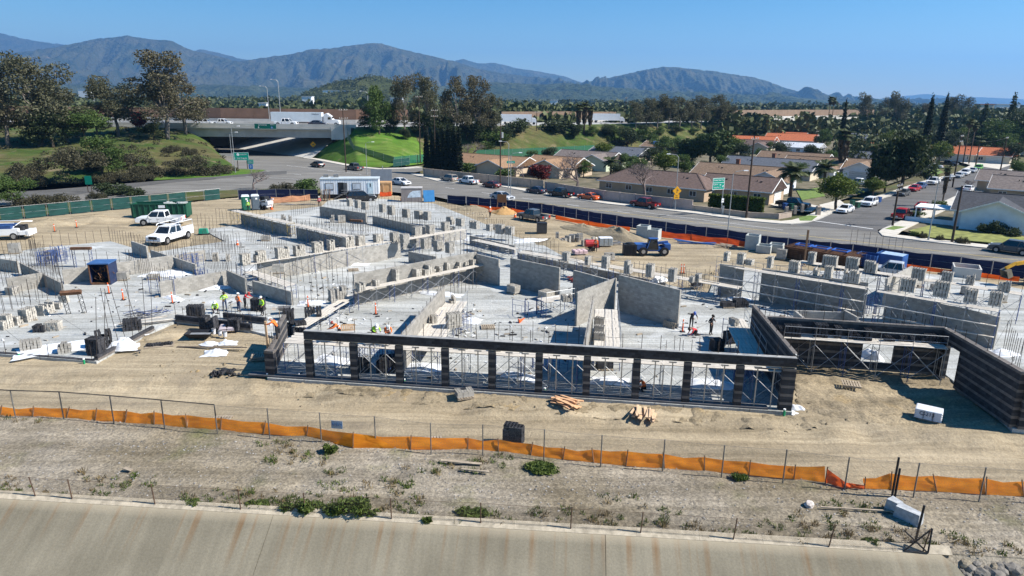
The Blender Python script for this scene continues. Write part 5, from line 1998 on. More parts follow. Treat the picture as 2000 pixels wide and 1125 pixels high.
M_SIGNT=mat('sign_teal',(0.0,0.28,0.20),0.4,0.05,1)
M_SIGNW=mat('sign_white',(0.8,0.8,0.8),0.5,0.03,1)
M_SIGNY=mat('sign_amber',(0.80,0.38,0.015),0.5,0.05,1)
M_SIGNB=mat('sign_blue',(0.04,0.16,0.42),0.5,0.05,1)
M_POLE=mat('galvanised_pole',(0.36,0.37,0.37),0.5,0.12,2,metal=0.4)
M_WOOD=mat('power_pole_wood',(0.055,0.038,0.028),0.95,0.25,1.5,0.2)
def panel_sign(t,w,h,z,y,m,border=True,th=0.06,x=0.0,name='sign_panel'):
 g=MB()
 g.box((x,y,z),(w,th,h))
 o=g.build(name,m,t)
 if border:
  g=MB()
  for s in(-1,1):
   g.box((x,y-th/2-0.004,z+s*(h/2-0.05)),(w-0.04,0.008,0.07))
   g.box((x+s*(w/2-0.05),y-th/2-0.004,z),(0.07,0.008,h-0.18))
  g.build('sign_border',M_SIGNW,o)
 return o
def arrow(t,x,z,y,s,direction,m):
 g=MB()
 pts=[(-0.12,0.6),(0.12,0.6),(0.12,0.0),(0.42,0.0),(0,-0.55),(-0.42,0.0),(-0.12,0.0)]
 a={'down':0,'left':-PI/2,'right':PI/2,'up':PI,'upright':PI*0.75,'downleft':-PI/4}[direction]
 P=[(px_*math.cos(a)-py_*math.sin(a),px_*math.sin(a)+py_*math.cos(a))for px_,py_ in pts]
 vs=[(x+p[0]*s,y,z+p[1]*s)for p in P]
 g.add(vs,[tuple(range(len(vs)))])
 g.add([(v[0],v[1]+0.004,v[2])for v in vs],[tuple(reversed(range(len(vs))))])
 return g.build('arrow',m,t)
bp_=crest_at(529)
bs=thing('overhead_sign','dark green guide sign fixed to the overpass side','sign',bp_+nb*-5,FA)
panel_sign(bs,7.6,1.9,0.15,-0.45,M_SIGN)
lettering('Sacramento',0.62,bs,(-0.9,-0.5,0.62),(PI/2,0,0),M_SIGNW)
lettering('NORTH',0.42,bs,(2.5,-0.5,0.68),(PI/2,0,0),M_SIGNW)
arrow(bs,-2.3,-0.2,-0.5,0.7,'down',M_SIGNW)
g=MB()
g.add([(2.2+0.42*math.sin(k*PI/4),-0.49,-0.25+0.42*math.cos(k*PI/4))for k in range(8)],[tuple(range(8))])
g.build('route_shield',M_SIGNB,bs)
lettering('5',0.6,bs,(2.2,-0.5,-0.25),(PI/2,0,0),M_SIGNW)
gsg=thing('guide_sign','bright green guide sign on two dark posts left of the street','sign',at(473,330),0.1)
panel_sign(gsg,4.3,2.2,3.55,-0.1,M_SIGNT)
for x in(-1.1,1.5):
 g=MB()
 g.box((x,0,1.6),(0.18,0.14,3.4))
 g.build('post',M_WOOD,gsg)
lettering('SOUTH',0.5,gsg,(0.75,-0.15,4.05),(PI/2,0,0),M_SIGNW)
lettering('Los Angeles',0.58,gsg,(0.3,-0.15,3.05),(PI/2,0,0),M_SIGNW)
g=MB()
g.add([(-0.75+0.4*math.sin(k*PI/4),-0.14,4.05+0.4*math.cos(k*PI/4))for k in range(8)],[tuple(range(8))])
g.build('route_shield',M_SIGNW,gsg)
arrow(gsg,-1.75,3.05,-0.15,0.4,'left',M_SIGNW)
fs_=thing('freeway_entrance_sign','small green sign over a blue route marker beside the street','sign',at(491,337),0.05)
panel_sign(fs_,1.6,1.1,2.9,-0.05,M_SIGNT,False)
lettering('FREEWAY',0.3,fs_,(0,-0.09,3.08),(PI/2,0,0),M_SIGNW)
lettering('ENTRANCE',0.26,fs_,(0,-0.09,2.72),(PI/2,0,0),M_SIGNW)
panel_sign(fs_,1.1,1.3,1.6,-0.05,M_SIGNB,False)
lettering('5',0.8,fs_,(0,-0.09,1.6),(PI/2,0,0),M_SIGNW)
g=MB()
g.cyl((0,0,0),0.06,3.4,6)
g.build('post',M_POLE,fs_)
bg2=thing('rear_facing_sign','dark green sign on two posts beside the off ramp','sign',at(176,376),0.3)
panel_sign(bg2,1.3,1.8,2.6,0,M_SIGN,False)
for x in(-0.35,0.35):
 g=MB()
 g.box((x,0.1,1.2),(0.14,0.1,2.6))
 g.build('post',M_WOOD,bg2)
ss=thing('street_sign','green freeway guide sign on a pole in front of the hedge','sign',at(1408,418,0.14),0.42)
g=MB()
g.tube([(0,0,0),(0,0,6.4)],0.10,8,0.08)
g.build('pole',M_POLE,ss)
panel_sign(ss,2.7,2.1,5.55,-0.14,M_SIGNT,True,x=-1.3)
g=MB()
g.box((-1.3,-0.18,5.75),(2.6,0.01,0.06))
g.build('sign_border',M_SIGNW,ss)
lettering('Golden State Fwy',0.38,ss,(-1.3,-0.19,6.2),(PI/2,0,0),M_SIGNW,sx=0.85)
lettering('NORTH',0.3,ss,(-2.0,-0.19,5.42),(PI/2,0,0),M_SIGNW)
lettering('SOUTH  5',0.34,ss,(-1.6,-0.19,4.9),(PI/2,0,0),M_SIGNW)
arrow(ss,-0.9,5.35,-0.19,0.32,'left',M_SIGNW)
arrow(ss,-0.3,5.1,-0.19,0.38,'upright',M_SIGNW)
g=MB()
g.bar((-2.6,0,4.2),(0,0,5.6),0.08)
g.build('bracket',M_POLE,ss)
panel_sign(ss,0.5,0.75,2.5,-0.14,M_SIGNW,False,name='small_sign')
arrow(ss,0.0,2.5,-0.18,0.3,'right',M_INK)
tb=thing('traffic_box','slim silver cabinet at the foot of the green sign pole','cabinet',at(1411,419,0.14))
g=MB()
g.box((0,0,0.75),(0.32,0.3,1.5))
g.build('case',M_POLE,tb)
g=MB()
g.box((0,0,1.53),(0.4,0.38,0.06))
g.build('lid',M_POLE,tb)
ws=thing('warning_sign','amber diamond warning sign over an amber plate on the lamp pole','sign',at(1319,410,0.14),0.2)
g=MB()
g.box((0,-0.12,0),(1.25,0.05,1.25))
o=g.build('diamond_plate',M_SIGNY,ws,loc=(0,0,3.6))
o.rotation_euler=(0,PI/4,0)
panel_sign(ws,1.05,0.85,2.5,-0.12,M_SIGNY,False)
g=MB()
g.box((0,-0.15,3.62),(0.12,0.01,0.8))
g.box((0.16,-0.15,3.72),(0.3,0.01,0.12))
g.build('symbol',M_INK,ws)
lettering('PED',0.3,ws,(0,-0.155,2.68),(PI/2,0,0),M_INK)
lettering('XING',0.3,ws,(0,-0.155,2.34),(PI/2,0,0),M_INK)
g=MB()
g.tube([(0,0.05,0),(0,0.05,4.2)],0.05,6)
g.build('post',M_POLE,ws)
w2=thing('warning_sign','amber diamond warning sign beside the overpass slope','sign',at(613,304),0.1)
g=MB()
g.box((0,-0.1,0),(1.5,0.05,1.5))
o=g.build('diamond_plate',M_SIGNY,w2,loc=(0,0,3.9))
o.rotation_euler=(0,PI/4,0)
g=MB()
g.box((0,-0.14,3.9),(0.5,0.01,0.4))
g.build('symbol',M_INK,w2)
g=MB()
g.cyl((0,0,0),0.05,4.2,6)
g.build('post',M_POLE,w2)
sb=thing('street_name_sign','green street name sign on the lamp pole behind the silver car','sign',at(997,366,0.14),0.15)
panel_sign(sb,1.9,0.55,5.8,-0.1,M_SIGNT,False)
lettering('Glenoaks',0.34,sb,(0,-0.14,5.8),(PI/2,0,0),M_SIGNW)
g=MB()
g.bar((0,0,5.8),(0.6,0,5.8),0.06)
g.build('bracket',M_POLE,sb)
def lamp(label,base,top_y,arm=1.6,side=1,z=0.1,r=0.085):
 p=at(*base,z)if len(base)==2 else Vector(base)
 H=ztop(p,top_y)-p.z
 t=thing('street_lamp',label,'street lamp',p,group='street lamps')
 g=MB()
 g.tube([(0,0,0),(0,0,H*0.94),(side*arm*0.25,0,H*0.985),(side*arm,0,H)],[r,r*0.75,r*0.6,r*0.5],7)
 g.build('mast',M_POLE,t)
 g=MB()
 g.box((side*(arm+0.3),0,H+0.02),(0.75,0.28,0.14),taper=0.8)
 g.build('lamp_head',M_SIGNW,t)
 g=MB()
 g.cyl((0,0,0),r*1.8,0.35,8)
 g.build('base',M_POLE,t)
 return t
lamp('tall street lamp left of the bright green sign',(460,337),246)
lamp('second street lamp beside the bright green sign',(455,330),258)
lamp('street lamp at the foot of the grass slope',(717,341),277)
lamp('street lamp on the fence line in front of the silver car',(997,392),298)
lamp('street lamp carrying the green street name sign',(993,369),276,side=-1)
lamp('street lamp carrying the amber warning signs',(1318,409),301,side=-1)
lamp('street lamp on the street corner in front of the hedge',(1421,456),333)
lamp('tall street lamp in front of the white house',(1813,469),344,side=1)
for lab,px,ty in(('freeway lamp left of the tall sparse tree',292,172),('freeway lamp left of the overpass sign',488,168),('freeway lamp above the overpass sign',512,155),('freeway lamp right of the semi tractor',697,178)):
 p=crest_at(px)+nb*20
 lamp(lab,tuple(p),ty,arm=2.2,side=-1,r=0.14)
POLES=[]
def power_pole(label,base,top_y,arms=(0.6,),rz=0.9,lean=0.0,z=0.1,crossarm=2.6):
 p=at(*base,z)
 H=ztop(p,top_y)-z
 t=thing('power_pole',label,'power pole',p,rz,'wooden power poles')
 g=MB()
 g.tube([(0,0,0),(lean,0,H)],0.19,8,0.12)
 g.build('pole',M_WOOD,t)
 tips=[]
 for d in arms:
  g=MB()
  g.box((lean,-0.15,H-d),(crossarm,0.12,0.14))
  g.build('cross_arm',mat('cross_arm_wood',(0.16,0.14,0.12),0.9,0.2,2),t)
  for x in(-1.2,-0.5,0.5,1.2):
   g=MB()
   g.cyl((lean+x*crossarm/2.6,-0.15,H-d+0.07),0.05,0.22,6)
   g.build('insulator',M_SIGNW,t)
 POLES.append((p,H,rz,arms))
 return t
PWA=RD+PI/2
power_pole('power pole beside the grass slope with two cross arms',(676,336),212,(0.4,2.6),PWA)
power_pole('power pole at the edge of the cypress hedge',(821,318),186,(0.5,),PWA)
power_pole('power pole behind the cypress hedge',(850,322),214,(0.3,2.0),PWA)
power_pole('power pole with grey transformer behind the dark red sedan',(977,362),242,(0.3,),PWA)
power_pole('power pole on the green slope',(1047,297),218,(0.3,),PWA)
power_pole('thick power pole in front of the corner house',(1457,426),266,(0.5,),PWA)
power_pole('power pole at the corner beside the red pickup',(1743,441),357,(0.5,1.2),PWA)
power_pole('power pole in front of the white house lawn',(1859,473),363,(),PWA)
power_pole('tall power pole beyond the stub palm',(1860,366),262,(0.5,1.8),PWA)
power_pole('tall power pole at the far right of the side street',(1950,352),266,(0.5,),PWA)
power_pole('power pole beyond the orange roofs, left',(1457,262),205,(0.4,),PWA)
power_pole('power pole beyond the orange roofs, right',(1540,258),214,(0.4,),PWA)
power_pole('power pole among the trees left of the eucalyptus grove',(1219,268),190,(0.4,),PWA)
power_pole('power pole between the terracotta roofs and the palms',(1591,297),255,(0.4,),PWA)
tp=bpy.data.objects['power_pole.003']
g=MB()
g.cyl((0.45,0,POLES[3][1]-3.2),0.35,1.3,10)
g.build('transformer',M_POLE,tp)
def wires(label,i,j,k=3,sag=1.0):
 a,b_=POLES[i],POLES[j]
 t=thing('power_lines',label,'cable',a[0],group='overhead cables')
 for q in range(k):
  off=(-1.0+2.0*q/max(1,k-1))if k>1 else 0
  ca,sa=math.cos(a[2])*off,math.sin(a[2])*off
  A=Vector((ca,sa,a[1]-0.35))
  B=b_[0]-a[0]+Vector((ca,sa,b_[1]-0.35))
  pts=[]
  for s in range(13):
   u=s/12
   p=A.lerp(B,u)
   p.z-=sag*4*u*(1-u)
   pts.append(p)
  g=MB()
  g.tube(pts,0.008,4)
  g.build('cable',M_TRIM,t)
wires('power lines from the slope pole to the hedge pole',0,1)
wires('power lines from the hedge pole to the transformer pole',1,3)
wires('power lines from the transformer pole to the corner house pole',3,5,3,2.0)
wires('power lines from the corner house pole to the white house pole',5,7,2,1.6)
wires('power lines from the red pickup pole to the tall pole beyond',6,8,3,1.2)
wires('power lines from the tall pole to the far right pole',8,9,3,1.2)
# ================================================================== trees and shrubs
def leaf_mat(name,a,b_,trans=0.25):
 m=bpy.data.materials.new(name)
 m.use_nodes=True
 nt=m.node_tree
 L=nt.links.new
 bs=nt.nodes['Principled BSDF']
 bs.inputs['Roughness'].default_value=0.65
 bs.inputs['Specular IOR Level'].default_value=0.25
 g=N(nt,'ShaderNodeNewGeometry')
 tc=N(nt,'ShaderNodeTexCoord')
 nz=N(nt,'ShaderNodeTexNoise')
 nz.inputs['Scale'].default_value=0.35
 nz.inputs['Detail'].default_value=3
 L(tc.outputs['Object'],nz.inputs['Vector'])
 mx=N(nt,'ShaderNodeMath',operation='ADD')
 ml=N(nt,'ShaderNodeMath',operation='MULTIPLY')
 ml.inputs[1].default_value=0.45
 L(g.outputs['Random Per Island'],ml.inputs[0])
 L(ml.outputs[0],mx.inputs[0])
 ml2=N(nt,'ShaderNodeMath',operation='MULTIPLY')
 ml2.inputs[1].default_value=0.6
 L(nz.outputs['Fac'],ml2.inputs[0])
 L(ml2.outputs[0],mx.inputs[1])
 rp=N(nt,'ShaderNodeValToRGB')
 rp.color_ramp.elements[0].position=0.25
 rp.color_ramp.elements[1].position=0.8
 rp.color_ramp.elements[0].color=c4(a)
 rp.color_ramp.elements[1].color=c4(b_)
 L(mx.outputs[0],rp.inputs['Fac'])
 L(rp.outputs['Color'],bs.inputs['Base Color'])
 tr=N(nt,'ShaderNodeBsdfTranslucent')
 L(rp.outputs['Color'],tr.inputs['Color'])
 ms=N(nt,'ShaderNodeMixShader')
 ms.inputs[0].default_value=trans
 L(bs.outputs[0],ms.inputs[1])
 L(tr.outputs[0],ms.inputs[2])
 L(ms.outputs[0],nt.nodes['Material Output'].inputs['Surface'])
 return m
LEAF={
 'euc':leaf_mat('eucalyptus_leaves',(0.046,0.052,0.026),(0.15,0.145,0.085)),
 'euc_brown':leaf_mat('brownish_leaves',(0.052,0.05,0.028),(0.17,0.15,0.088)),
 'dark':leaf_mat('dark_leaves',(0.02,0.032,0.012),(0.065,0.085,0.032)),
 'green':leaf_mat('green_leaves',(0.035,0.065,0.014),(0.11,0.165,0.04)),
 'lime':leaf_mat('lime_leaves',(0.04,0.075,0.008),(0.14,0.17,0.025)),
 'willow':leaf_mat('willow_leaves',(0.03,0.055,0.014),(0.10,0.135,0.045)),
 'cypress':leaf_mat('cypress_leaves',(0.008,0.014,0.007),(0.022,0.034,0.014),0.1),
 'red':leaf_mat('red_leaves',(0.06,0.012,0.012),(0.20,0.03,0.025)),
 'shrub':leaf_mat('dry_shrub',(0.035,0.034,0.017),(0.10,0.09,0.05)),
 'palm':leaf_mat('palm_fronds',(0.03,0.04,0.012),(0.10,0.12,0.04)),
 'thatch':leaf_mat('dead_fronds',(0.06,0.045,0.03),(0.16,0.12,0.08),0.1),
 'twig':leaf_mat('bare_twigs',(0.12,0.09,0.085),(0.27,0.21,0.20),0.0),
 'weed':leaf_mat('weed_leaves',(0.04,0.07,0.012),(0.13,0.17,0.035)),
 'straw':leaf_mat('dry_grass',(0.14,0.10,0.045),(0.30,0.23,0.12)),
}
M_BARK=mat('bark',(0.10,0.075,0.055),0.95,0.25,2,0.2)
M_BARKP=mat('pale_bark',(0.17,0.145,0.125),0.95,0.3,1.2,0.2)
TR=np.random.RandomState(5)
def leaves(pts,size,R=None,stretch=1.0,down=0.0):
 n=len(pts)
 a=TR.normal(size=(n,3))
 a[:,2]*=0.7
 a/=np.linalg.norm(a,axis=1)[:,None]
 if down:
  a=a*(1-down)+np.array([0,0,-1.0])*down
  a/=np.linalg.norm(a,axis=1)[:,None]
 b_=np.cross(a,TR.normal(size=(n,3)))
 b_/=np.linalg.norm(b_,axis=1)[:,None]
 s=size*TR.uniform(0.6,1.35,(n,1))
 a,b_=a*s*stretch,b_*s*0.6
 V=np.stack([pts-a,pts+b_,pts+a,pts-b_],1).reshape(-1,3)
 F=np.arange(4*n).reshape(n,4)
 return V,F
def blob_pts(lobes,n):
 w=np.array([l[3]*l[4]*l[5]for l in lobes])**0.8
 w=w/w.sum()
 out=[]
 for l,k in zip(lobes,(w*n).astype(int)+1):
  d=TR.normal(size=(k,3))
  d/=np.linalg.norm(d,axis=1)[:,None]
  r=TR.uniform(0.25,1.0,(k,1))**0.45
  p=d*r
  wob=1+0.28*np.sin(5*p[:,:1]+l[0])*np.sin(4*p[:,1:2]+l[1])+0.15*np.sin(9*p[:,2:3]+l[2])
  out.append(p*wob*np.array(l[3:6])+np.array(l[:3]))
 return np.concatenate(out)
def limb(mb,a,b_,r0,r1,seg=4,wob=0.12,n=6):
 a,b_=Vector(a),Vector(b_)
 pts=[]
 L=(b_-a).length
 for i in range(seg+1):
  t=i/seg
  p=a.lerp(b_,t)
  if 0<i<seg:
   p+=Vector((rnd.gauss(0,1),rnd.gauss(0,1),rnd.gauss(0,0.5)))*(wob*L/seg)
  pts.append(p)
 mb.tube(pts,[r0+(r1-r0)*i/seg for i in range(seg+1)],n)
 return pts
PROTO={}
def proto_tree(key,h,lobes,n,leaf,leafm,trunk_r,bark=M_BARK,th=0.4,forks=5,down=0.0,stretch=1.0,trunk_pts=None):
 t=thing('tree','prototype','tree',(0,0,-500))
 mb=MB()
 top=Vector((rnd.uniform(-.3,.3),rnd.uniform(-.3,.3),h*th))
 limb(mb,(0,0,-0.3),top,trunk_r,trunk_r*0.7,4,0.06,7)
 for l in sorted(lobes,key=lambda q:-q[3]*q[4]*q[5])[:forks]:
  limb(mb,top*rnd.uniform(0.75,1.0),(l[0],l[1],l[2]+l[5]*0.3),trunk_r*0.5,trunk_r*0.1,4,0.1,5)
 mb.build('trunk',bark,t,smooth=True)
 V,F=leaves(blob_pts(lobes,n),leaf,stretch=stretch,down=down)
 link('crown',nparr_mesh('crown',V,F,LEAF[leafm]),t)
 PROTO[key]=(t,h)
def rl(n,spread,z0,z1,r0,r1,flat=0.75,core=None):
 out=[]
 for i in range(n):
  a=rnd.uniform(0,2*PI)
  d=spread*math.sqrt(rnd.random())
  z=rnd.uniform(z0,z1)
  k=1-0.5*max(0,(z-(z0+z1)/2)/max(0.1,(z1-z0)))
  r=rnd.uniform(r0,r1)
  out.append((math.cos(a)*d*k,math.sin(a)*d*k,z,r,r*rnd.uniform(0.8,1.2),r*flat))
 return out
for i in range(3):
 proto_tree('euc%d'%i,18,rl(20,4.8,5.0,16.2,1.3,2.6,0.9),10500,0.215,'euc',0.42,M_BARKP,0.35,11)
 proto_tree('eucb%d'%i,18,rl(22,5.0,4.5,16.2,1.2,2.3,0.9),9500,0.205,'euc_brown',0.45,M_BARKP,0.3,13)
 proto_tree('green%d'%i,9,rl(13,3.0,2.6,7.6,1.2,2.2),7000,0.19,'green',0.25,M_BARK,0.3,6)
 proto_tree('dark%d'%i,9,rl(13,2.9,2.2,7.4,1.3,2.2,0.9),7000,0.19,'dark',0.25,M_BARK,0.3,6)
proto_tree('willow',11,rl(14,4.0,4.5,9.5,1.6,2.6,1.0),6500,0.30,'willow',0.35,M_BARK,0.35,8,0.45,1.6)
proto_tree('pepper',11,rl(14,4.0,4.0,9.5,1.6,2.5,1.1),6500,0.30,'dark',0.35,M_BARK,0.35,8,0.5,1.8)
proto_tree('lime',7,[(0,0,4.6,3.1,3.1,2.2),(1.2,.6,4.2,2,2,1.6),(-1.3,-.4,4.1,2,2,1.6),(0,.8,5.4,1.8,1.8,1.4)],5200,0.2,'lime',0.28,M_BARK,0.42,5)
proto_tree('red',4,rl(8,1.3,1.4,3.2,0.7,1.1),1800,0.18,'red',0.12,M_BARK,0.3,4)
proto_tree('conifer',14,[(0,0,2+1.5*k,2.6-0.27*k,2.6-0.27*k,1.3)for k in range(8)],4200,0.28,'dark',0.28,M_BARK,0.8,2)
proto_tree('cypress',14,[(0,0,1.2+1.15*k,1.05*(1-(k/12.5)**2)+0.15,1.05*(1-(k/12.5)**2)+0.15,1.1)for k in range(12)],4200,0.2,'cypress',0.2,M_BARK,0.5,1,-0.4,1.5)
def proto_shrub(key,lobes,n,leaf,leafm,name='shrub',cat='shrub'):
 t=thing(name,'prototype',cat,(0,0,-500))
 mb=MB()
 for l in lobes[:5]:
  limb(mb,(0,0,-0.1),(l[0],l[1],l[2]),0.05,0.015,3,0.1,4)
 mb.build('stem',M_BARK,t)
 V,F=leaves(blob_pts(lobes,n),leaf)
 V[:,2]=np.maximum(V[:,2],-0.1)
 link('foliage',nparr_mesh('foliage',V,F,LEAF[leafm]),t)
 PROTO[key]=(t,max(l[2]+l[5]for l in lobes))
proto_shrub('bush',rl(9,1.3,0.5,1.6,0.6,1.1),2000,0.15,'green')
proto_shrub('bushd',rl(9,1.3,0.5,1.6,0.6,1.1),2000,0.15,'dark')
proto_shrub('bushs',rl(26,4.6,0.3,1.7,0.9,1.6,0.75),5200,0.17,'shrub')
proto_shrub('weedbush',rl(8,0.7,0.2,0.6,0.25,0.45),1100,0.08,'weed')
def frond_set(mb_pts,H,n,L,droop,leafm,elev0,elev1):
 Vs,Fs,o=[],[],0
 for i in range(n):
  az=2*PI*i/n*2.618+rnd.uniform(-.2,.2)
  el=elev0+(elev1-elev0)*(i/n)
  pts=[]
  p=Vector((0,0,H))
  seg=7
  for s in range(seg+1):
   pts.append(p.copy())
   e=el-droop*(s/seg)**1.3
   p=p+Vector((math.cos(az)*math.cos(e),math.sin(az)*math.cos(e),math.sin(e)))*(L/seg)
  for s in range(1,seg+1):
   for k in(-1,1):
    for q in(0,0.5):
     c=pts[s-1].lerp(pts[s],q)
     d=(pts[s]-pts[s-1]).normalized()
     side=d.cross(Vector((0,0,1))).normalized()*k
     w=0.30*L*math.sin(PI*min(1,(s+q)/(seg+1.2)))**0.7
     tip=c+side*w+d*w*0.5+Vector((0,0,-0.35*w))
     b0,b1=c-d*0.05*L,c+d*0.05*L
     Vs+=[tuple(b0),tuple(b1),tuple(tip),tuple(tip-d*0.02*L)]
     Fs.append((o,o+1,o+2,o+3))
     o+=4
 return np.array(Vs),np.array(Fs)
def proto_palm(key,H,r,skirt,L=2.2,n=34):
 t=thing('palm_tree','prototype','palm tree',(0,0,-500))
 mb=MB()
 mb.tube([(0,0,-0.3),(0.05,0,H*0.5),(0,0,H)],[r*1.25,r,r*0.9],8)
 mb.build('trunk',M_BARK,t,smooth=True)
 V,F=frond_set(None,H,n,L,1.3,'palm',1.25,-0.25)
 link('crown',nparr_mesh('crown',V,F,LEAF['palm']),t)
 if skirt:
  lob=[(0,0,H-0.4-skirt*k/6,0.95-0.05*k,0.95-0.05*k,skirt/7+0.3)for k in range(6)]
  V,F=leaves(blob_pts(lob,1500),0.3,stretch=1.6,down=0.7)
  link('frond_skirt',nparr_mesh('frond_skirt',V,F,LEAF['thatch']),t)
 PROTO[key]=(t,H+L*0.6)
proto_palm('palm',9,0.22,0,2.4)
proto_palm('palms',9,0.3,5.0,2.0)
proto_palm('palmlow',4,0.25,0,2.6,26)
proto_palm('palmtall',15,0.2,1.2,1.9)
def proto_bare(key,h,seed,leafm='twig'):
 r=random.Random(seed)
 t=thing('bare_tree','prototype','tree',(0,0,-500))
 mb=MB()
 tips=[]
 def grow(p,d,L,rad,lvl):
  e=p+d*L
  mb.tube([p,p.lerp(e,0.5)+Vector((r.gauss(0,.04),r.gauss(0,.04),0))*L,e],[rad,rad*0.8,rad*0.62],5 if lvl<3 else 3,cap=False)
  if lvl>=6:
   tips.append(e)
   return
  for k in range(3 if lvl<4 else 2+(r.random()<0.4)):
   q=Vector((r.gauss(0,1),r.gauss(0,1),r.gauss(0.25,0.5))).normalized()
   nd=(d*0.75+q*0.75).normalized()
   grow(e,nd,L*r.uniform(0.62,0.86),rad*0.62,lvl+1)
 grow(Vector((0,0,-0.1)),Vector((0.05,0,1)).normalized(),h*0.26,h*0.035,0)
 mb.build('branches',mat('bare_bark',(0.17,0.135,0.125),0.95,0.2,2),t)
 z=max(v[2]for v in mb.v)
 PROTO[key]=(t,z)
proto_bare('bare',6.0,4)
proto_bare('bare2',6.0,9)
from mathutils.bvhtree import BVHTree
_bv=[]
for o_ in bpy.data.objects:
 if o_.name.startswith('embankment')or o_.name.startswith('hill')and o_.type=='MESH':
  _bv.append((o_.name,BVHTree.FromPolygons([v.co.copy()for v in o_.data.vertices],[tuple(q.vertices)for q in o_.data.polygons])))
def slope_z(p,pre='embankment'):
 zs=[b_.ray_cast(Vector((p[0],p[1],200)),Vector((0,0,-1)))[0]for n_,b_ in _bv if n_.startswith(pre)]
 zs=[q.z for q in zs if q]
 return max(zs)if zs else None
def plant(key,label,base,top_y,width=None,z=0.0,cat=None,group=None,name=None,pos=None):
 src,h=PROTO[key]
 p=Vector(pos)if pos is not None else at(base[0],base[1],z)
 H0=ztop(p,top_y)-p.z
 if p.z>0.2 or pos is not None:
  q=slope_z(p)
  if q is not None:
   p.z=q-0.1
 H=H0 if key.startswith('bush')else max(0.8,ztop(p,top_y)-p.z)
 s=H/h
 sx=s*(width or 1.0)
 o=copy_tree(src,p,rnd.uniform(0,6.28),label,(sx,sx,s),group=group)
 return o
HB=lambda px,off,z=0:Vector(crest_at(px)+nb*off)# point relative to the freeway edge
plant('eucb0','brownish tree cut by the left edge of the photo',(15,268),118,1.15,8.0)
plant('euc0','tall dark eucalyptus second from the left edge',(75,264),100,1.2,8.5)
plant('euc1','eucalyptus with drooping crown beside the second tree',(128,262),160,1.5,8.5)
plant('eucb1','reddish leafed tree between the two left eucalyptus',(190,258),196,1.3,8.5)
plant('euc2','slim sparse eucalyptus left of the tallest tree',(231,262),142,1.2,8.0)
plant('eucb2','tallest brown sparse tree left of the overpass',(326,266),84,1.15,7.5)
plant('eucb0','thin companion stem at the tallest brown tree',(362,262),130,1.2,7.5)
plant('green0','leafy tree halfway up the left hill',(200,334),262,1.15,1.8)
plant('green1','bright green tree at the left edge by the green fence',(30,402),338,1.25)
plant('green2','green tree cut by the left edge beside the fence',(-12,408),352,1.2)
plant('red','small red leafed shrub by the freeway edge',(270,255),215,1.3,8.6)
for k,(x,y,t_,w)in enumerate(((60,318,290,2.0),(130,325,282,2.2),(35,305,272,1.8),(165,300,270,1.6),(255,303,272,2.2),(285,312,283,1.8),(340,282,262,2.0),(365,290,270,1.6),(312,328,303,1.9),(345,333,312,1.4),(375,325,298,1.8),(410,332,304,2.2),(440,334,312,2.0),(200,352,328,2.2),(250,350,326,2.4),(280,352,332,2.0),(80,362,338,2.2),(30,352,332,2.2))):
 z={0:5,1:4.5,2:6,3:6,4:5,5:4.5,6:6.5,7:5.5,8:2.5,9:1.5,10:2.8,11:1.4,12:0.6,13:0.6,14:0.6,15:0.4,16:0.5,17:1.0}[k]
 plant('bushs','low dark shrub on the left hill, %s in reading order'%ORD[k],(x,y),t_+6,w*0.46,z-0.3,group='shrubs on the left hill')
plant('bushd','round dark bush between ramp and green fence, larger',(222,381),357,1.5)
plant('bushd','round dark bush between ramp and green fence, smaller',(260,384),366,1.4)
plant('bushs','brownish bush beside the rear facing sign',(188,392),374,0.6)
plant('bushs','weedy bush left of the round dark bushes',(120,398),378,1.0)
plant('bushs','weedy bush along the green fence at the left',(75,402),380,1.0)
plant('bushs','spreading green bush behind the office trailer fence, left',(560,376),356,0.9)
plant('bush','spreading green bush behind the office trailer fence, right',(598,372),350,1.6)
plant('bare','leafless bush beside the street left of the trailer',(495,372),330,1.5)
plant('dark0','dark understorey tree below the second left tree',(100,268),205,1.3,8)
plant('green1','green understorey tree left of the red shrub',(165,266),205,1.3,8)
plant('euc2','grey tree filling the far left edge',(-30,266),140,1.1,8)
plant('dark2','dark shrub tree at the foot of the tallest tree',(300,270),236,1.5,7)
for k,(x,o_,d_,ty)in enumerate(((775,-8,-4,228),(805,-16,-8,250),(835,-10,-5.5,215),(880,-14,-8,238),(930,-12,-7,232),(955,-8,-4.5,222),(985,-12,-7,246))):
 plant(('dark0','dark1','dark2')[k%3],'dark understorey tree of the central grove, %s from left'%ORD[k],None,ty,1.35,pos=tuple(HB(x,o_)+Vector((0,0,d_))),group='understorey of the central grove')
plant('green0','pale green tree at the left of the central grove',None,165,0.75,pos=tuple(HB(752,-11)+Vector((0,0,-6.2))))
plant('eucb1','dark eucalyptus at the left of the central grove',None,140,0.7,pos=tuple(HB(800,-11)+Vector((0,0,-6.2))))
plant('euc0','dark eucalyptus behind the cypress hedge',None,142,0.7,pos=tuple(HB(842,-11)+Vector((0,0,-6.2))))
plant('eucb0','pale trunked sparse eucalyptus in the central grove',None,132,0.78,pos=tuple(HB(897,-11)+Vector((0,0,-6.2))))
plant('eucb2','sparse brown eucalyptus at the right of the central grove',None,138,0.78,pos=tuple(HB(935,-11)+Vector((0,0,-6.2))))
plant('euc1','eucalyptus leaning over the freeway, right of centre',None,172,0.7,pos=tuple(HB(962,-11)+Vector((0,0,-6.2))))
plant('dark0','dark tree under the central grove, left',None,200,1.2,pos=tuple(HB(735,-5)+Vector((0,0,-2.5))))
plant('dark1','dark tree under the central grove, middle',None,222,1.3,pos=tuple(HB(870,-9)+Vector((0,0,-5))))
plant('dark2','dark tree under the central grove, right',None,236,1.2,pos=tuple(HB(915,-10)+Vector((0,0,-6))))
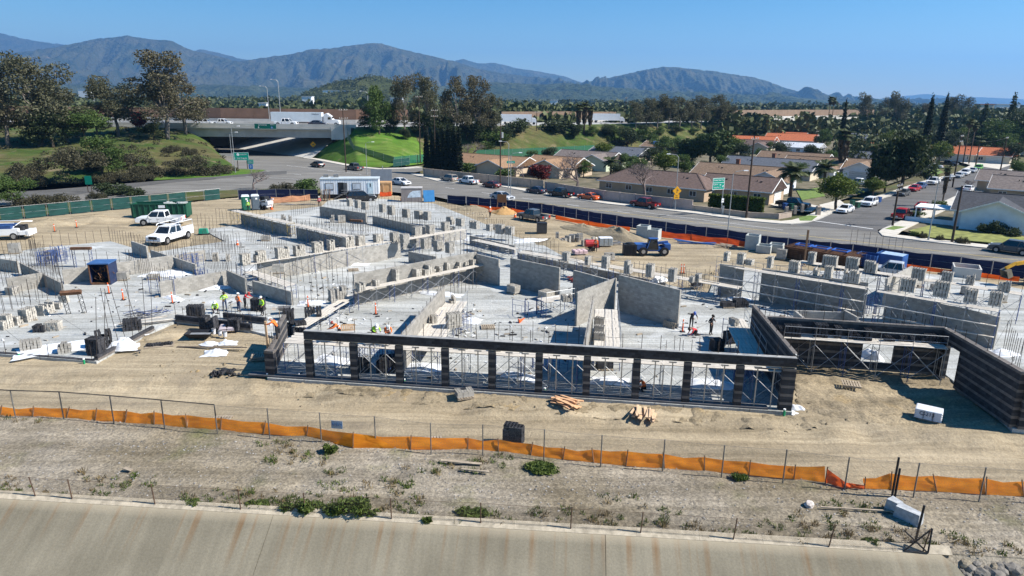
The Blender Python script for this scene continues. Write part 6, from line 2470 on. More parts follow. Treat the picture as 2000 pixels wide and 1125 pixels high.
plant('green1','green rounded tree right of the cypress hedge',(958,304),245,1.2)
for k,x in enumerate((834,845,856,866,876,887,897)):
 plant('cypress','%s cypress from the left in the dark hedge row'%ORD[k].capitalize(),(x,338+k*0.8),246+rnd.uniform(0,10),1.05,group='cypress hedge row')
plant('bare2','leafless bush at the right end of the cypress hedge',(916,322),276,1.2)
plant('bush','small green shrub at the end of the cypress hedge',(908,340),318,1.2)
plant('bushd','round grey green bush on the slope, left',None,236,1.4,pos=tuple(HB(1005,-5)+Vector((0,0,-3))))
plant('bushd','round grey green bush on the slope, right',None,236,1.5,pos=tuple(HB(1085,-5)+Vector((0,0,-3))))
plant('dark0','dense dark tree right of the green slope',(1113,284),237,1.4)
plant('dark1','dense dark tree in front of the palm cluster',(1160,288),238,1.3)
plant('green2','dark green tree left of the bushy row',(1190,292),244,1.3)
plant('dark2','dark bushy tree in the row behind the slate roof',(1225,294),246,1.3)
plant('green0','bushy tree in the row behind the solar roof',(1262,290),250,1.3)
for k,(x,t_)in enumerate(((1126,203),(1137,198),(1148,206))):
 plant('palms','shaggy palm of the cluster above the slope, %s from left'%ORD[k],None,t_,0.95,pos=tuple(HB(x,-9)+Vector((0,0,-5))),group='palm cluster above the slope')
for k,x in enumerate((1118,1150,1182,1214,1246,1280,1312,1346,1380,1420,1450)):
 plant(('dark1','green0','dark2','green1')[k%4],'bushy tree on the freeway slope, %s from the green bank'%ORD[k],None,240+(k*5)%9,1.5,pos=tuple(HB(x,-11)),group='bushy trees on the freeway slope')
for k,(x,t_)in enumerate(((1237,196),(1258,184),(1279,180),(1301,188),(1322,183),(1345,190),(1364,186),(1396,177),(1412,192))):
 plant(('euc0','euc1','euc2')[k%3],'%s tree from the left in the grey eucalyptus grove'%ORD[k].capitalize(),None,t_,0.95,pos=tuple(HB(x,-6,0)+Vector((0,0,-3.5))),group='grey eucalyptus grove')
plant('willow','large pale green willow behind the brown roof',(1385,326),256,1.35)
plant('willow','pale green willow beside the larger willow',(1350,322),272,1.2)
plant('dark0','dark tree right of the large willow',(1440,322),276,1.4)
plant('green1','yellow green bush beside the solar roof, left',(1290,305),262,1.2)
plant('green2','yellow green bush beside the solar roof, right',(1320,304),268,1.2)
plant('lime','leafy tree behind the dark brown hip roof',(1298,348),294,0.95)
plant('green0','olive tree behind the dark brown hip roof',(1335,344),300,1.1)
plant('green1','garden tree between slate roof and brown hip roof',(1245,350),306,1.2)
plant('dark1','garden shrub tree left of the brown hip roof',(1205,352),318,1.4)
plant('palmlow','low fan palm beside the pale green gable',(1192,348),305,1.0)
plant('bare','leafless purple tree over the black pickup',(1128,376),297,1.15)
plant('bare2','leafless purple tree over the maroon pickup',(1258,390),312,1.05)
plant('red','red leafed bougainvillea behind the block wall',(1057,358),318,1.5)
plant('bare','small brown bush left of the bougainvillea',(1022,354),318,1.0)
plant('bush','small green shrub in the first back yard',(985,350),330,1.3)
plant('palmlow','feathery palm in the corner yard',(1543,384),318,1.1)
plant('palmlow','feathery palm at the right of the corner yard',(1607,372),312,1.0)
plant('cypress','slim cypress rising above the houses',(1640,296),200,0.75)
plant('cypress','left of the tall cypress pair',(1801,318),192,0.8)
plant('cypress','right of the tall cypress pair',(1830,312),190,0.8)
plant('palms','shaggy palm with long skirt left of the tan gable',(1640,346),252,1.15)
plant('palms','shaggy palm right of the tan gable',(1703,362),280,1.0)
plant('pepper','large dark drooping tree over the side street',(1758,376),264,1.15)
plant('pepper','left limb mass of the drooping street tree',(1728,374),296,0.9)
plant('lime','clipped round tree at the street corner',(1632,411),338,1.05)
plant('lime','smaller clipped round tree behind the white vehicle',(1703,384),346,1.15)
plant('lime','round dense tree behind the drooping tree',(1832,326),276,1.0)
plant('lime','round dense tree left of the cypress pair',(1736,306),254,0.9)
plant('palms','stub palm standing by the side street',(1839,404),322,0.55)
plant('palmtall','tall palm right of the cypress pair, left',(1880,322),232,0.9)
plant('palmtall','tall palm right of the cypress pair, right',(1892,320),240,0.9)
plant('palm','palm beside the wide garage',(1905,325),265,0.85)
plant('palmtall','twin palm behind the orange roofs, left',(1613,270),188,0.75)
plant('palmtall','twin palm behind the orange roofs, right',(1620,268),190,0.75)
plant('euc0','tall dark tree group right of the twin palms, left',(1684,262),180,0.62)
plant('euc1','tall dark tree group right of the twin palms, middle',(1722,262),182,0.6)
plant('euc2','largest tree of the tall dark group on the right',(1748,264),174,0.7)
plant('euc0','tall dark tree behind the cypress pair',(1850,262),184,0.75)
plant('euc1','tall dark tree right of the cypress pair',(1882,262),182,0.75)
plant('eucb1','dark tree between the tall groups on the right',(1795,258),198,0.8)
plant('conifer','tall conifer near the right edge',(1963,290),181,0.8)
plant('conifer','smaller conifer left of the tall conifer',(1912,285),200,0.8)
plant('green0','bright leafy tree under the tall conifer, left',(1940,306),230,0.95)
plant('green1','bright leafy tree under the tall conifer, right',(1968,300),236,0.9)
plant('dark0','dark tree at the right edge below the conifer',(1995,300),206,0.9)
plant('green2','leafy street tree at the right edge',(1985,360),312,1.0)
plant('dark1','dark tree behind the terracotta garage',(1905,304),248,1.0)
plant('dark2','dark tree left of the terracotta garage',(1860,300),252,1.1)
plant('green1','garden tree between the cypress pair and grey roof',(1785,318),270,0.9)
plant('palmlow','fan palm behind the grey roofed house',(1790,308),250,0.9)
plant('green2','garden tree below the slim cypress',(1655,318),282,0.9)
plant('dark0','dark garden tree behind the tan gabled house',(1675,322),272,0.9)
plant('green0','garden tree right of the terracotta roofs',(1605,290),250,0.9)
plant('bush','green shrub at the foot of the stub palm',(1830,410),392,1.2)
plant('bush','green verge shrub by the red pickup',(1790,424),412,1.6)
plant('bare2','small leafless street tree beyond the white house roof',(1893,372),350,1.4)
for k,(x,y,t_,w,key)in enumerate(((1800,466,452,.35,'bushs'),(1836,470,458,.35,'bushs'),(1880,476,462,.5,'bushs'),(1785,462,452,1.0,'bush'),(1925,456,437,1.0,'bushd'),(1950,458,432,0.8,'bushd'),(1975,462,445,1.2,'bushd'))):
 plant(key,['dry ornamental grass left of the street lamp','dry ornamental grass right of the street lamp','dry ornamental grass below the power pole','small green shrub on the corner lawn','dark shrub under the white house window, left','dark spiky shrub under the white house window','dark shrub under the white house window, right'][k],(x,y),t_,w)
for k,(x,y,h_)in enumerate(((1040,322,30),(1075,319,34),(1140,346,34),(1180,314,36),(1225,331,34),(1272,322,36),(1342,322,40),(1376,346,34),(1412,338,36),(1430,304,38),(1488,322,34),(1522,312,38),(1562,352,36),(1582,320,40),(1626,332,40),(1650,302,36),(1716,320,44),(1746,302,40),(1765,292,38),(1815,302,44),(1846,298,40),(1882,292,44),(1936,292,44),(1976,320,44),(1500,300,24),(1590,282,30))):
 plant(('green0','dark1','green2','lime','green1','dark0')[k%6],'yard tree between the houses, %s of the planted row'%ORD[k],(x,y),y-h_,1.25,group='yard trees between the houses')
hd=thing('hedge','long clipped green hedge above the low corner wall','hedge',at(1435,416))
A,B=at(1382,407),at(1490,417)
dv=(B-A)
n=9000
u=TR.uniform(0,1,n)
V0_=np.stack([A.x+dv.x*u,A.y+dv.y*u,np.zeros(n)],1)
nn=Vector((-dv.y,dv.x,0)).normalized()
off=TR.uniform(0,1.8,n)
zz=TR.uniform(0.1,2.7,n)+0.25*np.sin(u*60)
side=TR.rand(n)
off=np.where(side<0.45,TR.uniform(-0.05,0.12,n),off)
zz=np.where((side>=0.45)&(side<0.85),2.6+TR.uniform(-0.15,0.15,n),zz)
pts=V0_+np.stack([nn.x*off,nn.y*off,zz],1)-np.array(hd.location)
V,F=leaves(pts,0.15)
link('foliage',nparr_mesh('foliage',V,F,LEAF['lime']),hd)
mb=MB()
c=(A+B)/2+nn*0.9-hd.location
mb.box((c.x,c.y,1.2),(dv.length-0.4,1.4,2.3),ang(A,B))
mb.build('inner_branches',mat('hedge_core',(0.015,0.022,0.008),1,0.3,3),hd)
def mass(name,N_,d0,d1,az0,az1,hmin,hmax,quads,m,seed,keep=None,cs=0.34):
 R_=np.random.RandomState(seed)
 az=R_.uniform(az0,az1,N_)
 d=d0*(d1/d0)**R_.uniform(0,1,N_)
 x,y=np.tan(az)*d,d
 if keep is not None:
  k=keep(x,y)
  x,y,d=x[k],y[k],d[k]
 n=len(x)
 h=R_.uniform(hmin,hmax,n)*(0.7+0.6*fbm(x*0.01,y*0.01,2))
 w=h*R_.uniform(0.35,0.6,n)
 q=R_.normal(size=(n,quads,3))
 q/=np.linalg.norm(q,axis=2)[:,:,None]
 q*=R_.uniform(0.55,1.0,(n,quads,1))
 C_=np.stack([x,y,h*0.55-0.5],1)[:,None,:]
 Pn=C_+q*np.stack([w,w,h*0.5],1)[:,None,:]
 sz=(w*cs)[:,None,None]
 a=R_.normal(size=Pn.shape)
 a/=np.linalg.norm(a,axis=2)[:,:,None]
 b_=np.cross(a,R_.normal(size=Pn.shape))
 b_/=np.linalg.norm(b_,axis=2)[:,:,None]
 V=np.stack([Pn-a*sz,Pn+b_*sz,Pn+a*sz,Pn-b_*sz],2).reshape(-1,3)
 F=np.arange(len(V)).reshape(-1,4)
 return link(name,nparr_mesh(name,V,F,m),kind='stuff')
def beyond(x,y):
 lim=np.where(x<0,312,312+x*0.28)
 return y>lim
fm=leaf_mat('valley_tree_leaves',(0.022,0.034,0.013),(0.11,0.125,0.045),0.1)
_r=[n for n in fm.node_tree.nodes if n.type=='TEX_NOISE'][0]
_r.inputs['Scale'].default_value=0.02
mass('valley_trees',3000,305,520,-0.82,0.80,5,15,110,fm,1,beyond,0.2)
mass('valley_trees',5200,480,1300,-0.86,0.86,6,17,34,fm,2,beyond,0.28)
mass('valley_trees',8500,1200,4600,-0.88,0.88,9,20,9,fm,3,beyond)
def suburb(x,y):
 r=x/y
 ok=(y>215)&(x>75)&(y<245+x*0.3)&~((r>0.27)&(r<0.47)&(y<325))&~((r>0.58)&(y<290))
 return ok
mass('suburb_trees',420,215,420,0.22,0.80,4,9,260,fm,4,suburb,0.13)
bp_ts=[]
for k in range(520):
 q=at(rnd.uniform(-60,470),rnd.uniform(262,358),4.0)
 q=Vector((q.x+rnd.uniform(-14,14),q.y+rnd.uniform(-14,14),0))
 hz_=slope_z(q)
 hit=Vector((q.x,q.y,hz_))if hz_ is not None else None
 if hit and float(fbm(np.array(hit.x*0.05),np.array(hit.y*0.07),3))>0.42:
  r=rnd.uniform(0.5,1.5)
  bp_ts.append(blob_pts([(hit.x,hit.y,hit.z+r*0.3,r*1.3,r*1.1,r*0.6)],int(60*r)))
V,F=leaves(np.concatenate(bp_ts),0.22)
link('hillside_brush',nparr_mesh('hillside_brush',V,F,LEAF['shrub']),kind='stuff')
ht_=[]
for k in range(900):
 q=Vector((rnd.uniform(-520,-140),rnd.uniform(1290,1560),0))
 hz_=slope_z(q,'hill')
 if hz_ is not None and hz_>1 and float(fbm(np.array(q.x*0.012),np.array(q.y*0.012),3))>0.4:
  r=rnd.uniform(2,5)
  ht_.append(blob_pts([(q.x,q.y,hz_+r*0.5,r,r,r*0.8)],14))
V,F=leaves(np.concatenate(ht_),1.6)
link('hill_trees',nparr_mesh('hill_trees',V,F,fm),kind='stuff')
for k,(x,y,w,c,d)in enumerate(((672,181,60,'white',1400),(612,193,18,'white',900),(530,206,14,'white',620),(780,196,22,'white',700),(1075,200,14,'white',900),(1280,210,16,'cream',640),(195,178,22,'white',1300),(1925,208,44,'white',900),(1885,208,26,'cream',800),(1600,207,18,'cream',900),(1120,213,18,'cream',560),(1350,206,20,'white',900))):
 p=Vector(((x-1000)/FPX*d,d,0))
 zt=ztop(p,y-4)
 zb=0.0 if k else zt-9
 W=w/FPX*d
 t=thing('distant_building',['long pale building on the hillside, widest of the far buildings','pale building left of the hill','small white building above the sound wall left of the overpass sign','white building right of the hill','white building above the freeway in the middle','cream building behind the eucalyptus grove','white building above the freeway between the left trees','long white building at the far right','cream building left of the far right one','cream building above the twin palms','cream roofed building right of the white one in the middle','pale building behind the right of the grove'][k],'building',(p.x,p.y,zb),group='far buildings in the valley')
 mb=MB()
 mb.box((0,0,(zt-zb)/2),(W,12,zt-zb))
 mb.build('wall',WALLM[c],t)
 mb=MB()
 mb.box((0,0,zt-zb+0.3),(W+1,13,0.6))
 mb.build('roof',ROOF['white']if c=='white' else ROOF['terracotta'],t)
for src,h in PROTO.values():
 for ch in list(src.children):
  bpy.data.objects.remove(ch)
 bpy.data.objects.remove(src)
# ================================================================== fences
def mesh_mat(name,col,cell,wire,alpha_extra=0.0):
 m=bpy.data.materials.new(name)
 m.use_nodes=True
 nt=m.node_tree
 L=nt.links.new
 b=nt.nodes['Principled BSDF']
 b.inputs['Base Color'].default_value=c4(col)
 b.inputs['Roughness'].default_value=0.5
 uv=N(nt,'ShaderNodeUVMap')
 sep=N(nt,'ShaderNodeSeparateXYZ')
 L(uv.outputs[0],sep.inputs[0])
 def mth(op,a,c=None):
  n=N(nt,'ShaderNodeMath',operation=op)
  for i,v in enumerate((a,c)):
   if v is None:
    continue
   if isinstance(v,float):
    n.inputs[i].default_value=v
   else:
    L(v,n.inputs[i])
  return n.outputs[0]
 u=mth('ADD',sep.outputs[0],sep.outputs[1])
 v=mth('SUBTRACT',sep.outputs[0],sep.outputs[1])
 fu=mth('FRACT',mth('DIVIDE',u,cell))
 fv=mth('FRACT',mth('DIVIDE',v,cell))
 lu=mth('LESS_THAN',fu,wire/cell)
 lv=mth('LESS_THAN',fv,wire/cell)
 L(mth('MAXIMUM',lu,lv),b.inputs['Alpha'])
 return m
M_LINK=mesh_mat('chain_link_wire',(0.20,0.20,0.19),0.075,0.006)
M_LINKR=mesh_mat('rusty_chain_link',(0.12,0.08,0.05),0.075,0.008)
M_LINKG=mesh_mat('green_screened_wire',(0.015,0.12,0.065),0.05,0.030)
M_POST=mat('fence_post_steel',(0.16,0.155,0.145),0.6,0.25,3,metal=0.3)
M_POSTR=mat('rusty_post',(0.10,0.06,0.04),0.8,0.3,3)
def uvquad(name,rows,m,parent):
 lo,hi=rows
 V,F,UV=[],[],[]
 d=0.0
 for i in range(len(lo)):
  if i:
   d+=(lo[i]-lo[i-1]).length
  V+=[tuple(lo[i]),tuple(hi[i])]
  UV+=[(d,0.0),(d,(hi[i]-lo[i]).length)]
 for i in range(len(lo)-1):
  F.append((2*i,2*i+2,2*i+3,2*i+1))
 me=bpy.data.meshes.new(name)
 me.from_pydata(V,[],F)
 ul=me.uv_layers.new()
 for p in me.polygons:
  for li in p.loop_indices:
   ul.data[li].uv=UV[me.loops[li].vertex_index]
 me.materials.append(m)
 return link(name,me,parent)
UP=Vector((0,0,1))
def link_fence(label,posts,h,m,mp,r=0.032,rail=True,lean=None,mesh_to=None):
 P=[Vector(p)for p in posts]
 t=thing('chain_link_fence',label,'fence',P[0])
 tops=[]
 for i,p in enumerate(P):
  q=p-P[0]
  lx=lean[i]if lean else 0
  tp=q+UP*h+Vector((lx,0,0))
  tops.append(tp)
  mb=MB()
  mb.tube([q-UP*0.3,tp],r,6)
  mb.build('post',mp,t)
 for i in range(len(P)-1):
  uvquad('wire_mesh',([P[i]-P[0],P[i+1]-P[0]],[tops[i]-UP*0.03,tops[i+1]-UP*0.03]),m,t)
  mb=MB()
  mb.tube([tops[i]-UP*0.02,tops[i].lerp(tops[i+1],0.5)-UP*0.05,tops[i+1]-UP*0.02],0.007,4)
  mb.build('tension_wire',mp,t)
 return t,tops
HZ=-0.45
upper=[(-75,812),(31,818),(125,821),(223,829),(322,838),(425,848),(527,855),(628,864),(734,872),(842,886),(943,889),(1062,899),(1173,911),(1294,920),(1409,932),(1529,941),(1649,957),(1784,969),(1912,978),(2060,988)]
uf,utops=link_fence('tall chain-link fence between the haul road and the gravel strip',[at(x,y,HZ)for x,y in upper],2.0,M_LINK,M_POST,0.038)
mb=MB()
mb.tube([utops[i]+UP*0.02 for i in range(0,6)]+[utops[5]+Vector((0.05,-0.05,-0.7))],0.03,5)
mb.build('rolled_black_cloth',M_TRIM,uf)
gpole=thing('gate_post','thick dark double gate post by the torn orange fence','post',at(1742,970,HZ))
for dx,h in((0,2.35),(0.16,1.7)):
 mb=MB()
 mb.tube([(dx,0,-0.2),(dx,0,h)],0.06,8)
 mb.build('post',M_TRIM,gpole)
lower=[(-40,968),(72,975),(142,980),(304,990),(471,1000),(597,1007),(765,1018),(939,1027),(1114,1038),(1250,1046),(1431,1058),(1617,1071),(1800,1082)]
lean=[0,-0.2,-0.06,-0.08,-0.05,-0.03,-0.02,0,0.03,0.08,0.1,0.18,0.2]
link_fence('low rusty chain-link fence along the channel edge',[at(x,y-2,HZ)for x,y in lower],1.25,M_LINKR,M_POSTR,0.03,lean=lean)
gt=thing('fallen_gate','dark steel chain-link gate leaning at the end of the channel fence','gate',at(1765,1078,HZ))
a,b_=Vector((0,0,0.05)),at(1812,1082,HZ)-at(1765,1078,HZ)+Vector((0,0,0.05))
c,d=b_+Vector((0.15,0.25,1.15)),a+Vector((0.05,0.3,0.9))
mb=MB()
for p,q in((a,b_),(b_,c),(a,c),(d,b_)):
 mb.tube([p,q],0.04,6)
mb.build('gate_frame',M_TRIM,gt)
uvquad('wire_mesh',([a,b_],[d,c]),M_LINKR,gt)
ps=thing('dark_post','dark post standing beside the pale concrete block','post',at(1786,1062,HZ))
mb=MB()
mb.tube([(0,0,-0.2),(0.12,0,2.1)],0.055,8)
mb.build('shaft',M_TRIM,ps)
mb=MB()
mb.box((0,0,0.05),(0.3,0.3,0.1))
mb.build('foot_plate',M_TRIM,ps)
def cloth_mat(name,col,trans):
 m=bpy.data.materials.new(name)
 m.use_nodes=True
 nt=m.node_tree
 L=nt.links.new
 b=nt.nodes['Principled BSDF']
 b.inputs['Roughness'].default_value=0.8
 b.inputs['Specular IOR Level'].default_value=0.2
 tc=N(nt,'ShaderNodeTexCoord')
 nz=N(nt,'ShaderNodeTexNoise')
 nz.inputs['Scale'].default_value=1.6
 nz.inputs['Detail'].default_value=6
 mp=N(nt,'ShaderNodeMapping')
 mp.inputs['Scale'].default_value=(0.5,0.5,3.0)
 L(tc.outputs['Object'],mp.inputs['Vector'])
 L(mp.outputs['Vector'],nz.inputs['Vector'])
 rp=N(nt,'ShaderNodeValToRGB')
 rp.color_ramp.elements[0].position=0.35
 rp.color_ramp.elements[1].position=0.65
 rp.color_ramp.elements[0].color=c4(tuple(x*0.75 for x in col))
 rp.color_ramp.elements[1].color=c4(tuple(min(1,x*1.15)for x in col))
 L(nz.outputs['Fac'],rp.inputs['Fac'])
 L(rp.outputs['Color'],b.inputs['Base Color'])
 tr=N(nt,'ShaderNodeBsdfTranslucent')
 L(rp.outputs['Color'],tr.inputs['Color'])
 ms=N(nt,'ShaderNodeMixShader')
 ms.inputs[0].default_value=trans
 L(b.outputs[0],ms.inputs[1])
 L(tr.outputs[0],ms.inputs[2])
 L(ms.outputs[0],nt.nodes['Material Output'].inputs['Surface'])
 return m
M_SILT=cloth_mat('orange_silt_cloth',(1.0,0.31,0.025),0.5)
M_SILTR=cloth_mat('vivid_orange_cloth',(0.80,0.13,0.02),0.35)
M_STAKE=mat('wood_stake',(0.15,0.09,0.05),0.9,0.3,3)
def drape(name,lo,hi,m,parent,nu=24,nv=6,amp=0.06,seed=0):
 def sample(P,t):
  x=t*(len(P)-1)
  i=min(int(x),len(P)-2)
  return P[i].lerp(P[i+1],x-i)
 vs,fs=[],[]
 for i in range(nu+1):
  t=i/nu
  a,b_=sample(lo,t),sample(hi,t)
  s=(b_-a)
  side=(lo[-1]-lo[0]).cross(UP).normalized()
  for j in range(nv+1):
   v=j/nv
   p=a.lerp(b_,v)
   w=(float(fbm(np.array(t*nu*0.35+seed),np.array(v*3.0+seed),3))-0.5)*2*amp
   vs.append(p+side*w*(0.4+0.6*math.sin(PI*v))+UP*w*0.25)
 k=nv+1
 for i in range(nu):
  for j in range(nv):
   q=i*k+j
   fs.append((q,q+k,q+k+1,q+1))
 mb=MB()
 mb.add(vs,fs)
 return mb.build(name,m,parent,smooth=True)
SF=[(-120,797,806),(0,799,813),(129,802,819),(302,810,831),(431,822,841),(599,838,854),(690,852,875),(802,858,878),(914,861,878),(974,864,882),(1099,881,897),(1222,887,910),(1376,899,920),(1550,917,936),(1612,917,942)]
SF2=[(1688,941,954),(1739,931,956),(1830,936,960),(1925,941,966),(2000,947,970),(2120,953,978)]
def silt(label,S_,m=None):
 lo=[at(x,yb,HZ)for x,yt,yb in S_]
 hi=[]
 for p,(x,yt,yb)in zip(lo,S_):
  hi.append(Vector((p.x,p.y+0.3,ztop(p,yt)+0.03)))
 t=thing('silt_fence',label,'fence',lo[0])
 for i in range(len(lo)-1):
  L=(lo[i+1]-lo[i]).length
  n=max(1,int(round(L/2.4)))
  for k in range(n):
   a0,a1=lo[i].lerp(lo[i+1],k/n),lo[i].lerp(lo[i+1],(k+1)/n)
   b0,b1=hi[i].lerp(hi[i+1],k/n),hi[i].lerp(hi[i+1],(k+1)/n)
   sg=b0.lerp(b1,0.5)-UP*rnd.uniform(0.03,0.16)
   drape('cloth_panel',[a0-lo[0],a1-lo[0]],[b0-lo[0],sg-lo[0],b1-lo[0]],m or M_SILT,t,12,5,0.10,i*3+k)
   mb=MB()
   lx=rnd.gauss(0,0.10)
   q=a0-lo[0]+Vector((0,-0.05,0))
   mb.bar(q-UP*0.1,b0-lo[0]+Vector((lx,-0.05,0.14)),0.05)
   mb.build('stake',M_STAKE,t)
 return t
silt('long orange silt fence behind the chain-link fence',SF)
silt('orange silt fence right of the torn gap',SF2)
tn=thing('torn_cloth','bright orange torn cloth sagging in the silt fence gap','cloth',at(1612,942,HZ))
lo=[at(x,y,HZ)-tn.location for x,y in((1612,943),(1650,953),(1688,955))]
hi=[lo[0]+UP*0.85,lo[1]+UP*0.35,lo[2]+UP*0.22]
drape('cloth',lo,hi,M_SILTR,tn,20,6,0.3,3)
mb=MB()
mb.bar(lo[0]-UP*0.1,lo[0]+UP*1.0,0.05)
mb.build('stake',M_STAKE,tn)
M_NAVY=cloth_mat('navy_screen',(0.012,0.02,0.062),0.15)
M_GSCR=cloth_mat('green_screen',(0.025,0.085,0.075),0.25)
M_NET=cloth_mat('orange_netting',(0.75,0.11,0.03),0.4)
M_NETP=cloth_mat('faded_orange_netting',(0.72,0.36,0.20),0.4)
def screen_fence(label,pts,h,m,bay=3.0,gap=0.05,z=0.0,sag=0.1,skip=0.0,name='screen_fence'):
 P=[at(x,y,z)for x,y in pts]
 t=thing(name,label,'fence',P[0])
 for i in range(len(P)-1):
  L=(P[i+1]-P[i]).length
  n=max(1,int(round(L/bay)))
  d=(P[i+1]-P[i]).normalized()
  for k in range(n):
   a,b_=P[i].lerp(P[i+1],k/n)-P[0],P[i].lerp(P[i+1],(k+1)/n)-P[0]
   mb=MB()
   mb.tube([a-UP*0.1,a+UP*(h+0.12)],0.035,6)
   mb.build('post',M_TUBEG,t)
   mb=MB()
   mb.tube([a+UP*(h+0.05),b_+UP*(h+0.05)],0.022,5)
   mb.tube([a+UP*(h*0.5),b_+UP*(h*0.5)],0.018,4)
   mb.build('rail',M_TUBEG,t)
   if rnd.random()<skip:
    continue
   lo=[a+d*gap+UP*0.06,b_-d*gap+UP*0.06]
   hi=[a+d*gap+UP*h,(a+b_)/2+UP*(h-rnd.uniform(0,sag)),b_-d*gap+UP*h]
   drape('screen_panel',lo,hi,m,t,8,4,0.06,i*7+k)
 return t
screen_fence('long navy screened fence between the site and the street',BLUE_LINE[:-1]+[(2120,558)],1.75,M_NAVY)
screen_fence('navy screened fence end piece beside the blue panel',[(874,398),(910,400)],1.7,M_NAVY)
screen_fence('navy screened fence behind the portable toilets',[(466,390),(540,388),(622,389)],1.9,M_NAVY)
screen_fence('green screened fence along the left back of the site',[(-300,466),(0,432),(180,414),(330,400),(432,389)],2.1,M_GSCR,3.6,0.2,skip=0.08)
screen_fence('green screened fence climbing the grass slope',[(800,322),(768,326)],2.2,M_GSCR,4)
lf=thing('slope_fence','green screened wire fence running up the grass slope beside the overpass','fence',at(790,322))
sp0=[crest_at(678)+nb*-1,crest_at(694)+nb*-12+UP*-4.2,crest_at(720)+nb*-24+UP*-8.6,at(770,322,0.2),at(828,316,0.2)]
sp0[0].z,sp0[1].z,sp0[2].z=10.2,6.6,2.9
for i in range(4):
 a,b_=sp0[i]-lf.location,sp0[i+1]-lf.location
 for k in range(4):
  p,q=a.lerp(b_,k/4),a.lerp(b_,(k+1)/4)
  uvquad('wire_panel',([p,q],[p+UP*2.4,q+UP*2.4]),M_LINKG,lf)
  mb=MB()
  mb.tube([p-UP*0.3,p+UP*2.5],0.05,6)
  mb.build('post',M_TUBEG,lf)
bf=thing('slope_fence','green screened wire fence behind the tan roofed houses','fence',at(940,311))
bp0=[at(x,y,0.1)for x,y in((930,312),(1000,309),(1080,305),(1160,300))]
for i in range(3):
 a,b_=bp0[i]-bf.location,bp0[i+1]-bf.location
 for k in range(4):
  p,q=a.lerp(b_,k/4),a.lerp(b_,(k+1)/4)
  uvquad('wire_panel',([p,q],[p+UP*3.2,q+UP*3.2]),M_LINKG,bf)
  mb=MB()
  mb.tube([p,p+UP*3.3],0.05,6)
  mb.build('post',M_TUBEG,bf)
def netting(label,pts,h,m=M_NET,z=0.05):
 P=[at(x,y,z)for x,y in pts]
 t=thing('safety_netting',label,'netting',P[0])
 for i in range(len(P)-1):
  a,b_=P[i]-P[0],P[i+1]-P[0]
  drape('net_panel',[a,b_],[a+UP*h,(a+b_)/2+UP*h*0.8,b_+UP*h],m,t,14,4,0.16,i)
  mb=MB()
  mb.bar(a,a+UP*(h+0.15),0.05)
  mb.build('stake',M_STAKE,t)
 return t
netting('vivid orange netting in front of the navy fence',[(1288,463),(1350,470),(1420,478),(1480,486)],1.0)
netting('orange netting behind the dark grey pickup',[(918,406),(1000,414),(1075,428)],0.7,M_SILTR)
netting('orange netting along the navy fence by the dirt mound',[(1085,428),(1150,440),(1230,452)],0.7,M_SILTR)
netting('faded orange netting behind the skid steer',[(530,397),(570,394),(606,391)],1.2,M_NETP)
netting('orange netting in front of the plywood crate',[(742,384),(765,383)],1.0)
netting('red orange netting at the right end of the navy fence',[(1560,498),(1660,510),(1780,526),(1900,540),(1990,550)],0.6,M_SILTR)
# ================================================================== site equipment
M_GREEN=mat('dumpster_green',(0.012,0.075,0.045),0.55,0.25,1.2)
M_BLUEP=mat('equipment_blue',(0.03,0.09,0.27),0.5,0.2,1.5)
M_STEEL=mat('raw_steel',(0.24,0.23,0.22),0.5,0.2,2,metal=0.5)
M_PLY=mat('plywood',(0.50,0.29,0.13),0.85,0.15,1.5)
M_LUMB=mat('lumber',(0.50,0.33,0.19),0.9,0.2,2)
M_GWOOD=mat('weathered_wood',(0.33,0.27,0.20),0.95,0.25,2)
M_PLAST=cloth_mat('white_plastic_sheet',(0.80,0.82,0.85),0.15)
M_ORNG=mat('safety_orange',(0.80,0.13,0.025),0.6,0.1,2)
M_YEL=mat('machine_yellow',(0.55,0.30,0.03),0.5,0.15,2)
M_RUST=mat('rusty_steel',(0.13,0.065,0.035),0.9,0.3,3,0.2)
M_PRECAST=mat('precast_concrete',(0.40,0.42,0.40),0.9,0.1,2,0.1)
def prop(name,label,cat,px,rz=0.0,z=0.0,scale=1.0,group=None):
 p=at(px[0],px[1],z)if z is not None else surf(*px)
 return thing(name,label,cat,p,rz,group,scale)
t=prop('dumpster','green roll-off dumpster behind the white pickup','dumpster',(318,424),0.13,scale=1.15)
mb=MB()
L,W,H=7.6,2.4,1.9
for s in(-1,1):
 mb.box((0,s*W/2,H/2+0.2),(L,0.08,H))
 mb.box((s*L/2,0,H/2+0.2),(0.08,W-0.1,H))
mb.box((0,0,0.28),(L,W,0.1))
mb.build('hopper',M_GREEN,t)
for s in(-1,1):
 for k in range(10):
  mb=MB()
  mb.box((-L/2+0.3+k*(L-0.6)/9,s*(W/2+0.08),H/2+0.2),(0.12,0.12,H-0.1))
  mb.build('rib',M_GREEN,t)
mb=MB()
for s in(-1,1):
 mb.box((0,s*(W/2+0.05),H+0.2),(L+0.2,0.18,0.12))
mb.build('top_rail',M_GREEN,t)
mb=MB()
for k in range(14):
 mb.box((rnd.uniform(0.5,3.2),rnd.uniform(-.8,.8),H-0.1+rnd.uniform(0,.3)),(rnd.uniform(.3,1),rnd.uniform(.2,.6),.25),rnd.random()*3)
mb.build('rubble',M_PRECAST,t,kind='stuff')
mb=MB()
mb.box((0.5,-W/2-0.16,1.75),(0.9,0.03,0.4))
mb.build('label_plate',M_SIGNW,t)
